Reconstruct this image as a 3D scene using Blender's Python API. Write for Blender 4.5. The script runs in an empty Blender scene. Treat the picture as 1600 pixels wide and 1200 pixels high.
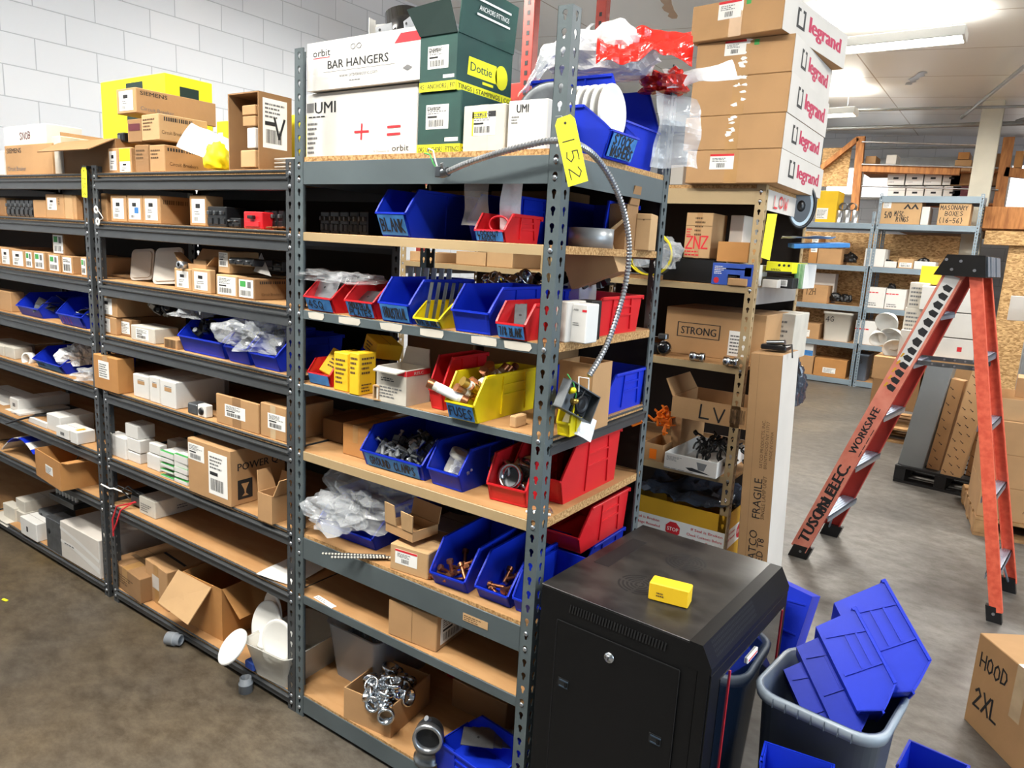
import bpy, bmesh, math, random
from mathutils import Matrix, Vector
from math import pi, sin, cos, radians

# ------------------------------------------------------------------ camera
F = 1130.795                      # focal length in pixels of the 1600x1200 frame
CAM = Vector((1.81470, -1.44994, 1.61134))
ROT = ((0.81814634, 0.57243729, 0.05433346),
       (-0.15126573, 0.12310055, 0.98079811),
       (-0.55475693, 0.81065517, -0.18730441))   # right, up, forward
SC = bpy.context.scene
COL = SC.collection
cd = bpy.data.cameras.new('camera')
cd.sensor_fit = 'HORIZONTAL'; cd.sensor_width = 36.0; cd.lens = F / 1600 * 36.0
cd.clip_start = 0.02; cd.clip_end = 200
cam = bpy.data.objects.new('camera', cd); COL.objects.link(cam)
r_, u_, f_ = [Vector(v) for v in ROT]
m4 = Matrix(((r_.x, u_.x, -f_.x, CAM.x), (r_.y, u_.y, -f_.y, CAM.y), (r_.z, u_.z, -f_.z, CAM.z), (0, 0, 0, 1)))
cam.matrix_world = m4
SC.camera = cam

# ------------------------------------------------------------------ world, exposure, large lights
w = bpy.data.worlds.new('world'); SC.world = w; w.use_nodes = True
bg = w.node_tree.nodes['Background']
bg.inputs[0].default_value = (0.74, 0.86, 1.0, 1); bg.inputs[1].default_value = 0.24
SC.view_settings.view_transform = 'Standard'
SC.view_settings.look = 'None'
SC.view_settings.gamma = 1
SC.view_settings.exposure = 0.08
SC.view_settings.use_curve_mapping = False

CEIL = 3.8; WALLX = -3.9; ENDY = 13.0
def tube_light(x, y, z, power, lx=1.2, ly=0.25, color=(1.0, 0.965, 0.9), rot=(0, 0, 0)):
    l = bpy.data.lights.new('area_light', 'AREA'); l.shape = 'RECTANGLE'
    l.size = lx; l.size_y = ly; l.energy = power; l.color = color
    o = bpy.data.objects.new('area_light', l); COL.objects.link(o)
    o.location = (x, y, z); o.rotation_euler = rot
    return o
# (x, y, power) of the fluorescent fixtures hung under the ceiling
FIX = [(-1.3, -1.1, 105), (0.9, -1.5, 115), (3.2, 0.9, 70), (0.50, 6.05, 150), (-1.9, 2.6, 60), (2.6, 7.9, 90), (-0.9, 9.2, 70), (3.0, 4.2, 90)]
DROP = 0.30
for x, y, p in FIX:      # each fixture throws light down; an upward lamp is added to brighten the ceiling
    tube_light(x, y, CEIL - DROP - 0.03, p)
    tube_light(x, y, CEIL - DROP + 0.17, p * .6, rot=(math.pi, 0, 0))
# daylight from the open loading door on the right
tube_light(6.3, 0.2, 2.2, 230, 3.4, 3.2, (0.72, 0.86, 1.0), (radians(90), 0, radians(88)))

# ------------------------------------------------------------------ pixel -> place (rays of the fitted camera)
def ray(px, py):
    a = (px - 800) / F; b = (600 - py) / F
    return Vector([a * ROT[0][i] + b * ROT[1][i] + ROT[2][i] for i in range(3)])
def on(px, py, ax, v):
    d = ray(px, py); i = 'xyz'.index(ax)
    return CAM + d * ((v - CAM[i]) / d[i])
def pr(X):
    d = Vector(X) - CAM
    zz = d.dot(f_)
    return 800 + F * d.dot(r_) / zz, 600 - F * d.dot(u_) / zz
def solve(px, py, X, ax):
    """the coordinate ax of the point X (others given) that lands on column px (or row py)"""
    i = 'xyz'.index(ax)
    k = (px - 800) / F if px is not None else (600 - py) / F
    row = r_ if px is not None else u_
    n = row - f_ * k                       # plane through the camera: n.(X-CAM)=0
    s = sum(n[j] * (X[j] - CAM[j]) for j in range(3) if j != i)
    return CAM[i] - s / n[i]

# ------------------------------------------------------------------ materials
def s2l(c):
    return c / 12.92 if c <= 0.04045 else ((c + 0.055) / 1.055) ** 2.4
def hexc(h):
    h = h.lstrip('#'); return tuple(s2l(int(h[i:i + 2], 16) / 255) for i in (0, 2, 4)) + (1,)
MATS = {}
def mat(name, col, rough=0.5, metal=0.0, noise=0.0, nscale=8.0, col2=None, bump=0.0, bscale=40.0, alpha=1.0, emit=0.0, coat=0.0, spec=0.5, detail=4, stretch=None, trans=0.0):
    if name in MATS: return MATS[name]
    m = bpy.data.materials.new(name); m.use_nodes = True
    nt = m.node_tree; b = nt.nodes['Principled BSDF']
    c = hexc(col) if isinstance(col, str) else tuple(col) + (1,)
    b.inputs['Base Color'].default_value = c
    b.inputs['Roughness'].default_value = rough
    b.inputs['Metallic'].default_value = metal
    b.inputs['Alpha'].default_value = alpha
    b.inputs['Specular IOR Level'].default_value = spec
    if trans: b.inputs['Transmission Weight'].default_value = trans
    if coat: b.inputs['Coat Weight'].default_value = coat
    if emit:
        b.inputs['Emission Color'].default_value = c; b.inputs['Emission Strength'].default_value = emit
    if noise or bump:
        tc = nt.nodes.new('ShaderNodeTexCoord'); mp = nt.nodes.new('ShaderNodeMapping')
        if stretch: mp.inputs['Scale'].default_value = stretch
        nt.links.new(tc.outputs['Object'], mp.inputs['Vector'])
    if noise:
        n = nt.nodes.new('ShaderNodeTexNoise'); n.inputs['Scale'].default_value = nscale; n.inputs['Detail'].default_value = detail
        nt.links.new(mp.outputs['Vector'], n.inputs['Vector'])
        cr = nt.nodes.new('ShaderNodeValToRGB')
        c2 = hexc(col2) if col2 else tuple(v * (1 - noise) for v in c[:3]) + (1,)
        cr.color_ramp.elements[0].position = 0.35; cr.color_ramp.elements[0].color = c2
        cr.color_ramp.elements[1].position = 0.65; cr.color_ramp.elements[1].color = c
        nt.links.new(n.outputs['Fac'], cr.inputs['Fac']); nt.links.new(cr.outputs['Color'], b.inputs['Base Color'])
    if bump:
        n2 = nt.nodes.new('ShaderNodeTexNoise'); n2.inputs['Scale'].default_value = bscale; n2.inputs['Detail'].default_value = 3
        nt.links.new(mp.outputs['Vector'], n2.inputs['Vector'])
        bp = nt.nodes.new('ShaderNodeBump'); bp.inputs['Strength'].default_value = bump; bp.inputs['Distance'].default_value = 0.01
        nt.links.new(n2.outputs['Fac'], bp.inputs['Height']); nt.links.new(bp.outputs['Normal'], b.inputs['Normal'])
    MATS[name] = m
    return m
mat('rack_grey', '#5b6669', 0.42, 0.15, 0.25, 3.0, bump=0.02, bscale=120)
mat('rack_dark', '#45484a', 0.4, 0.15, 0.2, 3.0)
mat('rack_black', '#232526', 0.45, 0.1)
mat('rack_tan', '#b39b74', 0.45, 0.05, 0.12, 3.0)
mat('rack_blue', '#8797a2', 0.4, 0.2, 0.15, 3.0)
mat('particle', '#c79f6b', 0.85, 0, 0.35, 160.0, '#8f6637', 0.25, 200, detail=2)
mat('shelf_board', '#b58b5c', 0.8, 0, 0.22, 6.0, '#a97c4c', stretch=(1, 4, 1))
mat('zinc', '#b9bcc0', 0.3, 0.9, 0.2, 20.0)
mat('steel', '#8f9498', 0.32, 0.95, 0.35, 12.0)
mat('chrome', '#d2d6da', 0.18, 1.0)
mat('dull_steel', '#6f7376', 0.5, 0.8, 0.3, 25.0)
mat('copper', '#b87b57', 0.35, 0.9, 0.3, 30)
mat('brass', '#c9a552', 0.35, 0.9, 0.2, 30)
mat('blue', '#1230be', 0.42, 0, 0.08, 5.0, spec=0.3)
mat('red', '#cf1e26', 0.36, 0, 0.1, 5.0)
mat('yellow', '#ecd614', 0.38, 0, 0.08, 5.0)
mat('card', '#b78e61', 0.82, 0, 0.13, 5.0, bump=0.05, bscale=60)
mat('card_light', '#c29d70', 0.82, 0, 0.12, 5.0, bump=0.05, bscale=60)
mat('card_dark', '#957049', 0.85, 0, 0.16, 5.0, bump=0.06, bscale=60)
mat('card_orange', '#b98349', 0.82, 0, 0.14, 5.0, bump=0.05, bscale=60)
mat('card_grey', '#cdc6bd', 0.8, 0, 0.08, 5.0)
mat('card_cut', '#d8b88a', 0.9)
mat('white_card', '#dcdad5', 0.7, 0, 0.06, 6.0, bump=0.03)
mat('white_dirty', '#cdc7ba', 0.75, 0, 0.14, 9.0, bump=0.08)
mat('green_card', '#1d4a42', 0.7, 0, 0.18, 5.0, '#173a36')
mat('green_dark', '#17302c', 0.75, 0, 0.12, 5.0)
mat('yellow_card', '#f2ee1e', 0.65, 0, 0.06, 5.0)
mat('amber_card', '#eec21c', 0.65, 0, 0.1, 6.0)
mat('gold_card', '#d7a321', 0.7, 0, 0.1, 6.0)
mat('paper', '#f2f1ec', 0.8)
mat('ink', '#1c1c1e', 0.7)
mat('ink_grey', '#6b6b6b', 0.7)
mat('ink_brown', '#5b4327', 0.8)
mat('ink_red', '#d0202c', 0.7)
mat('legrand_red', '#b01b47', 0.7)
mat('ink_green', '#3f9b4c', 0.7)
mat('ink_blue', '#2b4ea8', 0.7)
mat('painter_tape', '#3f83c6', 0.75, 0, 0.2, 25, '#2f6cab')
mat('tape', '#b58a55', 0.3, 0, 0.15, 10, coat=0.3)
mat('clear_tape', '#c9b08c', 0.22, 0, 0.2, 12)
mat('tag_yellow', '#f4f02a', 0.6, 0, 0.06, 8)
mat('black_plastic', '#17181a', 0.35, 0, 0.2, 10)
mat('black_matte', '#121315', 0.6)
mat('black_gloss', '#0d0e10', 0.12, coat=0.6)
mat('cab_black', '#0e0e0f', 0.5, 0.0, 0.1, 8, bump=0.02, bscale=300, spec=0.22)
mat('cab_top', '#18181a', 0.3, 0, 0.8, 7.0, '#383634', detail=8, stretch=(1, 1.8, 1), spec=0.3)
mat('cab_blueish', '#3b4b5b', 0.3, 0.3)
mat('grey_plastic', '#8e949a', 0.45, 0, 0.1, 6)
mat('bin_grey', '#56606d', 0.42, 0, 0.12, 4)
mat('white_plastic', '#e9e8e2', 0.35)
mat('ivory', '#dcd8c9', 0.45)
mat('orange_plastic', '#f07818', 0.4)
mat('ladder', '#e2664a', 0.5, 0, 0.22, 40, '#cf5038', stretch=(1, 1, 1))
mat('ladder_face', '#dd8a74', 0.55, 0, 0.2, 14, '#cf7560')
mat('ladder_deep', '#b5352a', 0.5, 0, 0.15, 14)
mat('alu', '#b9c9dc', 0.35, 0.85, 0.1, 20)
mat('rack_red', '#a8362b', 0.5, 0.1, 0.2, 8)
mat('wood', '#b57a45', 0.8, 0, 0.35, 9, '#8e5a2f', stretch=(4, 4, 0.6))
mat('pallet_wood', '#b88f5f', 0.85, 0, 0.3, 9, '#8c673f')
mat('beige_paint', '#cfcab8', 0.5, 0, 0.12, 3)
mat('door_grey', '#7c8183', 0.45, 0.1, 0.08, 4)
mat('maroon', '#5a1f28', 0.6)
mat('duct', '#a2a6a8', 0.35, 0.4, 0.15, 8)
mat('glass_wall', '#ffffff', 0.5, emit=2.2)
mat('lamp', '#fffdf4', 0.5, emit=9.0)
mat('clear_lid', '#e6e4de', 0.25, alpha=0.55)
mat('tote', '#d9d5ca', 0.3, alpha=0.9)
def bag_mat(name, col, a):
    m = mat(name, col, 0.16, alpha=a, bump=0.7, bscale=22, spec=0.9)
    return m
bag_mat('bag', '#dfe3e6', 0.30); bag_mat('bag_white', '#f4f4f4', 0.86); bag_mat('bag_red', '#dd2a1e', 0.93); bag_mat('bag_dark', '#3b4350', 0.85)

def brick_mat():
    m = bpy.data.materials.new('block_wall'); m.use_nodes = True; nt = m.node_tree; b = nt.nodes['Principled BSDF']
    tc = nt.nodes.new('ShaderNodeTexCoord'); mp = nt.nodes.new('ShaderNodeMapping')
    sep = nt.nodes.new('ShaderNodeSeparateXYZ'); cmb = nt.nodes.new('ShaderNodeCombineXYZ')
    add = nt.nodes.new('ShaderNodeMath'); add.operation = 'ADD'
    nt.links.new(tc.outputs['Object'], sep.inputs[0])
    nt.links.new(sep.outputs['X'], add.inputs[0]); nt.links.new(sep.outputs['Y'], add.inputs[1])
    nt.links.new(add.outputs[0], cmb.inputs['X']); nt.links.new(sep.outputs['Z'], cmb.inputs['Y'])
    nt.links.new(cmb.outputs[0], mp.inputs[0])
    mp.inputs['Location'].default_value = (0.10, 0.03, 0)
    br = nt.nodes.new('ShaderNodeTexBrick')
    br.inputs['Scale'].default_value = 1.0; br.inputs['Brick Width'].default_value = 0.406; br.inputs['Row Height'].default_value = 0.203
    br.inputs['Mortar Size'].default_value = 0.004; br.inputs['Mortar Smooth'].default_value = 0.3
    br.inputs['Color1'].default_value = hexc('#dfe3e8'); br.inputs['Color2'].default_value = hexc('#d8dde3'); br.inputs['Mortar'].default_value = hexc('#b4bac1')
    nt.links.new(mp.outputs[0], br.inputs['Vector']); nt.links.new(br.outputs['Color'], b.inputs['Base Color'])
    bp = nt.nodes.new('ShaderNodeBump'); bp.inputs['Strength'].default_value = 0.5; bp.inputs['Distance'].default_value = 0.005; bp.invert = True
    nt.links.new(br.outputs['Fac'], bp.inputs['Height']); nt.links.new(bp.outputs['Normal'], b.inputs['Normal'])
    b.inputs['Roughness'].default_value = 0.55
    MATS['block_wall'] = m
brick_mat()
def floor_mat():
    m = bpy.data.materials.new('concrete_floor'); m.use_nodes = True; nt = m.node_tree; b = nt.nodes['Principled BSDF']
    tc = nt.nodes.new('ShaderNodeTexCoord')
    n1 = nt.nodes.new('ShaderNodeTexNoise'); n1.inputs['Scale'].default_value = 1.3; n1.inputs['Detail'].default_value = 5
    n2 = nt.nodes.new('ShaderNodeTexNoise'); n2.inputs['Scale'].default_value = 11; n2.inputs['Detail'].default_value = 9; n2.inputs['Roughness'].default_value = 0.75
    mp = nt.nodes.new('ShaderNodeMapping'); mp.inputs['Scale'].default_value = (0.9, 1.4, 1); mp.inputs['Rotation'].default_value = (0, 0, 0.5)
    nt.links.new(tc.outputs['Object'], mp.inputs[0])
    nt.links.new(tc.outputs['Object'], n1.inputs['Vector']); nt.links.new(mp.outputs[0], n2.inputs['Vector'])
    cr = nt.nodes.new('ShaderNodeValToRGB'); cr.color_ramp.elements[0].position = 0.35; cr.color_ramp.elements[0].color = hexc('#5f5c58')
    cr.color_ramp.elements[1].position = 0.7; cr.color_ramp.elements[1].color = hexc('#7a766f')
    cr2 = nt.nodes.new('ShaderNodeValToRGB'); cr2.color_ramp.elements[0].position = 0.38; cr2.color_ramp.elements[0].color = hexc('#80725a')
    cr2.color_ramp.elements[1].position = 0.62; cr2.color_ramp.elements[1].color = hexc('#ffffff')
    mx = nt.nodes.new('ShaderNodeMix'); mx.data_type = 'RGBA'; mx.blend_type = 'MULTIPLY'; mx.inputs['Factor'].default_value = 0.62
    nt.links.new(n1.outputs['Fac'], cr.inputs[0]); nt.links.new(n2.outputs['Fac'], cr2.inputs[0])
    nt.links.new(cr.outputs[0], mx.inputs[6]); nt.links.new(cr2.outputs[0], mx.inputs[7])
    # the slab turns mottled yellow towards low x
    sp = nt.nodes.new('ShaderNodeSeparateXYZ'); nt.links.new(tc.outputs['Object'], sp.inputs[0])
    mr = nt.nodes.new('ShaderNodeMapRange'); mr.inputs[1].default_value = 1.2; mr.inputs[2].default_value = -0.6; mr.inputs[3].default_value = 0.0; mr.inputs[4].default_value = 1.4
    nt.links.new(sp.outputs['X'], mr.inputs[0])
    mul = nt.nodes.new('ShaderNodeMath'); mul.operation = 'MULTIPLY'; nt.links.new(mr.outputs[0], mul.inputs[0]); nt.links.new(n1.outputs['Fac'], mul.inputs[1])
    mx2 = nt.nodes.new('ShaderNodeMix'); mx2.data_type = 'RGBA'; mx2.blend_type = 'MULTIPLY'
    nt.links.new(mul.outputs[0], mx2.inputs[0]); nt.links.new(mx.outputs[2], mx2.inputs[6]); mx2.inputs[7].default_value = hexc('#cdae74')
    nt.links.new(mx2.outputs[2], b.inputs['Base Color'])
    rr = nt.nodes.new('ShaderNodeMapRange'); rr.inputs[3].default_value = 0.28; rr.inputs[4].default_value = 0.6
    nt.links.new(n1.outputs['Fac'], rr.inputs[0]); nt.links.new(rr.outputs[0], b.inputs['Roughness'])
    bp = nt.nodes.new('ShaderNodeBump'); bp.inputs['Strength'].default_value = 0.12; bp.inputs['Distance'].default_value = 0.004
    nt.links.new(n2.outputs['Fac'], bp.inputs['Height']); nt.links.new(bp.outputs['Normal'], b.inputs['Normal'])
    MATS['concrete_floor'] = m
floor_mat()
def ceil_mat():
    m = bpy.data.materials.new('foil_ceiling'); m.use_nodes = True; nt = m.node_tree; b = nt.nodes['Principled BSDF']
    tc = nt.nodes.new('ShaderNodeTexCoord')
    br = nt.nodes.new('ShaderNodeTexBrick'); br.offset = 0.0
    br.inputs['Scale'].default_value = 1.0; br.inputs['Brick Width'].default_value = 2.44; br.inputs['Row Height'].default_value = 1.22
    br.inputs['Mortar Size'].default_value = 0.008
    br.inputs['Color1'].default_value = hexc('#efefec'); br.inputs['Color2'].default_value = hexc('#e6e6e3'); br.inputs['Mortar'].default_value = hexc('#a99c8c')
    nt.links.new(tc.outputs['Object'], br.inputs['Vector']); nt.links.new(br.outputs['Color'], b.inputs['Base Color'])
    b.inputs['Metallic'].default_value = 0.35; b.inputs['Roughness'].default_value = 0.42
    MATS['foil_ceiling'] = m
ceil_mat()
def osb_mat():
    m = bpy.data.materials.new('osb'); m.use_nodes = True; nt = m.node_tree; b = nt.nodes['Principled BSDF']
    tc = nt.nodes.new('ShaderNodeTexCoord'); v = nt.nodes.new('ShaderNodeTexVoronoi'); v.inputs['Scale'].default_value = 34
    mp = nt.nodes.new('ShaderNodeMapping'); mp.inputs['Scale'].default_value = (1, 1, 2.2); mp.inputs['Rotation'].default_value = (0.4, 0.5, 0)
    nt.links.new(tc.outputs['Object'], mp.inputs[0]); nt.links.new(mp.outputs[0], v.inputs['Vector'])
    cr = nt.nodes.new('ShaderNodeValToRGB'); cr.color_ramp.elements[0].color = hexc('#8f6a3d'); cr.color_ramp.elements[1].color = hexc('#d3ad78')
    sp = nt.nodes.new('ShaderNodeSeparateColor'); nt.links.new(v.outputs['Color'], sp.inputs[0])
    nt.links.new(sp.outputs[0], cr.inputs[0]); nt.links.new(cr.outputs[0], b.inputs['Base Color']); b.inputs['Roughness'].default_value = 0.8
    MATS['osb'] = m
osb_mat()

# ------------------------------------------------------------------ mesh builder
class MB:
    def __init__(s):
        s.v = []; s.f = []; s.m = []; s.sm = []; s.mats = []; s.X = Matrix()
    def mi(s, name):
        if name not in s.mats: s.mats.append(name)
        return s.mats.index(name)
    def add(s, vs, fs, m, smooth=False):
        o = len(s.v); s.v += [tuple(s.X @ Vector(p)) for p in vs]
        k = s.mi(m)
        for f in fs:
            s.f.append(tuple(i + o for i in f)); s.m.append(k); s.sm.append(smooth)
        return s
    def box(s, x0, x1, y0, y1, z0, z1, m, b=0.0):
        if b > 0:      # chamfered box
            b = min(b, (x1 - x0) * .45, (y1 - y0) * .45, (z1 - z0) * .45)
            vs = []; idx = {}
            for ix, X in enumerate((x0, x1)):
                for iy, Y in enumerate((y0, y1)):
                    for iz, Z in enumerate((z0, z1)):
                        sx = b if ix == 0 else -b; sy = b if iy == 0 else -b; sz = b if iz == 0 else -b
                        for a, p in enumerate(((X, Y + sy, Z + sz), (X + sx, Y, Z + sz), (X + sx, Y + sy, Z))):
                            idx[(ix, iy, iz, a)] = len(vs); vs.append(p)
            g = lambda *k: idx[k]
            fs = []
            for ix in (0, 1):
                q = [g(ix, 0, 0, 0), g(ix, 0, 1, 0), g(ix, 1, 1, 0), g(ix, 1, 0, 0)]; fs.append(q if ix == 0 else q[::-1])
                q = [g(0, ix, 0, 1), g(1, ix, 0, 1), g(1, ix, 1, 1), g(0, ix, 1, 1)]; fs.append(q if ix == 0 else q[::-1])
                q = [g(0, 0, ix, 2), g(0, 1, ix, 2), g(1, 1, ix, 2), g(1, 0, ix, 2)]; fs.append(q if ix == 0 else q[::-1])
            for i in (0, 1):
                for j in (0, 1):
                    fs.append([g(i, j, 0, 0), g(i, j, 1, 0), g(i, j, 1, 1), g(i, j, 0, 1)])
                    fs.append([g(i, 0, j, 0), g(i, 1, j, 0), g(i, 1, j, 2), g(i, 0, j, 2)])
                    fs.append([g(0, i, j, 1), g(1, i, j, 1), g(1, i, j, 2), g(0, i, j, 2)])
                    for k in (0, 1): fs.append([g(i, j, k, 0), g(i, j, k, 1), g(i, j, k, 2)])
            return s.add(vs, fs, m)
        return s.add([(x0, y0, z0), (x1, y0, z0), (x1, y1, z0), (x0, y1, z0), (x0, y0, z1), (x1, y0, z1), (x1, y1, z1), (x0, y1, z1)],
                     [(0, 3, 2, 1), (4, 5, 6, 7), (0, 1, 5, 4), (1, 2, 6, 5), (2, 3, 7, 6), (3, 0, 4, 7)], m)
    def prism(s, pts, d, m, closed=True):
        """polygon pts (3-D) extruded by vector d"""
        n = len(pts); d = Vector(d); P = [Vector(p) for p in pts]
        vs = [tuple(p) for p in P] + [tuple(p + d) for p in P]
        fs = [tuple(range(n))[::-1], tuple(range(n, 2 * n))] + [(i, (i + 1) % n, n + (i + 1) % n, n + i) for i in range(n)]
        return s.add(vs, fs, m)
    def slab(s, q, t, m):
        """quad/polygon with thickness t along its normal"""
        P = [Vector(p) for p in q]; n = (P[1] - P[0]).cross(P[2] - P[0]).normalized()
        return s.prism(q, n * t, m)
    def tube(s, path, r, n, m, smooth=True, caps=True):
        P = [Vector(p) for p in path]; R = r if isinstance(r, (list, tuple)) else [r] * len(P)
        vs = []; fs = []
        up = None
        for i, p in enumerate(P):
            t = (P[min(i + 1, len(P) - 1)] - P[max(i - 1, 0)])
            if t.length < 1e-9: t = Vector((0, 0, 1))
            t.normalize()
            if up is None:
                up = Vector((0, 0, 1)) if abs(t.z) < 0.9 else Vector((1, 0, 0))
            a = (up - t * up.dot(t)); a.normalize(); up = a; b = t.cross(a)
            for k in range(n):
                an = 2 * pi * k / n
                vs.append(tuple(p + a * (R[i] * cos(an)) + b * (R[i] * sin(an))))
        for i in range(len(P) - 1):
            for k in range(n):
                fs.append((i * n + k, i * n + (k + 1) % n, (i + 1) * n + (k + 1) % n, (i + 1) * n + k))
        s.add(vs, fs, m, smooth)
        if caps:
            L = (len(P) - 1) * n
            s.add(vs[:n], [tuple(range(n))[::-1]], m); s.add(vs[L:L + n], [tuple(range(n))], m)
        return s
    def cyl(s, p0, p1, r0, m, r1=None, n=16, smooth=True):
        return s.tube([p0, p1], [r0, r0 if r1 is None else r1], n, m, smooth)
    def lathe(s, prof, p0, ax, m, n=24, smooth=True):
        """profile [(r,h)] spun about the axis ax through p0"""
        ax = Vector(ax).normalized(); q = Vector((0, 0, 1)) if abs(ax.z) < 0.9 else Vector((1, 0, 0))
        a = q.cross(ax).normalized(); b = ax.cross(a); p0 = Vector(p0); vs = []; fs = []
        for r, h in prof:
            for k in range(n):
                an = 2 * pi * k / n; vs.append(tuple(p0 + ax * h + a * (r * cos(an)) + b * (r * sin(an))))
        for i in range(len(prof) - 1):
            for k in range(n):
                fs.append((i * n + k, i * n + (k + 1) % n, (i + 1) * n + (k + 1) % n, (i + 1) * n + k))
        return s.add(vs, fs, m, smooth)
    def ball(s, c, r, m, n=12, sc=(1, 1, 1)):
        vs = []; fs = []
        for i in range(n // 2 + 1):
            th = pi * i / (n // 2)
            for k in range(n):
                an = 2 * pi * k / n; vs.append((c[0] + r * sc[0] * sin(th) * cos(an), c[1] + r * sc[1] * sin(th) * sin(an), c[2] + r * sc[2] * cos(th)))
        for i in range(n // 2):
            for k in range(n): fs.append((i * n + k, (i + 1) * n + k, (i + 1) * n + (k + 1) % n, i * n + (k + 1) % n))
        return s.add(vs, fs, m, True)
    def build(s, name, parent=None, loc=None, rz=0.0, rot=None, bevel=0.0):
        me = bpy.data.meshes.new(name); me.from_pydata(s.v, [], s.f)
        for k in s.mats: me.materials.append(MATS[k])
        me.polygons.foreach_set('material_index', s.m); me.polygons.foreach_set('use_smooth', s.sm)
        me.update()
        o = bpy.data.objects.new(name, me); COL.objects.link(o)
        if parent: o.parent = parent
        if loc is not None: o.location = loc
        o.rotation_euler = rot if rot else (0, 0, rz)
        return o
def tag(o, label, cat, group=None, kind=None):
    if label: o['label'] = label
    if cat: o['category'] = cat
    if group: o['group'] = group
    if kind: o['kind'] = kind
    return o
def thing(name, label, cat, loc=(0, 0, 0), rz=0.0, group=None, rot=None):
    o = bpy.data.objects.new(name, None); COL.objects.link(o); o.empty_display_size = 0.05
    o.location = loc; o.rotation_euler = rot if rot else (0, 0, rz)
    return tag(o, label, cat, group)
def dup(o, parent=None, **kw):
    c = o.copy(); COL.objects.link(c); c.parent = parent
    for ch in o.children: dup(ch, c)
    for k, v in kw.items():
        if k in ('label', 'group'): c[k] = v
    return c

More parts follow.
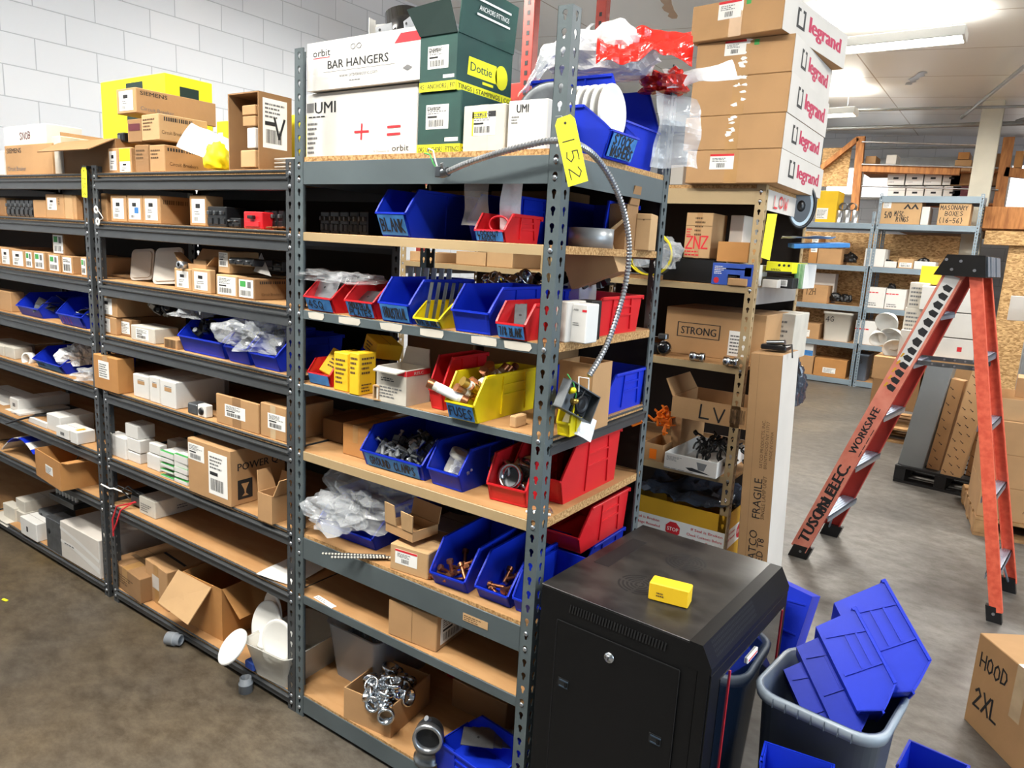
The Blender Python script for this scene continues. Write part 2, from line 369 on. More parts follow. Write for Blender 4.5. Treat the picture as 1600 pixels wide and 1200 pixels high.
# ------------------------------------------------------------------ writing: printed text and marker strokes on a face
_tc = {}
def text_mesh(body):
    if body in _tc: return _tc[body]
    cu = bpy.data.curves.new('t', 'FONT'); cu.body = body; cu.resolution_u = 2
    ob = bpy.data.objects.new('t', cu); COL.objects.link(ob)
    bpy.context.view_layer.update()
    me = bpy.data.meshes.new_from_object(ob.evaluated_get(bpy.context.evaluated_depsgraph_get()))
    vs = [v.co.copy() for v in me.vertices]; fs = [tuple(p.vertices) for p in me.polygons]
    bpy.data.objects.remove(ob); bpy.data.curves.remove(cu); bpy.data.meshes.remove(me)
    x0 = min(v.x for v in vs); x1 = max(v.x for v in vs)
    _tc[body] = ([(v.x - x0, v.y) for v in vs], fs, x1 - x0)
    return _tc[body]
STROKES = {
 'A': [[(0,0),(.5,1),(1,0)],[(.2,.4),(.8,.4)]], 'B': [[(0,0),(0,1),(.8,.85),(.7,.55),(0,.5),(.9,.4),(.8,.05),(0,0)]],
 'C': [[(.95,.85),(.5,1),(.05,.6),(.1,.2),(.5,0),(.95,.15)]], 'D': [[(0,0),(0,1),(.7,.85),(.95,.5),(.7,.1),(0,0)]],
 'E': [[(.9,1),(0,1),(0,0),(.9,0)],[(0,.5),(.7,.5)]], 'F': [[(.9,1),(0,1),(0,0)],[(0,.55),(.7,.55)]],
 'G': [[(.9,.85),(.5,1),(.05,.6),(.1,.2),(.5,0),(.9,.15),(.9,.45),(.55,.45)]], 'H': [[(0,0),(0,1)],[(1,0),(1,1)],[(0,.5),(1,.5)]],
 'I': [[(.5,0),(.5,1)]], 'K': [[(0,0),(0,1)],[(.9,1),(0,.45),(.9,0)]], 'L': [[(0,1),(0,0),(.85,0)]],
 'M': [[(0,0),(.1,1),(.5,.4),(.9,1),(1,0)]], 'N': [[(0,0),(0,1),(1,0),(1,1)]], 'O': [[(.5,1),(.08,.75),(.05,.25),(.5,0),(.95,.25),(.92,.75),(.5,1)]],
 'P': [[(0,0),(0,1),(.85,.85),(.8,.5),(0,.45)]], 'Q': [[(.5,1),(.05,.7),(.05,.25),(.5,0),(.95,.25),(.95,.7),(.5,1)],[(.6,.3),(1,-.1)]],
 'R': [[(0,0),(0,1),(.85,.85),(.8,.55),(0,.5)],[(.35,.5),(.95,0)]], 'S': [[(.9,.88),(.5,1),(.08,.78),(.5,.52),(.92,.25),(.5,0),(.05,.12)]],
 'T': [[(0,1),(1,1)],[(.5,1),(.5,0)]], 'U': [[(0,1),(.05,.2),(.5,0),(.95,.2),(1,1)]], 'V': [[(0,1),(.5,0),(1,1)]], 'W': [[(0,1),(.25,0),(.5,.7),(.75,0),(1,1)]],
 'X': [[(0,1),(1,0)],[(1,1),(0,0)]], 'Y': [[(0,1),(.5,.5),(1,1)],[(.5,.5),(.5,0)]], 'Z': [[(0,1),(1,1),(0,0),(1,0)]],
 '1': [[(.5,0),(.5,1)]], '2': [[(.1,.8),(.5,1),(.9,.75),(.05,0),(.95,.02)]], '3': [[(.1,.9),(.6,1),(.85,.75),(.4,.55),(.9,.3),(.5,0),(.1,.1)]],
 '4': [[(.7,0),(.7,1),(0,.35),(1,.35)]], '5': [[(.9,1),(.15,1),(.1,.55),(.6,.6),(.9,.3),(.5,0),(.05,.1)]], '6': [[(.8,1),(.15,.5),(.1,.15),(.5,0),(.9,.2),(.6,.5),(.15,.35)]],
 '7': [[(0,1),(.95,1),(.35,0)]], '8': [[(.5,.52),(.1,.75),(.5,1),(.9,.75),(.5,.52),(.05,.25),(.5,0),(.95,.25),(.5,.52)]], '9': [[(.9,.75),(.5,1),(.1,.75),(.5,.5),(.9,.75),(.8,.3),(.4,0)]], '0': [[(.5,1),(.1,.7),(.1,.3),(.5,0),(.9,.3),(.9,.7),(.5,1)]],
 '+': [[(0,.5),(1,.5)],[(.5,.1),(.5,.9)]], '=': [[(0,.7),(1,.72)],[(0,.3),(1,.32)]], '-': [[(.1,.5),(.9,.5)]], '(': [[(.7,1.1),(.3,.5),(.7,-.1)]], ')': [[(.3,1.1),(.7,.5),(.3,-.1)]],
 '/': [[(.1,0),(.9,1)]], '.': [[(.4,0),(.5,.06)]], '_': [[(0,0),(1,0)]], '~': [[(0,.2),(.25,.7),(.5,.3),(.75,.8),(1,.3)]],
}
class Face:
    """a frame on a surface: o = lower-left corner, u to the right, v up, n outwards"""
    def __init__(s, o, u, v, n):
        s.o = Vector(o); s.u = Vector(u).normalized(); s.v = Vector(v).normalized(); s.n = Vector(n).normalized()
    def p(s, a, b, off=0.0): return tuple(s.o + s.u * a + s.v * b + s.n * off)
    def rect(s, mb, a0, b0, a1, b1, m, off=0.0006):
        mb.add([s.p(a0, b0, off), s.p(a1, b0, off), s.p(a1, b1, off), s.p(a0, b1, off)], [(0, 1, 2, 3)], m); return s
    def slabrect(s, mb, a0, b0, a1, b1, m, t=0.0008):
        q = [s.p(a0, b0), s.p(a1, b0), s.p(a1, b1), s.p(a0, b1)]
        mb.prism(q, s.n * t, m); return s
    def poly(s, mb, pts, m, off=0.0006):
        mb.add([s.p(a, b, off) for a, b in pts], [tuple(range(len(pts)))], m); return s
    def text(s, mb, body, a, b, h, m, off=0.0012, width=None, slant=0.0, rot=0.0, bold=0):
        vs, fs, wd = text_mesh(body); k = h / 0.7; kx = k if width is None else width / max(wd, 1e-6)
        c, sn = cos(rot), sin(rot)
        for j in range(bold + 1):
            mb.add([s.p(a + (x * kx + slant * y * k + j * h * .05) * c - y * k * sn, b + (x * kx + slant * y * k) * sn + y * k * c, off + j * 1e-5) for x, y in vs], fs, m)
        return s
    def hand(s, mb, body, a, b, h, m, off=0.0012, width=None, th=None, rot=0.0, seed=1):
        rnd = random.Random(seed); th = th or h * 0.11; cw = h * 0.62; adv = cw * 1.35
        tot = adv * len(body) - (adv - cw); kx = 1 if width is None else width / tot
        c, sn = cos(rot), sin(rot); q = 0
        for i, ch in enumerate(body):
            dz = (rnd.random() - .5) * h * .12; sl = (rnd.random() - .5) * .15
            for st in STROKES.get(ch, []):
                pts = [((i * adv + (x + y * sl) * cw) * kx, dz + y * h) for x, y in st]
                for (x0, y0), (x1, y1) in zip(pts, pts[1:]):
                    dx, dy = x1 - x0, y1 - y0; L = math.hypot(dx, dy) or 1e-6
                    ex, ey = dx / L * th * .4, dy / L * th * .4; nx, ny = -dy / L * th * .5, dx / L * th * .5
                    x0_, y0_, x1_, y1_ = x0 - ex, y0 - ey, x1 + ex, y1 + ey
                    quad = [(x0_ - nx, y0_ - ny), (x1_ - nx, y1_ - ny), (x1_ + nx, y1_ + ny), (x0_ + nx, y0_ + ny)]
                    q += 1
                    mb.add([s.p(a + X * c - Y * sn, b + X * sn + Y * c, off + q * 2e-6) for X, Y in quad], [(0, 1, 2, 3)], m)
        return s
    def lines(s, mb, a0, b0, a1, b1, n, m, off=0.0012, seed=3, fill=0.45):
        rnd = random.Random(seed); dh = (b1 - b0) / n
        for i in range(n):
            a = a0; y = b0 + i * dh
            end = a0 + (a1 - a0) * rnd.uniform(.55, 1)
            while a < end:
                wl = (a1 - a0) * rnd.uniform(.06, .2); e = min(a + wl, end)
                s.rect(mb, a, y, e, y + dh * fill, m, off); a = e + (a1 - a0) * .03
        return s
    def bars(s, mb, a0, b0, a1, b1, m, off=0.0012, seed=5, n=14):
        rnd = random.Random(seed); w = (a1 - a0) / n
        for i in range(n):
            s.rect(mb, a0 + i * w, b0, a0 + i * w + w * rnd.uniform(.3, .7), b1, m, off)
        return s
def box_faces(w, d, h):
    return {'F': (Face((0, 0, 0), (1, 0, 0), (0, 0, 1), (0, -1, 0)), w, h),
            'R': (Face((w, 0, 0), (0, 1, 0), (0, 0, 1), (1, 0, 0)), d, h),
            'L': (Face((0, d, 0), (0, -1, 0), (0, 0, 1), (-1, 0, 0)), d, h),
            'B': (Face((w, d, 0), (-1, 0, 0), (0, 0, 1), (0, 1, 0)), w, h),
            'T': (Face((0, 0, h), (1, 0, 0), (0, 1, 0), (0, 0, 1)), w, d)}
# ------------------------------------------------------------------ cartons
def print_label(parent, face, W, H, u0, v0, u1, v1, style='ship', seed=1, name='shipping_label'):
    """u,v in fractions of the face"""
    a0, a1, b0, b1 = u0 * W, u1 * W, v0 * H, v1 * H; w, h = a1 - a0, b1 - b0
    mb = MB(); paper = {'tape': 'painter_tape', 'yellow': 'yellow_card', 'greenish': 'paper', 'dark': 'ink', 'grey': 'card_grey'}.get(style.split(':')[0], 'paper')
    face.slabrect(mb, a0, b0, a1, b1, paper, 0.0006)
    sub = Face(face.p(a0, b0), face.u, face.v, face.n)
    if style == 'ship':
        sub.lines(mb, w * .08, h * .62, w * .9, h * .95, 4, 'ink_grey', seed=seed).bars(mb, w * .12, h * .1, w * .8, h * .38, 'ink', seed=seed)
        sub.rect(mb, w * .08, h * .46, w * .5, h * .54, 'ink', 0.0012)
    elif style == 'small':
        sub.rect(mb, w * .3, h * .62, w * .65, h * .8, 'ink', .0012).lines(mb, w * .2, h * .35, w * .8, h * .55, 2, 'ink_grey', seed=seed).bars(mb, w * .15, h * .08, w * .5, h * .25, 'ink_grey', seed=seed, n=7)
    elif style == 'redtop':
        sub.rect(mb, 0, h * .86, w, h, 'ink_red', .0012).lines(mb, w * .1, h * .5, w * .9, h * .8, 3, 'ink_grey', seed=seed).bars(mb, w * .3, h * .12, w * .65, h * .4, 'ink', seed=seed, n=9)
    elif style == 'green':
        sub.rect(mb, w * .08, h * .6, w * .48, h * .92, 'ink_green', .0012).rect(mb, w * .6, h * .55, w * .85, h * .9, 'ink_grey', .0012).bars(mb, w * .1, h * .1, w * .85, h * .4, 'ink', seed=seed, n=9)
    elif style == 'lines':
        sub.lines(mb, w * .08, h * .1, w * .92, h * .9, 6, 'ink_grey', seed=seed)
    elif style == 'bluesticker':
        sub.rect(mb, w * .3, h * .62, w * .65, h * .8, 'ink', .0012).rect(mb, w * .5, h * .3, w * .85, h * .58, 'painter_tape', .0014).bars(mb, w * .15, h * .08, w * .5, h * .22, 'ink_grey', seed=seed, n=7)
    elif style == 'code':
        sub.lines(mb, w * .1, h * .7, w * .9, h * .92, 2, 'ink', seed=seed).bars(mb, w * .1, h * .1, w * .9, h * .55, 'ink', seed=seed, n=12)
    elif style == 'barcode_only':
        sub.bars(mb, w * .08, h * .1, w * .92, h * .9, 'ink', seed=seed, n=12)
    return mb.build(name, parent)

def carton(label, loc, size, rz=0.0, m='card', name='cardboard_box', cat='box', group=None, top='closed', tape='F', labels=(), prints=(), tilt=None, flaps=None, tapemat='tape', lean=0.0):
    """loc = front-left-bottom corner; size = (width, depth, height); open tops get walls and hinged flaps"""
    w, d, h = size
    t = thing(name, label, cat, loc, rz, group, rot=tilt)
    mb = MB()
    if top == 'closed':
        mb.box(0, w, 0, d, 0, h, m, 0.0025)
        if min(w, d) > .05:   # the slit between the two closed top flaps
            mb.box(0.002, w - 0.002, d / 2 - .0006, d / 2 + .0006, h - .0005, h + .0003, 'ink_brown')
        mb.build('box_body', t)
    elif top == 'sidewall':    # front end open
        k = .004
        mb.box(0, k, 0, d, 0, h, m); mb.box(w - k, w, 0, d, 0, h, m); mb.box(k, w - k, d - k, d, 0, h, m)
        mb.box(k, w - k, 0, d - k, 0, k, m); mb.box(k, w - k, 0, d - k, h - k, h, m)
        mb.build('box_body', t)
    else:
        k = .004
        mb.box(0, w, 0, k, 0, h, m); mb.box(0, w, d - k, d, 0, h, m)
        mb.box(0, k, k, d - k, 0, h, m); mb.box(w - k, w, k, d - k, 0, h, m); mb.box(k, w - k, k, d - k, 0, k, m)
        mb.build('box_body', t)
        fl = flaps if flaps is not None else {}
        for side, (ang, ln) in fl.items():   # ang: 0 = flat outwards, 90 = straight up, -60 = hanging down
            mb = MB(); a = radians(ang); c, s_ = cos(a) * ln, sin(a) * ln; e = 0.004
            if side == 'F': q = [(e, 0, h), (w - e, 0, h), (w - e - .01, -c, h + s_), (e + .01, -c, h + s_)]
            elif side == 'B': q = [(w - e, d, h), (e, d, h), (e + .01, d + c, h + s_), (w - e - .01, d + c, h + s_)]
            elif side == 'L': q = [(0, d - e, h), (0, e, h), (-c, e + .01, h + s_), (-c, d - e - .01, h + s_)]
            else: q = [(w, e, h), (w, d - e, h), (w + c, d - e - .01, h + s_), (w + c, e + .01, h + s_)]
            mb.slab(q, 0.0035, m); mb.build('flap', t)
    fc = box_faces(w, d, h)
    if tape and top == 'closed':
        mb = MB(); tw = min(.05, w * .2)
        if tape == 'F':
            fr, W, H = fc['F']; fr.slabrect(mb, W / 2 - tw / 2, H * .45, W / 2 + tw / 2, H + .0003, tapemat, .0004)
            fr, W, H = fc['T']; fr.slabrect(mb, W / 2 - tw / 2, 0, W / 2 + tw / 2, H, tapemat, .0004)
        elif tape == 'T':
            fr, W, H = fc['T']; fr.slabrect(mb, 0, H / 2 - tw / 2, W, H / 2 + tw / 2, tapemat, .0004)
            fr, W, H = fc['R']; fr.slabrect(mb, W / 2 - tw / 2, H * .6, W / 2 + tw / 2, H, tapemat, .0004)
        elif tape == 'FULL':
            fr, W, H = fc['F']; fr.slabrect(mb, W / 2 - tw / 2, 0, W / 2 + tw / 2, H, tapemat, .0004)
        mb.build('packing_tape', t)
    for i, L in enumerate(labels):
        fr, W, H = fc[L[0]]
        print_label(t, fr, W, H, *L[1:5], style=L[5] if len(L) > 5 else 'ship', seed=i + int(abs(loc[0]) * 100) % 17)
    if prints:
        mb = MB()
        for P in prints:   # (kind, face, body, u, v, height_fraction, material, width_fraction or None, [rot])
            fr, W, H = fc[P[1]]; wd = P[7] * W if len(P) > 7 and P[7] else None; ro = P[8] if len(P) > 8 else 0
            if P[0] == 't': fr.text(mb, P[2], P[3] * W, P[4] * H, P[5] * H, P[6], width=wd, rot=ro, off=.0009)
            elif P[0] == 'b': fr.text(mb, P[2], P[3] * W, P[4] * H, P[5] * H, P[6], width=wd, rot=ro, off=.0009, bold=1)
            elif P[0] == 'h': fr.hand(mb, P[2], P[3] * W, P[4] * H, P[5] * H, P[6], width=wd, rot=ro, off=.0012, th=P[5] * H * .13, seed=len(P[2]))
            elif P[0] == 'r': fr.rect(mb, P[2] * W, P[3] * H, P[4] * W, P[5] * H, P[6], .0007)
            elif P[0] == 'l': fr.lines(mb, P[2] * W, P[3] * H, P[4] * W, P[5] * H, P[7], P[6], off=.0009)
            elif P[0] == 'k': fr.bars(mb, P[2] * W, P[3] * H, P[4] * W, P[5] * H, P[6], off=.0010)
            elif P[0] == 'p': fr.poly(mb, [(a * W, b * H) for a, b in P[2]], P[6], .0008)
        mb.build('printed_marks', t)
    return t

def place(bl, brx, topy, z, depth, rz=0.0, x_from=None, wmin=.01):
    """front edge on a surface of height z: bottom-left pixel bl, column of the right end, row of the top-left corner
       -> loc, (w, depth, h)"""
    a = on(bl[0], bl[1], 'z', z)
    ux, uy = cos(rz), sin(rz)
    # right end: a + s*(ux,uy) lands on column brx
    n = r_ - f_ * ((brx - 800) / F)
    s_ = -(n.dot(a - CAM)) / (n.x * ux + n.y * uy)
    h = solve(None, topy, a, 'z') - z
    return (a.x, a.y, z), (max(s_, wmin), depth, h)
def pbox(label, bl, brx, topy, z, depth, rz=0.0, **kw):
    loc, size = place(bl, brx, topy, z, depth, rz)
    return carton(label, loc, size, rz, **kw)

# ------------------------------------------------------------------ plastic stacking bins
BINS = {}
def bin_body(W, D, H, m, t=.0028, lip=.42, run=.2, narrow=.06):
    """open-fronted hopper bin; front at y=0, back at y=D"""
    mb = MB(); tp = narrow * W / 2
    hw = lambda z: W / 2 - .005 - tp * (1 - z / H)
    yf = lambda z: D * .07 * (1 - min(z / (lip * H), 1))
    prof = [(yf(0), 0.0), (0, lip * H), (run * D * .25, lip * H + (H * (1 - lip)) * .28), (run * D, H), (D - .004, H), (D - .012, 0)]
    for sg in (-1, 1):
        o = [(sg * hw(z), y, z) for y, z in prof]; i = [(sg * (hw(z) - t), y, z) for y, z in prof]
        n = len(prof); vs = o + i
        fs = [tuple(range(n)), tuple(range(n, 2 * n))[::-1]] + [(k, (k + 1) % n, n + (k + 1) % n, n + k) for k in range(n)]
        mb.add(vs, fs, m)
        # rim along the top and down the slope
        x0, x1 = sorted((sg * (W / 2 - .007), sg * W / 2))
        mb.box(x0, x1, run * D, D, H - .008, H, m, .001)
        pts = [(0, lip * H), (run * D * .25, lip * H + (H * (1 - lip)) * .28), (run * D, H)]
        for (ya, za), (yb, zb) in zip(pts, pts[1:]):
            e = .0045
            q = [(x0, ya, za), (x0, ya + e, za - e * .5), (x0, yb + e, zb - e * .5), (x0, yb, zb)]
            q = [(sg * hw(p[2]) - (t if sg > 0 else 0) - .0005, p[1], p[2]) for p in q]
            mb.prism(q, (t + .0035 if sg > 0 else t, 0, 0) if sg > 0 else (-.0035 + t, 0, 0), m) if False else mb.add(
                [(sg * (hw(za) + .003), ya, za), (sg * (hw(zb) + .003), yb, zb), (sg * (hw(zb) + .003), yb + .006, zb), (sg * (hw(za) + .003), ya + .006, za),
                 (sg * (hw(za) - t), ya, za), (sg * (hw(zb) - t), yb, zb), (sg * (hw(zb) - t), yb + .006, zb), (sg * (hw(za) - t), ya + .006, za)],
                [(0, 1, 2, 3), (4, 7, 6, 5), (0, 4, 5, 1), (1, 5, 6, 2), (2, 6, 7, 3), (3, 7, 4, 0)], m)
        # moulded ribs of the side wall
        def rib(y0, z0, y1, z1, wd=.005):
            dy, dz = y1 - y0, z1 - z0; L = math.hypot(dy, dz); ny, nz = -dz / L * wd / 2, dy / L * wd / 2
            q = [(y0 - ny, z0 - nz), (y1 - ny, z1 - nz), (y1 + ny, z1 + nz), (y0 + ny, z0 + nz)]
            vs = [(sg * (hw(z) - .0005), y, z) for y, z in q] + [(sg * (hw(z) + .004), y, z) for y, z in q]
            mb.add(vs, [(0, 1, 2, 3), (7, 6, 5, 4), (0, 4, 5, 1), (1, 5, 6, 2), (2, 6, 7, 3), (3, 7, 4, 0)], m)
        y1 = D * .42; y2 = D * .78
        rib(y1, 0.01, y1, H); rib(y2 + .01, 0.01, y2 - .005, H); rib(y1, H * .72, y2, H * .72); rib(y1, H * .5, y2, H * .5)
    # front lip wall (leans outwards), bottom, back
    z1 = lip * H; w0 = hw(0); w1 = hw(z1)
    mb.add([(-w0, yf(0), 0), (w0, yf(0), 0), (w1, 0, z1), (-w1, 0, z1), (-w0, yf(0) + t, 0), (w0, yf(0) + t, 0), (w1, t, z1), (-w1, t, z1)],
           [(0, 1, 2, 3), (7, 6, 5, 4), (0, 4, 5, 1), (1, 5, 6, 2), (2, 6, 7, 3), (3, 7, 4, 0)], m)
    mb.box(-w1, w1, -.004, .003, z1 - .005, z1, m)
    mb.box(-w0 * .97, w0 * .97, yf(0) - .0025, yf(0) + .001, .002, .006, m)
    for sx in (-1, 1):
        mb.add([(sx * w0 * .9, yf(.01) - .003, .006), (sx * (w0 * .9 - .003), yf(.01) - .003, .006), (sx * (w1 * .9 - .003), -.003, z1 - .005), (sx * w1 * .9, -.003, z1 - .005)], [(0, 1, 2, 3)], m)
    mb.box(-w0, w0, yf(0), D - .012, 0, t, m)
    hb = hw(H)
    mb.add([(-w0, D - .012, 0), (w0, D - .012, 0), (hb, D - .004, H), (-hb, D - .004, H), (-w0, D - .012 + t, 0), (w0, D - .012 + t, 0), (hb, D - .004 + t, H), (-hb, D - .004 + t, H)],
           [(0, 3, 2, 1), (4, 5, 6, 7), (0, 1, 5, 4), (1, 2, 6, 5), (2, 3, 7, 6), (3, 0, 4, 7)], m)
    mb.box(-W / 2, W / 2, D - .004, D + .004, H - .012, H, m, .001)
    return mb
def bin_(label, loc, size, rz=0.0, m='blue', words=None, group=None, lip=.42, run=.2, rot=None, name='stacking_bin', tape='painter_tape', ink='ink'):
    """loc = front-left-bottom corner"""
    W, D, H = size
    t = thing(name, label, 'bin', (loc[0] + cos(rz) * W / 2, loc[1] + sin(rz) * W / 2, loc[2]), rz, group, rot)
    bin_body(W, D, H, m, lip=lip, run=run).build('bin_body', t)
    BINS[t.name] = (W, D, H, lip)
    if words is not None:
        z1 = lip * H; yb = D * .07; L = math.hypot(yb, z1)
        f = Face((-W * .40, yb - .0045, 0.0), (1, 0, 0), (0, -yb, z1), (0, -z1, -yb)); mb = MB()
        f.slabrect(mb, 0, L * .08, W * .8, L * .9, tape, .0009)
        n = len(words)
        for i, s_ in enumerate(words):
            hh = L * (.5 if n == 1 else .34)
            f.hand(mb, s_, W * .07, L * (.25 if n == 1 else .54 - .4 * i), hh, ink, width=min(W * .68, hh * .84 * len(s_)), th=hh * (.13 if n == 1 else .2), off=.0018, seed=7 + i)
        mb.build('tape_label', t)
    return t
def pbin(label, bl, brx, topy, z, depth, rz=0.0, **kw):
    """as pbox; topy = row of the top of the side walls at the left front (on the wall's own top, behind the slope)"""
    loc, size = place(bl, brx, topy, z, depth, rz)
    return bin_(label, loc, size, rz, **kw)

# ------------------------------------------------------------------ crumpled bags and small contents
def blob(name, label, cat, c, r, m, seed=1, parent=None, group=None, rough=.28, n=22, kind=None, flat=True):
    n = int(n * 1.6)
    rnd = random.Random(seed); from mathutils import noise
    vs = []; fs = []; off = Vector((seed * 3.7, seed * 1.3, 0))
    for i in range(n // 2 + 1):
        th = pi * i / (n // 2)
        for k in range(n):
            an = 2 * pi * k / n; d = Vector((sin(th) * cos(an), sin(th) * sin(an), cos(th)))
            q = 1 + rough * noise.noise(d * 1.8 + off) * 1.6 + rough * .6 * noise.noise(d * 5 + off) + rough * .35 * abs(noise.noise(d * 11 + off))
            z = d.z * r[2] * q
            if flat and z < -r[2] * .55: z = -r[2] * .55
            vs.append((c[0] + d.x * r[0] * q, c[1] + d.y * r[1] * q, c[2] + z))
    for i in range(n // 2):
        for k in range(n): fs.append((i * n + k, (i + 1) * n + k, (i + 1) * n + (k + 1) % n, i * n + (k + 1) % n))
    mb = MB(); cx = Vector(c)
    if parent is None:
        vs = [tuple(Vector(v) - cx) for v in vs]
        mb.add(vs, fs, m, 'bag' not in m); o = mb.build(name, None, cx)
    else:
        mb.add(vs, fs, m, False); o = mb.build(name, parent)
    if label: tag(o, label, cat, group, kind)
    return o
def bag(label, c, r, m='bag', seed=1, group=None, rough=.4, rz=0.0):
    """a plastic bag: crumpled skin gathered to a loose neck"""
    o = blob('plastic_bag', label, 'bag', c, r, m, seed, None, group, rough, 30)
    o.rotation_euler = (0, 0, rz)
    return o
def sheet(name, label, cat, c, w, d, m, seed=1, amp=.03, n=16, rot=(0, 0, 0), group=None, scale=6.0):
    from mathutils import noise
    vs = []; fs = []; off = Vector((seed, seed * 2.1, 0))
    for i in range(n + 1):
        for j in range(n + 1):
            x = (i / n - .5) * w; y = (j / n - .5) * d
            vs.append((x + .15 * amp * noise.noise(Vector((x, y, 3)) * scale + off), y, amp * (noise.noise(Vector((x, y, 0)) * scale + off) + .5 * noise.noise(Vector((x, y, 0)) * scale * 2.7 + off))))
    k = len(vs); vs2 = vs + [(x, y, z - .0012) for x, y, z in vs]
    for i in range(n):
        for j in range(n):
            a = i * (n + 1) + j; fs.append((a, a + n + 1, a + n + 2, a + 1)); fs.append((k + a, k + a + 1, k + a + n + 2, k + a + n + 1))
    mb = MB(); mb.add(vs2, fs, m, False); o = mb.build(name, None, c, rot=rot)
    return tag(o, label, cat, group)

PROTO = {}
def proto_mesh(kind):
    if kind in PROTO: return PROTO[kind]
    mb = MB(); parts = []
    if kind == 'coupling':
        mb.lathe([(.014, 0), (.021, 0), (.021, .012), (.018, .014), (.018, .032), (.022, .034), (.022, .048), (.016, .048), (.016, 0.01), (.014, 0)], (0, 0, 0), (0, 0, 1), 'zinc', 16)
    elif kind == 'big_coupling':
        mb.lathe([(.022, 0), (.03, 0), (.03, .016), (.026, .018), (.026, .045), (.032, .047), (.032, .062), (.024, .062), (.024, .01), (.022, 0)], (0, 0, 0), (0, 0, 1), 'chrome', 20)
        mb.cyl((.026, 0, .03), (.036, 0, .03), .004, 'steel', n=8)
    elif kind == 'clamp':
        mb.box(-.02, .02, -.012, .012, 0, .012, 'dull_steel', .002); mb.box(-.02, -.012, -.012, .012, .012, .035, 'dull_steel', .002); mb.box(.012, .02, -.012, .012, .012, .03, 'dull_steel', .002)
        mb.cyl((0, 0, .0), (0, 0, .05), .004, 'zinc', n=8); mb.cyl((0, 0, .046), (0, 0, .053), .008, 'zinc', n=6)
    elif kind == 'bolt':
        mb.cyl((0, 0, 0), (0, 0, .05), .0035, 'zinc', n=8); mb.cyl((0, 0, .05), (0, 0, .056), .008, 'zinc', n=6)
    elif kind == 'copper_bolt':
        mb.cyl((0, 0, 0), (0, 0, .036), .005, 'copper', n=8); mb.cyl((0, 0, .036), (0, 0, .046), .0095, 'copper', n=6)
    elif kind == 'chunk':
        mb.box(-.018, .018, -.012, .012, 0, .02, 'black_plastic', .003); mb.cyl((0, 0, .02), (0, 0, .032), .008, 'dull_steel', n=10)
    elif kind == 'plate':
        mb.box(-.035, .035, -.055, .055, 0, .0022, 'steel', .001); mb.box(-.006, .006, -.016, .016, .0022, .003, 'ink')
    elif kind == 'strap':
        pts = [(.03 * cos(a), 0, .03 * sin(a)) for a in [i * pi / 10 for i in range(11)]]
        for (x0, _, z0), (x1, _, z1) in zip(pts, pts[1:]):
            mb.slab([(x0, -.008, z0), (x1, -.008, z1), (x1, .008, z1), (x0, .008, z0)], .002, 'dull_steel')
        mb.box(.03, .055, -.008, .008, 0, .002, 'dull_steel'); mb.box(-.055, -.03, -.008, .008, 0, .002, 'dull_steel')
    elif kind == 'orange_clip':
        mb.box(-.02, .02, -.006, .006, 0, .01, 'orange_plastic', .002); mb.box(-.02, -.014, -.006, .006, 0, .035, 'orange_plastic', .002); mb.box(.014, .02, -.006, .006, 0, .035, 'orange_plastic', .002)
    elif kind == 'black_tie':
        pts = [(-.045 + .09 * t, .012 * sin(t * 6), .012 * sin(t * 3.1)) for t in [i / 8 for i in range(9)]]
        mb.tube(pts, .004, 6, 'black_plastic'); mb.box(.04, .06, -.008, .008, -.006, .008, 'black_plastic', .002)
    o = mb.build(kind, None); me = o.data; bpy.data.objects.remove(o)
    PROTO[kind] = me; return me
NAMES = {'coupling': 'pipe_coupling', 'big_coupling': 'pipe_coupling', 'clamp': 'ground_clamp', 'bolt': 'bolt', 'copper_bolt': 'copper_bolt', 'chunk': 'beam_clamp', 'plate': 'cover_plate', 'strap': 'pipe_strap', 'orange_clip': 'cable_clip', 'black_tie': 'mounting_strap'}
def scatter(kind, label, cat, group, center, ext, n, seed=1, tiltmax=1.2, scale=1.0):
    """n single pieces lying in a heap"""
    rnd = random.Random(seed); me = proto_mesh(kind)
    for i in range(n):
        o = bpy.data.objects.new(NAMES[kind], me); COL.objects.link(o)
        a, b = rnd.uniform(-1, 1), rnd.uniform(-1, 1)
        hz = (1 - .5 * (a * a + b * b)) * ext[2] * rnd.uniform(.2, 1)
        o.location = (center[0] + a * ext[0], center[1] + b * ext[1], center[2] + hz)
        o.rotation_euler = (rnd.uniform(-tiltmax, tiltmax), rnd.uniform(-tiltmax, tiltmax), rnd.uniform(0, 6.28)); s_ = scale * rnd.uniform(.85, 1.15); o.scale = (s_, s_, s_)
        tag(o, label, cat, group)

def fill(t, kind, label, cat, group, n, seed=1, lo=.25, hi=.95, y0=.12, y1=.75, scale=1.0, tiltmax=1.3, xr=.30):
    """pieces heaped inside a bin: heights from lo to hi of the front lip, rising to the back"""
    W, D, H, lip = BINS[t.name]; rnd = random.Random(seed); me = proto_mesh(kind); c, s_ = cos(t.rotation_euler[2]), sin(t.rotation_euler[2])
    for i in range(n):
        u = rnd.uniform(-xr, xr) * W; v = D * rnd.uniform(y0, y1); z = H * lip * rnd.uniform(lo, hi) + (v / D - y0) * H * .25
        o = bpy.data.objects.new(NAMES[kind], me); COL.objects.link(o)
        o.location = (t.location.x + u * c - v * s_, t.location.y + u * s_ + v * c, t.location.z + z)
        o.rotation_euler = (rnd.uniform(-tiltmax, tiltmax), rnd.uniform(-tiltmax, tiltmax), rnd.uniform(0, 6.28)); k = scale * rnd.uniform(.85, 1.15); o.scale = (k, k, k)
        tag(o, label, cat, group)
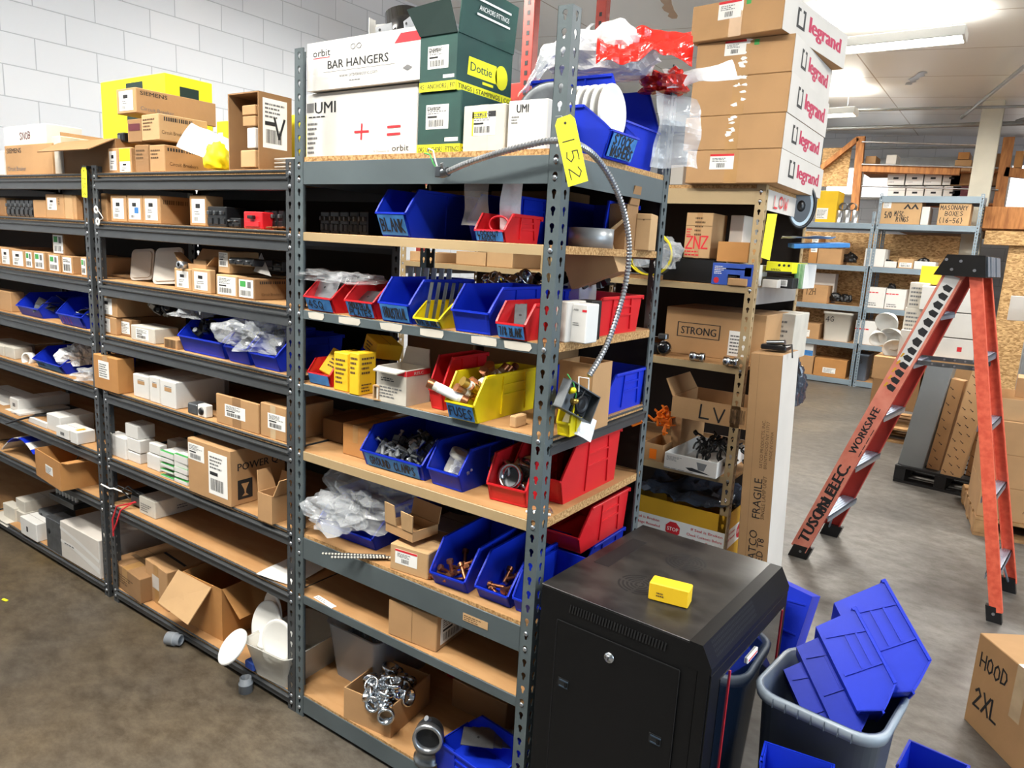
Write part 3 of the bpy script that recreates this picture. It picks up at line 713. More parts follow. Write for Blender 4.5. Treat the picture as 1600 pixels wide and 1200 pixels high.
def in_bin(t, u, v, z):
    W, D, H, lip = BINS[t.name]; c, s_ = cos(t.rotation_euler[2]), sin(t.rotation_euler[2]); u *= W; v *= D
    return (t.location.x + u * c - v * s_, t.location.y + u * s_ + v * c, t.location.z + z * H)
# ================================================================== THE SETTING
def cz(x): return CEIL - 0.06 * (x - .5)
mb = MB(); mb.add([(WALLX, -9, 0), (9, -9, 0), (9, ENDY, 0), (WALLX, ENDY, 0)], [(0, 1, 2, 3)], 'concrete_floor')
tag(mb.build('floor'), 'stained grey concrete floor', 'floor', kind='structure')
mb = MB(); mb.box(WALLX - .2, WALLX, -9, ENDY, 0, 4.4, 'block_wall'); tag(mb.build('wall_left'), 'white painted block wall behind the shelves', 'wall', kind='structure')
mb = MB(); mb.box(WALLX, 9, ENDY, ENDY + .2, 0, 4.4, 'block_wall'); tag(mb.build('wall_back'), 'white painted block wall at the far end', 'wall', kind='structure')
mb = MB(); mb.slab([(WALLX, -9, cz(WALLX)), (9, -9, cz(9)), (9, ENDY, cz(9)), (WALLX, ENDY, cz(WALLX))], .1, 'foil_ceiling')
tag(mb.build('ceiling'), 'foil faced insulation panels of the ceiling', 'ceiling', kind='structure')
mb = MB(); mb.box(WALLX, 9, ENDY - .12, ENDY, cz(3) - .35, cz(3) - .2, 'duct'); tag(mb.build('trim_1'), 'grey ledger along the top of the far wall', 'trim', kind='structure')
# fluorescent fixtures
for i, (x, y, p) in enumerate(FIX):
    vis = (i in (3, 5))
    t = thing('ceiling_light', 'bright fluorescent fixture above the tall stack of cartons' if i == 3 else ('fluorescent fixture far back under the ceiling' if i == 5 else 'fluorescent fixture over the aisle, outside the picture'), 'light', (x, y, CEIL - DROP), group='ceiling fixtures' if not vis else None)
    mb = MB(); mb.box(-.62, .62, -.15, -.13, .03, .11, 'white_plastic', .004); mb.box(-.62, .62, .13, .15, .03, .11, 'white_plastic', .004); mb.box(-.62, -.60, -.13, .13, .03, .11, 'white_plastic'); mb.box(.60, .62, -.13, .13, .03, .11, 'white_plastic'); mb.box(-.6, .6, -.01, .01, .03, .11, 'white_plastic'); mb.build('housing', t)
    
    for s_ in (-.5, .5):
        mb = MB(); mb.cyl((s_, 0, .09), (s_, 0, cz(x) - CEIL + DROP), .006, 'zinc', n=6); mb.build('hanger', t)
    for s_ in (-.07, .07):
        mb = MB(); mb.cyl((-.6, s_, .045), (.6, s_, .045), .019, 'lamp', n=12); mb.build('lamp_tube', t)
# torn brown tape along the joints of the ceiling sheets
for lb, a, b, wd in (('torn brown tape strip on the ceiling above the tall carton stack', (1178, 62), (1246, 2), .05), ('torn brown tape strip on the ceiling behind the tall unit', (1022, 2), (1050, 58), .05), ('shiny tape patch on the ceiling at the upper right', (1416, 142), (1444, 120), .05)):
    p = on(a[0], a[1], 'z', 3.74); q = on(b[0], b[1], 'z', 3.74); p.z = cz(p.x) - .004; q.z = cz(q.x) - .004; d = (q - p).normalized(); n = d.cross(Vector((0, 0, 1))); rnd = random.Random(3); L_ = []; R_ = []
    for i in range(13):
        c = p.lerp(q, i / 12); L_.append(tuple(c + n * wd * rnd.uniform(.3, 1.3))); R_.append(tuple(c - n * wd * rnd.uniform(.3, 1.3)))
    mb = MB()
    for i in range(12): mb.slab([L_[i], L_[i + 1], R_[i + 1], R_[i]], .002, 'zinc' if 'shiny' in lb else 'tape')
    tag(mb.build('ceiling_tape'), lb, 'tape')
# end-wall windows
for i, (x0, x1, z0, z1) in enumerate([(-1.35, -.85, 2.85, 3.3), (-.75, -.1, 2.8, 3.35), (1.42, 2.1, 2.45, 3.35)]):
    t = thing('window_%d' % (i + 1), ('bright daylight window left of the timber post', 'bright daylight window right of the timber post', 'bright daylight window at the right picture edge')[i], 'window', (x0, ENDY - .01, z0)); t['kind'] = 'structure'
    mb = MB(); w_ = x1 - x0; h_ = z1 - z0
    mb.box(0, w_, 0, .01, 0, h_, 'glass_wall'); mb.build('window_pane', t)
    mb = MB(); k = .04
    mb.box(-k, w_ + k, -.05, .01, -k, 0, 'white_plastic'); mb.box(-k, w_ + k, -.05, .01, h_, h_ + k, 'white_plastic'); mb.box(-k, 0, -.05, .01, 0, h_, 'white_plastic'); mb.box(w_, w_ + k, -.05, .01, 0, h_, 'white_plastic')
    mb.build('window_frame', t)
# steel column
t = thing('steel_column', 'pale beige steel column behind the far shelving', 'column', (solve(1512, None, (0, 9.95, 2.6), 'x'), 9.95, 0)); t['kind'] = 'structure'
mb = MB(); H_ = cz(1.2); mb.box(0, .24, 0, .015, 0, H_, 'beige_paint'); mb.box(0, .24, .20, .215, 0, H_, 'beige_paint'); mb.box(.112, .127, .015, .20, 0, H_, 'beige_paint')
mb.build('column_section', t)
# pipes and conduits below the ceiling
def pipe(label, pts, r, m='zinc', name='ceiling_pipe'):
    mb = MB(); mb.tube(pts, r, 8, m); return tag(mb.build(name), label, 'pipe', 'pipes under the ceiling')
P_ = lambda px, py, z: tuple(on(px, py, 'z', z))
pipe('long grey pipe crossing below the far end of the ceiling', [(-3.8, 10.4, 3.6), (4.5, 10.4, 3.5)], .03, 'duct')
pipe('thinner grey conduit running beside the long ceiling pipe', [(-3.8, 9.6, 3.78), (4.5, 9.6, 3.5)], .018, 'duct')
pipe('short pale conduit hung near the far wall', [(-1.0, 11.6, 3.45), (1.0, 11.6, 3.42)], .02, 'duct')
pipe('grey pipe running towards the back wall at upper right', [(2.35, 4.0, 3.52), (.82, 10.3, 3.62)], .022, 'duct')
pipe('second grey pipe running towards the back wall at far right', [(3.3, 6.5, 3.45), (1.45, 10.3, 3.55)], .022, 'duct')
mb = MB(); mb.box(-.65, .65, -.1, .1, 0, .07, 'white_plastic', .01); mb.cyl((-.6, -.04, -.02), (.6, -.04, -.02), .015, 'white_plastic'); o = mb.build('ceiling_light', None, (2.05, 5.1, 3.52), rot=(0, 0, radians(104)))
tag(o, 'unlit strip fixture hanging at the upper right corner', 'light')

# ================================================================== SHELVING
def hole_r(a):
    cx = 0; cy = .0035; R0 = .0068
    dx, dy = cos(a), sin(a); b = dx * 0 + dy * cy
    disc = b * b - (cy * cy - R0 * R0); r = b + math.sqrt(max(disc, 0)) if disc > 0 else 0
    hw_, bot = .0034, -.012
    rs = 0
    if dy < 0:
        rs = min(hw_ / abs(dx) if abs(dx) > 1e-6 else 9, bot / dy)
    elif abs(dx) > 1e-6: rs = min(hw_ / abs(dx), .01)
    return max(r, rs)
def flange(mb, o, u, wd, H, m, th, pitch=.0381, n=(0, 0, 1), holes=True):
    """perforated strip: o = bottom corner, u across, z up; th = vector of thickness"""
    o = Vector(o); u = Vector(u); th = Vector(th)
    N = int(H / pitch); ph = H / N; hx, hy = wd / 2, ph / 2
    base = [math.atan2(hy, hx), math.atan2(hy, -hx), math.atan2(-hy, -hx) + 2 * pi, math.atan2(-hy, hx) + 2 * pi]
    ang = sorted(base + [radians(a) for a in (0, 22, 68, 90, 112, 158, 180, 248, 261, 270, 279, 292)])
    vs = []; fs = []
    for side in (0, 1):
        for k in range(N):
            c = o + u * hx + Vector((0, 0, ph * (k + .5))) + (th if side else Vector())
            b = len(vs); L = len(ang)
            for a in ang:
                dx, dy = cos(a), sin(a); t = min(hx / abs(dx) if abs(dx) > 1e-9 else 9, hy / abs(dy) if abs(dy) > 1e-9 else 9)
                vs.append(tuple(c + u * (dx * t) + Vector((0, 0, dy * t))))
            for a in ang:
                r = hole_r(a); vs.append(tuple(c + u * (cos(a) * r) + Vector((0, 0, sin(a) * r))))
            for i in range(L):
                j = (i + 1) % L; f = (b + i, b + j, b + L + j, b + L + i)
                fs.append(f if not side else f[::-1])
            if side:
                b0 = b - N * 2 * L
                for i in range(L):
                    j = (i + 1) % L; fs.append((b0 + L + i, b0 + L + j, b + L + j, b + L + i))
    mb.add(vs, fs, m)
    return mb
PW = .038
POSTS = {}
def post(parent, x, y, z0, H, m, sx, sy):
    """angle post whose outer corner is at (x,y); legs point sx in x and sy in y"""
    key = (round(H, 3), m, sx, sy)
    if key in POSTS:
        o = bpy.data.objects.new('post', POSTS[key]); COL.objects.link(o); o.parent = parent; o.location = (x, y, z0); return o
    mb = MB(); t = .002
    flange(mb, (0, 0, 0), (sx, 0, 0), PW, H, m, (0, sy * t, 0))
    flange(mb, (0, 0, 0), (0, sy, 0), PW, H, m, (sx * t, 0, 0))
    mb.box(*sorted((sx * (PW - .001), sx * PW)), *sorted((0, sy * .0045)), 0, H, m); mb.box(*sorted((0, sx * .0045)), *sorted((sy * (PW - .001), sy * PW)), 0, H, m)
    o = mb.build('post', parent, (x, y, z0)); POSTS[key] = o.data
    return o
def beam_profile(kind, h):
    if kind == 'step':   # rolled beam with a ridge: (out, z) out positive = towards the aisle
        return [(.0, -h), (.004, -h + .002), (.004, -h * .55), (.010, -h * .47), (.0105, -h * .40), (.004, -h * .36), (-.006, -h * .34), (-.006, -h * .16), (.002, -h * .12), (.004, -h * .05), (.0, 0), (-.02, 0), (-.02, -.004), (-.012, -.006), (-.012, -h)]
    return [(0, -h), (.002, -h), (.002, -.001), (.001, 0), (-.028, 0), (-.028, -.003), (0, -.003)]
mat('back_shade', '#2a2019', 0.8, 0, .2, 8)  # near-black colour standing in for the shade behind the shelves
def rack(name, label, x0, x1, y0, y1, posts, H, shelves, pm, group=None, panels=(), z0=0.0):
    """shelves: dict(z, h, kind, m, side=(kind,h,m) or None, board=(lo,hi) relative to z)"""
    t = thing(name, label, 'shelving', ((x0 + x1) / 2, (y0 + y1) / 2, z0), group=group)
    cx, cy = (x0 + x1) / 2, (y0 + y1) / 2
    for px_, py_, sx, sy in ((x0, y0, 1, 1), (x1, y0, -1, 1), (x0, y1, 1, -1), (x1, y1, -1, -1)):
        post(t, px_ - cx, py_ - cy, 0, H, pm, sx, sy)
    X0, X1, Y0, Y1 = x0 - cx, x1 - cx, y0 - cy, y1 - cy
    for s in shelves:
        z = s['z'] - z0; h = s['h']; m = s['m']
        for front in (1, 0):
            mb = MB(); pf = beam_profile(s['kind'], h); yy = Y0 + .0025 if front else Y1 - .0025; sg = -1 if front else 1
            mb.prism([(X0 + PW - .012, yy + sg * o_ , z + zz) for o_, zz in pf], (X1 - X0 - 2 * PW + .024, 0, 0), m)
            for k in (-1, 1):
                xr = (X0 + PW / 2) if k < 0 else (X1 - PW / 2)
                for dz in (-h * .2, -h * .8) if h > .03 else (-h * .5,):
                    mb.lathe([(.0065, 0), (.0065, .002), (.003, .004), (0, .004)], (xr, Y0 if front else Y1, z + dz), (0, sg, 0), 'zinc', 8)
            mb.build('shelf_beam', t)
        sd = s.get('side', (s['kind'], h, m))
        if sd:
            for right in (0, 1):
                mb = MB(); pf = beam_profile(sd[0], sd[1]); xx = X1 - .0025 if right else X0 + .0025; sg = 1 if right else -1
                mb.prism([(xx + sg * o_, Y0 + PW - .012, z + zz) for o_, zz in pf], (0, Y1 - Y0 - 2 * PW + .024, 0), sd[2])
                mb.build('side_beam', t)
        lo, hi = s.get('board', (-.013, .0012))
        mb = MB(); e = .004
        y_ = Y0 + e; bx0, bx1 = X0 + .003, X1 - .003
        mb.box(bx0, bx1, y_, Y1 - e, z + lo, z + hi, 'shelf_board')
        k = .0006   # rough sawn edges of the board
        mb.box(bx0 + PW, bx1 - PW, y_ - k, y_, z + lo, z + hi, 'particle'); mb.box(bx1, bx1 + k, y_ + PW, Y1 - PW, z + lo, z + hi, 'particle')
        mb.build('shelf_deck', t)
    for za, zb_ in panels:  # added dark sheets that make the gaps between shelves look shaded
        mb = MB(); mb.box(X0 + .003, X1 - .003, Y1 - .008, Y1 - .005, za - z0, zb_ - z0, 'back_shade'); mb.build('back_shade_sheet', t)
    return t
g_, d_, tn = 'rack_grey', 'rack_dark', 'rack_tan'
W_ = .928
MAINS = [dict(z=1.820, h=.064, kind='flat', m=g_, board=(0, .014)),
         dict(z=1.617, h=.024, kind='flat', m=tn, side=None, board=(-.018, .001)),
         dict(z=1.385, h=.026, kind='flat', m=g_, side=None, board=(-.02, .002)),
         dict(z=1.156, h=.020, kind='flat', m=g_, side=('step', .05, d_)),
         dict(z=.938, h=.028, kind='flat', m=tn, side=None, board=(-.022, .001)),
         dict(z=.649, h=.072, kind='flat', m=g_, board=(-.003, .011)),
         dict(z=.446, h=.028, kind='flat', m=g_, side=None),
         dict(z=.079, h=.062, kind='flat', m=g_, board=(-.006, .008))]
D1, D2, D3, D4, D5, D6, D7, D8 = 1.834, 1.618, 1.387, 1.1575, .939, .660, .4475, .087
main = rack('steel_shelving', 'tall grey steel shelving unit, highest and nearest, with yellow tag 152 on its corner', 0, W_, 0, .6, 4, 2.134, MAINS, g_, panels=[(1.62, 1.818), (1.16, 1.364), (.94, 1.14), (.66, .915), (.45, .62), (.09, .43)])
for o in main.children:      # bits of old label on the front beams
    pass
LEFTZ = [1.80, 1.618, 1.39, 1.17, .942, .655, .445, .065]
LEFTS = [dict(z=z, h=h, kind='step', m=d_, side=('flat', .04, d_)) for z, h in zip(LEFTZ, (.062, .061, .063, .064, .056, .055, .052, .045))]
rack('steel_shelving', 'dark grey shelving unit between the tag 153 post and the tall grey unit', -1.216, -.004, .0, .46, 4, 1.829, LEFTS, d_, panels=[(.07, 1.795)])
rack('steel_shelving', 'dark grey shelving unit at the left edge of the picture', -2.50, -1.256, .0, .46, 4, 1.829, LEFTS, d_, panels=[(.07, 1.795)])
rack('steel_shelving', 'dark grey shelving unit reaching beyond the left edge of the picture', -3.76, -2.52, .0, .46, 4, 1.829, LEFTS, d_, panels=[(.07, 1.795)])
TZ = [1.885, 1.50, 1.17, .70, .12]
TS = [dict(z=1.885, h=.062, kind='flat', m=tn, board=(0, .014), side=('flat', .08, 'card_grey')),
      dict(z=1.50, h=.026, kind='flat', m=tn, side=('flat', .07, 'duct')), dict(z=1.172, h=.03, kind='flat', m=tn, side=None),
      dict(z=.70, h=.03, kind='flat', m=tn, side=None), dict(z=.09, h=.06, kind='flat', m=tn)]
rack('steel_shelving', 'tan steel shelving unit under the tall stack of cartons', -.02, .945, 1.5, 2.2, 4, 1.93, TS, tn, panels=[(1.503, 1.88), (1.175, 1.485), (.703, 1.155), (.1, .685)])
FS = [dict(z=z, h=.07, kind='flat', m='rack_blue') for z in (2.15, 1.60, 1.07, .575, .08)]
rack('steel_shelving', 'grey shelving against the far wall, bay left of the box marked 5/0', -1.02, .14, 9.1, 9.7, 4, 2.3, FS, 'rack_blue')
rack('steel_shelving', 'grey shelving against the far wall, bay holding the two marked cartons', .16, 1.30, 9.1, 9.7, 4, 2.53, [dict(z=2.5, h=.08, kind='flat', m='rack_blue', board=(-.002, 0))] + FS, 'rack_blue')
# ================================================================== STEPLADDER
lad = thing('stepladder', 'red fibreglass stepladder standing open on the floor, black top cap', 'ladder', (1.5, 2.8, 0))
LO = Vector((1.5, 2.8, 0))
NLb, NLt = Vector((1.005, 2.60, 0)), Vector((1.548, 2.63, 1.60))
NRb, NRt = Vector((1.950, 2.46, 0)), Vector((1.632, 2.60, 1.60))
FLb, FLt = Vector((1.075, 3.10, 0)), Vector((1.58, 2.94, 1.60))
FRb, FRt = Vector((2.005, 2.93, 0)), Vector((1.663, 2.91, 1.60))
def rail(bot, top, wd, fl, into, m1, m2, name):
    """C-channel: web facing away from 'into', flanges pointing to it"""
    ax = (top - bot).normalized(); into = (into - ax * into.dot(ax)).normalized(); side = ax.cross(into).normalized(); t = .004
    mb = MB()
    def bar(c0, a, b, va, vb, m):
        P = [bot + va * a[0] + vb * b[0], bot + va * a[1] + vb * b[0], bot + va * a[1] + vb * b[1], bot + va * a[0] + vb * b[1]]
        mb.prism([tuple(p - LO) for p in P], top - bot, m)
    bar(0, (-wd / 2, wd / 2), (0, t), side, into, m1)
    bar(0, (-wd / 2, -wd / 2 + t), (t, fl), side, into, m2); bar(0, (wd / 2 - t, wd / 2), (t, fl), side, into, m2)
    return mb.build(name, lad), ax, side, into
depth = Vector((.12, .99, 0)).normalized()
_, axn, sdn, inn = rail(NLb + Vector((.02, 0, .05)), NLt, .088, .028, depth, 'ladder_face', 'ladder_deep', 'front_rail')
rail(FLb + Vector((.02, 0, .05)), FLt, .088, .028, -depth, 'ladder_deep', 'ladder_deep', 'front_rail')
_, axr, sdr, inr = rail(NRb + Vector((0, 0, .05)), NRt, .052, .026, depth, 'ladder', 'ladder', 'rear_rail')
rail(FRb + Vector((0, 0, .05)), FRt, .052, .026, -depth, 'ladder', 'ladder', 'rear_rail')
# steps on both sides
def step(a, b, ax, side, wd, name='step'):
    mb = MB(); d = (b - a); f = Vector((side.x, side.y, 0)).normalized(); k = Vector((0, 0, 1))
    P = [a - f * wd / 2, a + f * wd / 2, a + f * wd / 2 - k * .012, a - f * wd / 2 - k * .012]
    mb.prism([tuple(p - LO) for p in P], d, 'alu')
    for s_ in (-1, 1):
        P = [a + f * (s_ * wd / 2), a + f * (s_ * (wd / 2 - .004)), a + f * (s_ * (wd / 2 - .004)) - k * .03, a + f * (s_ * wd / 2) - k * .03]
        mb.prism([tuple(p - LO) for p in P], d, 'alu')
    for q in (.2, .4, .6, .8):
        mb.prism([tuple(p - LO) for p in [a + f * wd * (q - .51) + k * .0, a + f * wd * (q - .49), a + f * wd * (q - .49) + k * .002, a + f * wd * (q - .51) + k * .002]], d, 'alu')
    mb.build(name, lad)
    return f
for z in (.27, .57, .86, 1.15, 1.40):
    q = (z - .05) / 1.55
    a = NLb.lerp(NLt, z / 1.6) + Vector((.02 * (1 - q), 0, 0)); b = FLb.lerp(FLt, z / 1.6) + Vector((.02 * (1 - q), 0, 0)); step(a + depth * .006, b - depth * .006, axn, sdn, .082)
for z in (.22, .57, .90, 1.22):
    a = NRb.lerp(NRt, z / 1.6); b = FRb.lerp(FRt, z / 1.6); step(a + depth * .006, b - depth * .006, axr, sdr, .05, 'rear_step')
# diagonal braces under the lowest steps
mb = MB()
for A, B, fr in ((NLb, NLt, .27), (NRb, NRt, .22)):
    p0 = A.lerp(B, .05 / 1.6) + depth * .02; 
    FA, FB = (FLb, FLt) if A is NLb else (FRb, FRt)
    q0 = A.lerp(B, fr / 1.6); q1 = FA.lerp(FB, fr / 1.6)
    mb.tube([tuple(p0 - LO), tuple(q0.lerp(q1, .35) - LO)], .006, 8, 'alu'); p1 = FA.lerp(FB, .05 / 1.6) - depth * .02
    mb.tube([tuple(p1 - LO), tuple(q0.lerp(q1, .65) - LO)], .006, 8, 'alu')
mb.build('brace', lad)
# spreaders
for A, B, C, D_ in ((NLb, NLt, NRb, NRt), (FLb, FLt, FRb, FRt)):
    mb = MB(); a = A.lerp(B, 1.16 / 1.6); c = C.lerp(D_, 1.17 / 1.6); off = depth * (.04 if A is NLb else -.04)
    for s_ in (0, 1):
        P = [a + off, c + off, c + off - Vector((0, 0, .022)), a + off - Vector((0, 0, .022))]
    mb.prism([tuple(p - LO) for p in P], depth * .003, 'dull_steel')
    for q in (.1, .35, .5, .65, .9):
        pc = a.lerp(c, q) + off - Vector((0, 0, .011)); mb.cyl(tuple(pc - depth * .003 - LO), tuple(pc + depth * .006 - LO), .005, 'zinc', n=8)
    mb.build('spreader', lad)
# feet
for A, B in ((NLb, NLt), (FLb, FLt), (NRb, NRt), (FRb, FRt)):
    mb = MB(); ax = (B - A).normalized(); w2 = .05 if A in (NLb, FLb) else .031
    c = A + Vector((.02 if A in (NLb, FLb) else 0, 0, 0)); s_ = Vector((1, -.05, 0)).normalized(); dd = depth * (1 if A in (NLb, NRb) else -1)
    k = ax * .075
    P = [c - s_ * w2 - dd * .004, c + s_ * w2 - dd * .004, c + s_ * w2 + dd * .03, c - s_ * w2 + dd * .03]
    mb.prism([tuple(p - LO) for p in P], k, 'black_plastic'); pc = c + k * .55 - dd * .004; mb.cyl(tuple(pc - LO), tuple(pc - dd * .004 - LO), .007, 'zinc', n=8)
    mb.build('rubber_foot', lad)
# top cap
mb = MB(); u = (NRt - NLt).normalized(); u.z = 0; u.normalize()
c0 = (NLt + NRt) / 2 - depth * .035; Lc = (FLt - NLt).length + .07; a_, b_ = .135, .085
def capq(z, e, m, mb, y0=0, y1=None):
    pass
zb, zt = 1.585, 1.685
vs = []
for dd in (0, Lc):
    for (q, z) in ((-a_, zb), (a_ * .72, zb), (b_ * .95, zt), (-b_, zt)):
        vs.append(tuple(c0 + u * q + depth * dd + Vector((0, 0, z - 1.6)) - LO))
mb.add(vs, [(0, 1, 2, 3), (7, 6, 5, 4), (0, 4, 5, 1), (1, 5, 6, 2), (2, 6, 7, 3), (3, 7, 4, 0)], 'black_plastic')
mb.build('top_cap', lad)
mb = MB()
for q, z in ((-.055, zb + .03), (.045, zb + .03), (-.02, zt - .03), (-.085, zt - .025)):
    p = c0 + u * q + Vector((0, 0, z - 1.6)) - LO; mb.cyl(tuple(p), tuple(p - depth * .004), .007, 'zinc', n=10)
mb.build('rivet', lad)
mb = MB(); nrm = Vector((u.x, u.y, .12)).normalized()
for i in range(5):   # crinkled silver tape around the free end of the cap
    p = c0 + u * (a_ * .72 + .002) + depth * (.03 + i * .07) + Vector((0, 0, zb + .005 - 1.6))
    q = c0 + u * (b_ * .95 + .003) + depth * (.03 + i * .07) + Vector((0, 0, zt - .004 - 1.6))
    mb.prism([tuple(p - LO), tuple(p + depth * .055 - LO), tuple(q + depth * .055 - LO), tuple(q - LO)], u * (.003 + .002 * (i % 2)), 'alu')
mb.build('silver_tape', lad)
# writing on the near rail: printed word, stencilled name, black warning stickers
bot = NLb + Vector((.02, 0, .05)); L_ = (NLt - bot).length
fr = Face(bot - LO + sdn * (.044), axn, -sdn, -inn)
if True:
    mb = MB(); W2 = .088
    rf = Face(bot - LO - sdn * 0, axn, sdn, -inn)
    # text reads upwards along the rail: u = along the rail, v = to the left
    vv = (-inn).cross(axn).normalized(); base = bot - LO - vv * .044
    rf = Face(base, axn, vv, -inn)
    rf.text(mb, 'WORKSAFE', .62, .03, .036, 'ink', width=.27, off=.0009, bold=2)
    rf.lines(mb, .62, .008, .88, .016, 1, 'ink', off=.0009)
    rf.text(mb, 'TUSON ELEC.', .05, .018, .055, 'ink', width=.50, off=.0009, bold=3)
    rf.text(mb, 'ISELEE', .24, .014, .048, 'ink', width=.19, off=.0010, bold=2)
    mb.build('stencilled_lettering', lad)
    mb = MB(); rnd = random.Random(4)
    rf.rect(mb, 1.15, .012, 1.62, .076, 'white_card', .0008)
    x = 1.0
    while x < 1.58:
        hgt = rnd.uniform(.03, .045)
        rf.poly(mb, [(x, .022), (x + hgt * .8, .018), (x + hgt, .05), (x + hgt * .5, .062), (x + hgt * .1, .05)], 'ink', .0013)
        if x < 1.2: rf.poly(mb, [(x + .01, .066), (x + hgt, .06), (x + hgt, .07), (x + .005, .074)], 'gold_card', .0014)
        x += hgt * 1.25
    mb.build('warning_sticker', lad)

# ================================================================== BLACK WALL CABINET
cab = thing('network_cabinet', 'black steel equipment cabinet with glass door standing by the shelving corner', 'cabinet', (.951, -.008, 0), radians(-2.5))
CW, CD, CH = .448, .54, .79    # width (x), length (y), height
mb = MB(); c_ = .045
prof = [(0, 0), (CW, 0), (CW, CH - c_), (CW - c_ * .55, CH), (0, CH)]
def cprism(y0, y1, m, xa=0.0): mb.prism([(x, y0, z) for x, z in prof], (0, y1 - y0, 0), m)
mb.box(0, CW - .03, .001, CD - .001, 0.02, CH - .001, 'cab_black', .002)
mb.build('cabinet_body', cab)
mb = MB(); mb.box(0.0, CW - .055, 0, CD, CH - .001, CH + .002, 'cab_top', .001)
# cable slot and the round fan grilles are dark recesses cut with rings
mb.box(.03, .075, .20, .42, CH + .0021, CH + .0026, 'black_matte')
def grille(cx, cy, R0):
    for k in range(5):
        r0 = R0 * (1 - k * .19); r1 = r0 - R0 * .10
        for q in range(4):
            a0 = q * pi / 2 + .10 + k * .05; a1 = (q + 1) * pi / 2 - .10 + k * .05; n = 8
            for i in range(n):
                A = a0 + (a1 - a0) * i / n; B = a0 + (a1 - a0) * (i + 1) / n
                mb.add([(cx + r0 * cos(A), cy + r0 * sin(A), CH + .0023), (cx + r0 * cos(B), cy + r0 * sin(B), CH + .0023), (cx + r1 * cos(B), cy + r1 * sin(B), CH + .0023), (cx + r1 * cos(A), cy + r1 * sin(A), CH + .0023)], [(0, 1, 2, 3)], 'black_matte')
grille(.215, .375, .055); grille(.185, .165, .055)
mb.build('top_panel', cab)
# front section with a bevelled cap
mb = MB()
mb.prism([(CW - .055, 0, CH - .06), (CW, 0, CH - .06), (CW, 0, CH - c_), (CW - c_ * .55, 0, CH + .002), (CW - .055, 0, CH + .002)], (0, CD, 0), 'cab_black')
for i in range(34):   # punched vents on the bevel
    y = .04 + i * .0075; a = Vector((CW, y, CH - c_)); b = Vector((CW - c_ * .55, y, CH + .002)); nn = Vector((b.z - a.z, 0, a.x - b.x)).normalized() * .0006
    for q in (.2, .4, .6, .78):
        p = a.lerp(b, q) + nn; p2 = a.lerp(b, q + .12) + nn; mb.add([tuple(p), (p.x, p.y + .004, p.z), (p2.x, p2.y + .004, p2.z), tuple(p2)], [(0, 1, 2, 3)], 'black_matte')
mb.build('front_cap', cab)
mb = MB(); mb.box(CW - .03, CW - .004, .0, .02, .02, CH - .06, 'cab_black'); mb.box(CW - .03, CW - .004, CD - .02, CD, .02, CH - .06, 'cab_black'); mb.box(CW - .03, CW - .004, 0, CD, .02, .06, 'cab_black')
mb.build('door_surround', cab)
dr = MB(); dr.box(CW - .006, CW, .004, CD - .004, .03, CH - .062, 'cab_black', .001); drr = dr.build('glass_door', cab)
mat('door_glass', '#0b1524', 0.06, coat=0.5)
mb = MB(); mb.box(CW, CW + .0015, .06, CD - .03, .07, CH - .095, 'door_glass'); mb.build('glass_pane', drr)
mb = MB(); mat('red_trim', '#c02530', .4)
for y in (.115, CD - .045):
    mb = MB(); mb.box(CW + .0015, CW + .004, y, y + .005, .07, CH - .1, 'red_trim'); mb.build('red_strip', drr)
mb = MB(); mb.box(CW + .001, CW + .006, .23, .30, CH - .135, CH - .12, 'paper', .001); mb.box(CW + .006, CW + .0066, .235, .295, CH - .131, CH - .127, 'ink_red'); mb.build('badge', drr)
mb = MB(); mb.box(CW + .001, CW + .006, .02, .035, .33, .40, 'dull_steel', .001); mb.build('latch', drr)
# side door facing the aisle
sd_ = MB(); sd_.box(.055, CW - .07, -.003, .001, .05, CH - .075, 'cab_black', .001); sdo = sd_.build('side_panel', cab)
mb = MB(); k = .0016; x0, x1, z0_, z1_ = .055, CW - .07, .05, CH - .075
mb.box(x0 - k, x0, -.0035, -.001, z0_, z1_, 'black_matte'); mb.box(x1, x1 + k, -.0035, -.001, z0_, z1_, 'black_matte'); mb.box(x0, x1, -.0035, -.001, z1_, z1_ + k, 'black_matte'); mb.build('panel_gap', sdo)
mb = MB(); mb.lathe([(.0, .006), (.006, .006), (.006, .004), (.012, .004), (.013, 0)], (.205, -.003, CH - .115), (0, -1, 0), 'chrome', 20); mb.box(.2035, .2065, -.0098, -.009, CH - .12, CH - .11, 'ink'); mb.build('key_lock', sdo)
for x, z in ((.07, CH - .235), (x1 - .055, CH - .265)):
    mb = MB(); mb.box(x, x + .03, -.0042, -.003, z - .012, z + .012, 'black_matte'); mb.box(x + .004, x + .03, -.006, -.0042, z + .006, z + .009, 'cab_blueish'); mb.box(x + .004, x + .028, -.006, -.0042, z - .01, z - .007, 'cab_blueish'); mb.box(x + .02, x + .026, -.007, -.004, z - .007, z + .006, 'cab_black'); mb.build('latch', sdo)
mb = MB()
for i in range(34):
    x = .085 + i * .0076; mb.prism([(x, -.0005, CH - .045), (x + .0035, -.0005, CH - .045), (x + .0065, -.0005, CH - .024), (x + .003, -.0005, CH - .024)], (0, -.0012, 0), 'black_matte')
mb.build('vent_slots', cab)
# small yellow carton on the cabinet
pbox('small yellow carton lying on top of the black cabinet', (1012, 936), 1074, 909, CH + .003, .045, radians(9), m='amber_card', tape=None, name='small_box', prints=[('l', 'F', .2, .3, .5, .6, 'ink_brown', 2)])

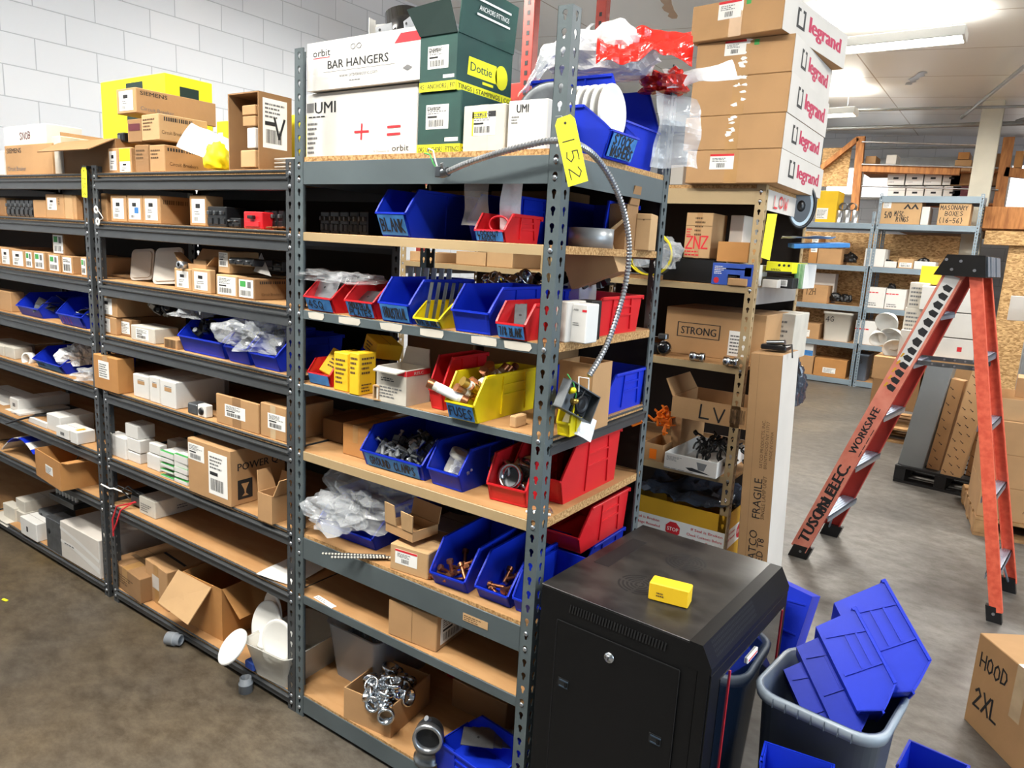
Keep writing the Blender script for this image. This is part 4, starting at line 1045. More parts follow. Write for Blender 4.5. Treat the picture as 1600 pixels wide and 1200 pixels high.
# ================================================================== TRASH CAN with blue bins
tc_ = thing('trash_can', 'grey plastic trash can filled with blue bins', 'trash can', (1.583, .365, 0), radians(-6))
mb = MB()
def rrect(wx, wy, r, z, n=5):
    pts = []
    for cx, cy, a0 in ((wx - r, wy - r, 0), (-wx + r, wy - r, 90), (-wx + r, -wy + r, 180), (wx - r, -wy + r, 270)):
        for i in range(n + 1): a = radians(a0 + 90 * i / n); pts.append((cx + r * cos(a), cy + r * sin(a), z))
    return pts
def loft(mb, rings, m, cap0=True, cap1=False):
    n = len(rings[0]); vs = [p for r in rings for p in r]; fs = []
    for i in range(len(rings) - 1):
        for k in range(n): fs.append((i * n + k, i * n + (k + 1) % n, (i + 1) * n + (k + 1) % n, (i + 1) * n + k))
    mb.add(vs, fs, m, True)
    if cap0: mb.add(rings[0], [tuple(range(n))[::-1]], m)
    if cap1: mb.add(rings[-1], [tuple(range(n))], m)
TH = .58; tx, ty = .143, .138
loft(mb, [rrect(tx * .78, ty * .78, .05, 0), rrect(tx * .97, ty * .97, .06, TH - .03), rrect(tx * 1.0, ty * 1.0, .06, TH - .03), rrect(tx * 1.01, ty * 1.01, .06, TH)], 'bin_grey')
loft(mb, [rrect(tx * 1.01, ty * 1.01, .06, TH), rrect(tx * .97, ty * .97, .055, TH), rrect(tx * .94, ty * .94, .055, TH - .05), rrect(tx * .75, ty * .75, .045, .01)], 'bin_grey', False, True)
mb.build('can_body', tc_)
mb = MB(); mat('rim_grey', '#8d98a3', .35)
loft(mb, [rrect(tx * 1.0, ty * 1.0, .06, TH - .028), rrect(tx * 1.06, ty * 1.06, .065, TH - .026), rrect(tx * 1.08, ty * 1.08, .065, TH - .004), rrect(tx * 1.04, ty * 1.04, .065, TH + .003), rrect(tx * 1.0, ty * 1.0, .06, TH)], 'rim_grey', False)
for i in range(-3, 4):
    mb.box(i * .03 - .001, i * .03 + .001, -ty * 1.085, -ty * 1.05, TH - .026, TH - .003, 'bin_grey')
mb.build('can_rim', tc_)
# ================================================================== things on the shelves
def B(label, px0, px1, tp, y, z=None, d=None, dpx=None, rz=0.0, bot=None, fn=None, **kw):
    """front face at depth y: columns px0..px1 of its bottom edge, row tp of its upper left corner; d = length or dpx = column of the rear right corner"""
    if z is None:
        xx = solve(px0, None, (0, y, 1.2), 'x')
        for _ in range(6): z = solve(None, bot, (xx, y, 0), 'z'); xx = solve(px0, None, (0, y, z), 'x')
    x0 = solve(px0, None, (0, y, z), 'x'); a = Vector((x0, y, z))
    ux, uy = cos(rz), sin(rz); n = r_ - f_ * ((px1 - 800) / F)
    w_ = -(n.dot(a - CAM)) / (n.x * ux + n.y * uy)
    h = solve(None, tp, a, 'z') - z
    if dpx is not None:
        c = a + Vector((ux, uy, 0)) * w_; n = r_ - f_ * ((dpx - 800) / F); d = -(n.dot(c - CAM)) / (n.x * -uy + n.y * ux)
    d = max(min(d, 1.2), .01)
    if fn == 'bin': return bin_(label, (x0, y, z), (w_, d, h), rz, **kw)
    return carton(label, (x0, y, z), (w_, d, h), rz, **kw)
LD = [z + .0016 for z in LEFTZ]; L1, L2, L3, L4, L5, L6, L7, L8 = LD
S1 = ('F', .15, .12, .85, .88, 'small')
def siemens_marks(front='R'):
    return [('b', front, 'SIEMENS', .05, .74, .16, 'ink', .32), ('t', front, 'Circuit Breaker', .05, .14, .15, 'ink_grey', .4)]

# --- top of the left units
B('big bright yellow carton with torn top behind the stacked brown boxes', 164, 262, 129, .16, L1, d=.2, m='yellow_card', tape=None, prints=[('r', 'F', .42, .55, .68, .95, 'green_dark'), ('r', 'F', .25, .3, .4, .45, 'gold_card'), ('r', 'T', .1, .3, .9, .55, 'ink_brown'), ('r', 'R', .3, .5, .7, .9, 'green_dark')])
B('small yellow box between the breaker boxes and the tall open carton', 340, 356, 190, .22, L1, d=.12, m='yellow_card', tape=None, labels=[('F', .15, .3, .6, .8, 'lines')])
B('yellow box behind the tall open carton, at the unit corner', 448, 470, 180, .2, L1, d=.12, m='yellow_card', tape=None)
B('brown breaker box in bottom row, white label in front, left of the yellow labelled one', 170, 185, 232, .03, L1, d=.16, m='card', tape=None, labels=[S1])
B('brown breaker box in bottom row with white and yellow label', 186, 206, 231, .03, L1, d=.16, m='card', tape=None, labels=[('F', .1, .45, .9, .95, 'yellow'), ('F', .1, .05, .9, .45, 'small')])
B('dull brown breaker box in bottom row, left of the longest one', 212, 233, 227, .02, L1, d=.22, m='card_dark', tape=None, prints=[('l', 'F', .1, .5, .9, .9, 'ink_brown', 3)])
B('long brown breaker box in bottom row with dotted stripe on its side', 234.5, 258, 227, .015, L1, dpx=345, m='card', tape=None, prints=[('l', 'F', .1, .5, .9, .9, 'ink_brown', 3), ('k', 'R', .05, .78, .7, .9, 'ink'), ('t', 'R', 'Circuit Breakers', .08, .25, .14, 'ink_brown', .5)])
ztop = L1 + .109
B('brown carton with dark end lying under the leaning breaker box', 200, 222, 187, .03, ztop, d=.2, m='card_dark', tape=None, prints=[('r', 'F', .1, .5, .9, .8, 'maroon')])
B('long brown breaker box with striped side, leaning on the row below it', 222, 249, 180, .02, ztop, dpx=325, m='card_light', tape=None, rz=-.05, prints=[('l', 'F', .1, .4, .8, .9, 'ink_brown', 4), ('k', 'R', .1, .75, .7, .9, 'ink'), ('t', 'R', 'Circuit Breakers', .05, .25, .14, 'ink_brown', .5)])
B('topmost brown breaker carton, white end label, propped on the leaning one', 183, 213, 140, .045, ztop + .108, dpx=338, m='card', tape=None, labels=[('F', .15, .12, .85, .9, 'small')], prints=siemens_marks('R'))
o = sheet('plastic_bag', 'white and yellow plastic bag spilling over the long breaker box', 'bag', (-.55, .06, 1.90), .17, .1, 'bag_white', 5, .03, rot=(radians(62), radians(18), radians(20)))
o2 = blob('plastic_wrap', 'crumpled yellow wrapper below the white bag on the top shelf', 'wrapper', (-.475, .06, 1.84), (.05, .04, .05), 'yellow_card', 9)
t = B('tall open carton with a large shipping label on its side, small boxes inside', 358, 405, 147, .02, L1, dpx=456, m='card_dark', top='sidewall', tape=None, labels=[('R', .12, .3, .85, .93, 'ship')], prints=[('h', 'R', 'V', .45, .45, .25, 'ink', .3)])
for i, (a, b, tp, bt, mm, lab) in enumerate([(376, 399, 235, 262, 'card_light', 'small brown box standing at the bottom of the tall open carton'), (386, 399, 200, 232, 'white_card', 'small white box in the middle of the tall open carton'), (379, 399, 182, 198, 'card', 'small brown box below the topmost one in the tall open carton'), (378, 399, 165, 181, 'card', 'topmost small brown box in the tall open carton')]):
    B(lab, a, b, tp, .032, None, bot=bt, d=.09, m=mm, tape=None, name='small_box')
t = thing('plastic_tray_stack', 'stack of clear trays lying at the right end of the top shelf', 'tray', (-.13, .12, L1))
for k in range(4):
    mb = MB(); mb.box(-.06, .06, -.05, .05, k * .012, k * .012 + .006, 'clear_lid', .002); mb.build('tray', t)
B('orange brown breaker carton near the left end of the top shelf', 10, 83, 228, .02, L1, d=.11, m='card', tape=None, prints=siemens_marks('F'))
B('white and pink carton with handwriting lying on the left breaker carton', 8, 73, 199, .05, L1 + .098, d=.15, m='white_card', tape=None, prints=[('h', 'F', 'SNOB', .4, .5, .25, 'maroon', .25), ('r', 'F', 0, 0, 1, .12, 'ink_red')])
B('white carton at the far left end of the top shelf', -30, 7, 238, .02, L1, d=.1, m='white_card', tape=None)
t = B('open carton with a ribbed flap hanging over its front on the top shelf', 97, 183, 222, .04, L1, d=.25, m='card_dark', top='open', tape=None, flaps={'F': (-28, .11), 'L': (60, .05)})
B('white edged carton standing left of the carton with the hanging flap', 84, 97, 213, .03, L1, d=.2, m='white_dirty', tape=None)
mb = MB(); mb.box(0, .05, 0, .05, 0, .035, 'black_plastic', .004); mb.box(.01, .03, -.002, 0, .01, .025, 'steel'); tag(mb.build('breaker', None, (-1.13, .06, L1 + .12)), 'small black breaker lying on the left breaker boxes', 'breaker')

# --- breakers: moulded black switches
def breaker(label, px0, px1, top, y, z, d=.07, m='black_plastic', group=None, poles=3):
    x0 = solve(px0, None, (0, y, z), 'x'); x1 = solve(px1, None, (0, y, z), 'x'); h = solve(None, top, (x0, y, z), 'z') - z; w_ = x1 - x0
    t = thing('circuit_breaker', label, 'circuit breaker', (x0, y, z), group=group)
    mb = MB(); mb.box(0, w_, .004, d, 0, h, m, .003)
    for k in range(poles): mb.box(w_ * (k + .12) / poles, w_ * (k + .88) / poles, 0, .006, h * .12, h * .45, m, .002)
    mb.build('breaker_body', t)
    for k in range(poles):
        mb = MB(); mb.box(w_ * (k + .35) / poles, w_ * (k + .65) / poles, -.008, .006, h * .58, h * .78, 'dull_steel' if m == 'black_plastic' else 'black_plastic', .002); mb.build('switch_handle', t)
    return t
# --- second shelf, left unit and middle unit
B('end of a brown carton at the left edge of the second shelf', -25, 9, 308, .03, L2, d=.2, m='card_dark', tape=None)
for i in range(6): breaker('black breaker in the tight row on the second shelf, far left', 10 + i * 7, 16.4 + i * 7, 312, .03, L2, group='black breakers far left', poles=1)
B('short brown card box next to the row of black breakers', 53, 72, 312, .03, L2, d=.1, m='card', tape=None)
B('brown box with white label and black stamp, second shelf, left of post 153', 73, 101, 303, .02, L2, d=.22, m='card', tape=None, labels=[('F', .1, .35, .6, .85, 'small')], prints=[('h', 'F', 'T13', .7, .85, .12, 'ink', None, -pi / 2)])
B('narrow brown box standing right of the stamped box on the second shelf', 102, 114, 304, .02, L2, d=.22, m='card_light', tape=None)
B('narrow brown box with its side to the tag 153 post', 115, 120, 305, .02, L2, dpx=131, m='card', tape=None)
B('brown box directly right of post 153 behind two white paper tags', 148, 168, 302, .03, L2, d=.2, m='card', tape=None, prints=[('l', 'F', .1, .6, .9, .75, 'ink_brown', 1)])
B('brown breaker box with plain white label, second of the row beside post 153', 174, 198, 305, .018, L2, d=.24, m='card', tape=None, labels=[S1])
B('brown breaker box whose label has a blue sticker', 200, 223, 305, .018, L2, d=.24, m='card', tape=None, labels=[('F', .12, .12, .88, .88, 'bluesticker')])
B('brown breaker box with white label and a long bare side, second shelf', 224, 251, 305, .018, L2, dpx=300, m='card', tape=None, labels=[S1], prints=[('k', 'R', .1, .7, .9, .85, 'ink_brown')])
B('lone brown breaker box beside the black and red breakers', 297, 322, 305, .018, L2, dpx=350, m='card', tape=None, labels=[('F', .15, .1, .95, .88, 'small')])
breaker('large black breaker in front of the lone brown box, second shelf', 323, 352, 322, .01, L2, .08)
breaker('small dark breaker lying low on the second shelf', 355, 374, 340, .02, L2, .06, poles=2)
breaker('black breaker just left of the red one', 366, 377, 326, .09, L2, .06, poles=1)
breaker('bright red breaker on the second shelf', 379, 408, 330, .008, L2, .07, 'red', poles=1)
for i in range(3): breaker('black breaker with copper legs in the corner by the tall unit', 411 + i * 11, 420.5 + i * 11, 328, .05, L2, .07, group='copper legged breakers', poles=1)
for i in range(3):
    mb = MB(); mb.box(0, .022, 0, .05, 0, .004, 'copper', .001); tag(mb.build('copper_lug', None, (-.155 + i * .03, .012, L2 + .004 + i * .001), rot=(0, radians(-6), .2)), 'flat copper lug lying in front of the corner breakers', 'lug', 'copper lugs')
t = thing('paper_tag', 'pair of white ring tags hanging on the second shelf beside post 153', 'tag', (-1.16, -.016, 1.66))
for k, (dx, dz) in enumerate(((0, .0), (.008, -.045))):
    mb = MB(); mb.lathe([(.006, 0), (.016, 0), (.016, .002), (.006, .002), (.006, 0)], (dx, 0, dz), (0, -1, 0), 'white_plastic', 16); mb.build('ring', t)
mb = MB(); mb.tube([(0.01, 0, 0), (.03, .001, -.015), (.045, .002, -.03), (.03, 0, -.036), (.01, 0, -.045)], .0015, 6, 'white_plastic'); mb.build('string', t)

# --- third shelf
row = [(-14, 2, 384, 'green', 'box with yellow edge at the left picture border'), (2, 17, 386, 'small', 'box with blue marked label, second from the left picture border'), (18, 39, 389, 'small', 'wide box third from the left picture border'),
       (40, 52, 391, 'green', 'narrow box with a bright green label'), (53, 71, 392, 'green', 'box with green and black label right of the narrow one'), (76, 94, 396, 'green', 'box with label right under the raised box'),
       (97, 114, 399, 'code', 'box with a black grid code under the raised box'), (127, 136, 401, 'green', 'last box with green label against post 153')]
for a, b, tp, st, nm in row:
    B('brown breaker %s, third shelf' % nm, a, b, tp, .02, L3, d=.25, m='card', tape=None, labels=[('F', .14, .08, .9, .92, st)])
B('raised brown breaker box with green and blue label lying on the third shelf row', 83, 101, 365, .03, None, bot=397, dpx=134, m='card_dark', tape=None, labels=[('F', .08, .08, .9, .95, 'green')])
mb = MB(); mb.box(-.012, .012, 0, .03, 0, .07, 'black_plastic', .004); mb.cyl((0, -.002, .01), (0, -.02, .0), .006, 'chrome', n=10); tag(mb.build('toggle_switch', None, (-1.56, .05, L3 + .09)), 'black toggle switch standing on the third shelf row', 'switch')
B('low brown carton lying behind the leaning lids', 160, 200, 404, .22, L3, d=.2, m='card_dark', tape=None)
B('flat brown carton on the third shelf in front of the low one', 163, 205, 426, .12, L3, d=.1, m='card_dark', tape=None)
def lid(label, px, py, wd, ht, lean, rzz, m):  # a loose rounded lid leaning on the shelf, not a tray
    p = on(px, py, 'z', L3); mb = MB(); pts = []
    for cx, cz_, a0 in ((wd - .02, ht - .02, 0), (.02, ht - .02, 90), (.02, .02, 180), (wd - .02, .02, 270)):
        for i in range(6): a = radians(a0 + 18 * i); pts.append((cx + .02 * cos(a), 0, cz_ + .02 * sin(a)))
    mb.prism(pts, (0, .008, 0), m)
    q = [(wd / 2 + (x - wd / 2) * .84, -.004, ht / 2 + (z - ht / 2) * .84) for x, _, z in pts]; mb.prism(q, (0, .004, 0), m)
    tag(mb.build('lid_or_tray', None, tuple(p), rot=(radians(-lean), radians(-5), rzz)), label, 'tray')
mat('lid_grey', '#c4bfb6', .35)
lid('grey white plastic lid leaning at the left on the third shelf', 203, 438, .12, .125, 12, .25, 'lid_grey')
lid('grey white plastic lid leaning in front of the other lid, third shelf', 238, 444, .14, .14, 14, .2, 'lid_grey')
B('brown breaker box right of the lids with white label', 273, 299, 418, .02, L3, d=.2, m='card_light', tape=None, labels=[S1])
B('brown breaker box under the open box, second right of the lids', 300, 329, 419, .015, L3, dpx=338, m='card_light', tape=None, labels=[S1])
t = B('open brown box with flaps up lying on the two boxes beside the lids', 279, 322, 410, .03, None, bot=418, dpx=345, m='card', top='open', tape=None, flaps={'L': (35, .06), 'B': (60, .06), 'R': (50, .04)})
mb = MB(); mb.lathe([(.008, 0), (.014, 0), (.014, .03), (.008, .03)], (0, 0, 0), (0, -1, .1), 'zinc', 14); tag(mb.build('pipe_coupling', None, tuple(on(291, 415, 'y', .03))), 'steel coupling at the left of the open box, third shelf', 'coupling')
B('small brown box inside the open box on the third shelf', 302, 322, 405, .05, None, bot=414, dpx=337, m='card_light', tape=None, name='small_box')
B('brown box with blue and white label near the corner, third shelf', 338, 371, 428, .015, L3, d=.2, m='card_light', tape=None, labels=[('F', .08, .08, .92, .92, 'ship')])
B('brown box with green code label and long side printed, third shelf corner', 372, 398, 433, .012, L3, dpx=449, m='card_dark', tape=None, labels=[('F', .08, .08, .92, .92, 'green')], prints=[('k', 'R', .15, .75, .95, .88, 'ink'), ('t', 'R', 'Circuit Breakers', .2, .2, .12, 'ink_brown', .6)])
B('small box with white label standing on the corner boxes, third shelf', 341, 358, 392, .04, None, bot=426, d=.12, m='card_light', tape=None, labels=[('F', .1, .3, .9, .95, 'ship')])
breaker('black breaker with white label standing on the corner boxes, third shelf', 356, 394, 402, .02, L3 + .106, .08)
mb = MB(); mb.add([(0, 0, 0), (.09, 0, -.01), (0, .03, .06), (.0, .002, 0), (.09, .002, -.01), (0, .032, .06)], [(0, 1, 2), (5, 4, 3), (0, 3, 4, 1), (1, 4, 5, 2), (2, 5, 3, 0)], 'clear_lid'); tag(mb.build('plastic_cover', None, tuple(on(396, 424, 'y', .05))), 'clear folded cover beside the black breaker, third shelf', 'cover')
breaker('dark breaker behind the clear cover in the third shelf corner', 402, 440, 405, .12, L3 + .09, .1)

# --- fourth shelf
B('brown open ended carton at the left edge of the fourth shelf', -18, 18, 450, .02, L4, dpx=40, m='card', tape=None)
mb = MB(); mb.box(0, .19, 0, .15, 0, .012, 'ink_blue', .003); mb.box(.005, .185, -.001, .149, .012, .02, 'paper', .002); tag(mb.build('folder', None, (-2.06, .08, L4 + .145)), 'blue folder lying high on the carton at the left edge', 'folder')
B('blue bin with loose plates and a small blue tape, fourth shelf left', 25.5, 62, 457, .01, L4, d=.3, fn='bin', lip=.45)
B('blue bin with metal box covers and red marks, fourth shelf by post 153', 88, 130, 465, .0, L4, d=.3, fn='bin', lip=.45, words=['1111'], tape='blue', ink='ink_red')
scatter('plate', 'steel cover plate in the bin beside the tag 153 post', 'plate', 'cover plates by post 153', (-1.405, .07, L4 + .05), (.04, .06, .035), 9, 3, .5, .8)
scatter('plate', 'grey device plate in the blue bin at the far left', 'plate', 'device plates far left', (-1.80, .09, L4 + .045), (.03, .06, .04), 8, 4, .7, .7)
B('upper of two small brown boxes stacked right of post 153', 154, 183, 461, .02, None, bot=491, d=.3, m='card', tape=None, labels=[('F', .2, .1, .75, .92, 'small')])
B('lower of two small brown boxes stacked right of post 153', 156, 182, 492, .02, L4, d=.3, m='card', tape=None, labels=[('F', .1, .1, .65, .88, 'small')])
B('brown box with greenish label between the stack and white box, fourth shelf', 188, 206, 497, .04, L4, dpx=222, m='card_dark', tape=None, labels=[('F', .15, .15, .85, .85, 'lines')])
B('white carton with black fittings heaped on it, fourth shelf', 205, 242, 507, .015, L4, dpx=280, m='white_dirty', tape=None, labels=[('F', .22, .15, .75, .85, 'ship')])
scatter('chunk', 'black plastic fitting heaped on the white carton', 'fitting', 'black fittings on the white carton', (-.85, .10, L4 + .105), (.09, .06, .05), 14, 5, 1.2, 1.1)
B('little brown carton printed in columns in front of the blue bins', 256, 277, 527, .01, L4, d=.06, m='card', tape=None, prints=[('k', 'F', .1, .1, .9, .9, 'ink_brown')])
B('wide blue bin with black parts under clear film, fourth shelf', 277, 348, 501, .005, L4, d=.28, fn='bin', lip=.55)
B('narrow blue bin between the two others with a crumpled bag, fourth shelf', 349.5, 387, 513, .0, L4, d=.28, fn='bin', lip=.5)
B('blue bin in the corner, bag of black parts on top, fourth shelf', 388.5, 433, 524, -.003, L4, d=.28, fn='bin', lip=.5)
scatter('chunk', 'black plastic part in the wide blue bin, fourth shelf', 'part', 'black parts in the wide bin', (-.60, .1, L4 + .05), (.08, .06, .05), 16, 6, 1.2, 1.0)
bag('clear film lying over the wide blue bin, fourth shelf', (-.63, .05, L4 + .135), (.075, .05, .02), 'bag', 11)
bag('crumpled clear bag of black parts on the corner bins, fourth shelf', (-.25, .05, L4 + .095), (.12, .08, .075), 'bag', 12, rough=.5)
scatter('chunk', 'black part inside the crumpled bag', 'part', 'black parts in the crumpled bag', (-.24, .08, L4 + .06), (.08, .05, .05), 10, 8, 1.2, 1.0)

# --- fifth shelf
B('white carton at the left edge of the fifth shelf', -30, 6, 531, .02, L5, d=.14, m='white_dirty', tape=None)
B('white carton second from the left edge on the fifth shelf', 8, 23, 540, .02, L5, dpx=52, m='white_dirty', tape=None)
mb = MB(); mb.lathe([(.024, 0), (.032, 0), (.032, .03), (.024, .03), (.024, 0)], (0, 0, 0), (0.25, -1, .1), 'white_plastic', 24); tag(mb.build('tape_roll', None, tuple(on(50, 561, 'y', .05))), 'white tape roll standing beside the white cartons, fifth shelf', 'tape roll')
B('blue bin with white plastic bags inside, fifth shelf left of post 153', 51, 97, 542, .005, L5, d=.34, fn='bin', words=['~~~'], lip=.45)
bag('white plastic bag inside the blue bin left of post 153', (-1.62, .10, L5 + .07), (.06, .07, .06), 'bag_white', 14)
bag('clear bag of small parts beside post 153 on the fifth shelf', (-1.38, .05, L5 + .028), (.085, .07, .03), 'bag', 15)
B('brown carton with crooked white label right of post 153, fifth shelf', 148, 185, 552, -.012, L5, dpx=212, m='card_orange', tape='F', labels=[('F', .22, .35, .65, .85, 'lines')])
wh = [('first', 209, 233, 583, .02, None), ('middle', 234.5, 250, 587, .015, None), ('long last', 251, 275, 592, .01, 352)]
for nm, a, b, tp, y, dp in wh:
    B('%s of three tall white cartons on the fifth shelf' % nm, a, b, tp, y, L5, d=None if dp else .3, dpx=dp, m='white_card', tape=None, prints=[('r', 'F', .3, .6, .75, .75, 'card'), ('r', 'F', .3, .78, .75, .8, 'ink_grey')])
t = thing('wall_device', 'small metal and white device with a round button, fifth shelf', 'device', (solve(293, None, (0, .012, L5), 'x'), .012, L5))
mb = MB(); mb.box(0, .06, 0, .05, 0, .04, 'dull_steel', .004); mb.build('metal_box', t); mb = MB(); mb.box(.065, .115, 0, .03, 0, .045, 'white_plastic', .003); mb.lathe([(0, .006), (.012, .006), (.014, 0)], (.09, 0, .022), (0, -1, 0), 'black_plastic', 16); mb.build('button_plate', t)
B('square brown carton with centred shipping label, fifth shelf', 338, 404, 614, .01, L5, dpx=408, m='card', tape='FULL', tapemat='card_dark', labels=[('F', .22, .3, .7, .72, 'ship')])
B('taped brown carton with label at right end of the fifth shelf', 407, 447, 628, .012, L5, d=.2, m='card', tape='FULL', tapemat='clear_tape', labels=[('F', .3, .3, .98, .75, 'ship')])

# --- sixth shelf
SB = dict(m='white_card', tape=None, name='small_carton')
six = [('long white carton on top at the left edge, sixth shelf', -30, 15, 606, .10, None, 627, 60), ('white carton under the top one at the left edge, sixth shelf', -22, 8, 628, .08, L6, None, 40),
       ('long white carton with end label lying on others, sixth shelf left', 16, 29, 620, .06, None, 638, 110), ('small white carton under the long one, sixth shelf left', 7, 15.5, 639, .04, L6, None, 60),
       ('white carton with code below the long one, sixth shelf left', 17, 31, 641, .03, L6, None, 110),
       ('cube shaped white carton near the front, sixth shelf', 44, 73, 650, .015, L6, None, 78), ('tall white carton behind the cube shaped one, sixth shelf', 74, 95, 645, .02, L6, None, 148),
       ('white carton with small code in front of the tall one, sixth shelf', 88, 108, 665, -.005, L6 + .001, None, 140), ('white carton with orange sticker by post 153, sixth shelf', 110, 121, 672, -.012, L6 + .001, None, 150)]
for nm, a, b, tp, y, z, bt, dp in six:
    B(nm, a, b, tp, y, z, bot=bt, dpx=dp, prints=[('r', 'F', .35, .3, .65, .6, 'ink_grey')] if 'code' in nm or 'label' in nm else ([('r', 'T', .2, .2, .6, .7, 'gold_card')] if 'orange' in nm else []), **SB)
mb = MB(); mb.tube([(-2.12, -.03, .63), (-2.02, -.01, .665), (-1.95, .03, .69), (-1.88, .06, .70), (-1.75, .12, .70)], .005, 8, 'black_plastic'); tag(mb.build('cable', None), 'black cable hanging over the sixth shelf at the left', 'cable')
B('black case behind the white cartons, sixth shelf left', 32, 60, 643, .10, L6, d=.2, m='black_plastic', tape=None, name='case', cat='case')
st = [('squat white carton left of the small stack, sixth shelf', 169, 197, 676, .02, L6, None, 215),
      ('bottom carton of the stack of three white ones, sixth shelf', 199, 219, 703, .03, L6, None, 243), ('middle carton of the stack of three white ones, sixth shelf', 199, 219, 682, .03, None, 702, 243),
      ('topmost carton of the stack of three white ones, sixth shelf', 196, 215, 660, .03, None, 681, 243),
      ('low white carton right of the stack of three, sixth shelf', 230, 250, 707, .03, L6, None, 262), ('white carton on the low one right of the stack of three', 233, 250, 691, .035, None, 706, 262),
      ('white carton behind the thin boxes, sixth shelf', 262, 276, 686, .12, L6, None, 296)]
for nm, a, b, tp, y, z, bt, dp in st: B(nm, a, b, tp, y, z, bot=bt, dpx=dp, **SB)
for c in range(2):
    for k in range(5):
        B(('thin white box with green edge in the left pile of five', 'thin white box with green edge in the right pile of five')[c], 250 + c * 22, 270.5 + c * 22, 0 + 741 - k * 9.4 + c * 5, .01, L6 + k * .0205, d=.08, m='white_card', tape=None, name='thin_box', rz=.0 + .04 * (k % 2), group='thin boxes with green edges',
          prints=[('r', 'T', 0, 0, 1, .15, 'ink_green')])
B('large brown carton printed POWER with a tall shipping label, sixth shelf', 295, 361, 683, -.01, L6, dpx=446, m='card', tape=None, labels=[('F', .02, .62, .4, .92, 'ship'), ('F', .5, .12, .93, .88, 'ship')],
  prints=[('b', 'R', 'POWER QU', .12, .62, .13, 'ink', .85), ('r', 'R', .12, .1, .38, .45, 'ink'), ('p', 'R', [(.18, .38), (.32, .38), (.27, .27), (.26, .2), (.31, .15), (.19, .15), (.24, .2), (.23, .27)], 0, 0, 0, 'card')])
B('brown open carton with raised flaps in the corner of the sixth shelf', 403, 425, 768, -.012, L6, dpx=455, m='card', top='open', tape=None, flaps={'L': (75, .07), 'B': (80, .06), 'R': (70, .06)})
# --- seventh shelf, left
t = thing('tote_bag', 'blue and white striped bag lying at the left of the seventh shelf', 'bag', (-2.12, .12, L7))
mb = MB()
for i in range(14):
    a0, a1 = i / 14, (i + 1) / 14; f0 = lambda a: (-.16 + .36 * a, .10 * sin(a * 2.6) + .012)
    (x0, z0_), (x1, z1_) = f0(a0), f0(a1); mm = 'white_card' if i % 5 in (1, 2) else ('blue' if i > 1 else 'card_grey')
    mb.slab([(x0, -.12, z0_), (x1, -.12, z1_), (x1, .14, z1_), (x0, .14, z0_)], .004, mm)
mb.build('bag_body', t)
mb = MB(); mb.lathe([(.0, .0), (.03, 0), (.042, .06), (.039, .06), (.028, .004), (0, .004)], (0, 0, 0), (.6, -.4, .35), 'white_plastic', 18); tag(mb.build('plastic_cup', None, (-1.86, .05, L7 + .03)), 'white plastic cup lying beside the open brown carton, seventh shelf', 'cup')
mb = MB(); mb.lathe([(.0, 0), (.025, 0), (.025, .012), (0, .012)], (0, 0, 0), (0, 0, 1), 'orange_plastic', 18); tag(mb.build('tape_roll', None, (-1.80, .03, L7)), 'flat orange roll in front of the white cup, seventh shelf', 'tape roll')
def P2(label, bl, br, tp, z, d, **kw):
    a = on(bl[0], bl[1], 'z', z); b = on(br[0], br[1], 'z', z); rz = math.atan2(b.y - a.y, b.x - a.x); h = solve(None, tp, a, 'z') - z
    fn = kw.pop('fn', carton)
    return fn(label, (a.x, a.y, z), ((b - a).length, d, h), rz, **kw)
P2('open brown carton with small white sticker hanging over the seventh shelf edge', (57, 742), (96, 768), 700, L7, .27, m='card_orange', top='open', tape=None, labels=[('F', .42, .35, .7, .65, 'lines')], flaps={'R': (5, .05)})
mb = MB(); mb.tube([(0, 0, 0), (.03, .01, .05), (.06, .03, .04), (.08, .08, -.02)], .004, 6, 'black_plastic'); mb.tube([(.05, 0, -.02), (.07, .02, .06), (.1, .05, .03)], .004, 6, 'black_plastic'); tag(mb.build('cable', None, (-1.62, .05, L7 + .07)), 'black cable in the open brown carton, seventh shelf', 'cable')
t = thing('transformer', 'black transformer with tangled leads beside post 153, seventh shelf', 'transformer', (-1.13, .05, L7))
mb = MB(); mb.box(0, .10, 0, .09, 0, .07, 'black_plastic', .008); mb.box(.01, .09, -.006, 0, .01, .05, 'dull_steel', .003); mb.build('case', t)
for k, (mm, pts) in enumerate([('black_plastic', [(.02, 0, .06), (-.02, -.04, .09), (-.06, -.05, .06), (-.09, -.06, .07)]), ('white_plastic', [(.0, -.01, .05), (-.03, -.055, .08), (-.05, -.06, .075), (-.1, -.07, .085)]),
                               ('red_trim', [(.05, -.01, .03), (.03, -.06, 0), (.01, -.07, -.06), (-.01, -.075, -.1)]), ('red_trim', [(.06, -.01, .03), (.0, -.06, .01), (-.02, -.07, -.05), (-.01, -.075, -.12)]), ('black_plastic', [(.08, .0, .06), (.04, -.03, .1), (-.01, -.03, .07), (.03, -.02, .04)])]):
    mb = MB(); mb.tube(pts, .0035, 6, mm); mb.build('wire', t)
B('low white carton with print beside the transformer, seventh shelf', 218, 243, 774, .03, L7, dpx=309, m='white_dirty', tape=None, prints=[('l', 'F', .1, .2, .8, .7, 'ink_grey', 4), ('l', 'R', .5, .3, .9, .6, 'ink_grey', 2)])
sheet('paper_sheet', 'white printed sheet lying at the right end of the seventh shelf', 'paper', (-.13, .10, L7 + .006), .16, .2, 'paper', 3, .004, rot=(0, 0, .15))
blob('black_fitting', 'black lump at the back corner of the seventh shelf', 'part', (-.13, .32, L7 + .02), (.05, .04, .02), 'black_plastic', 7)
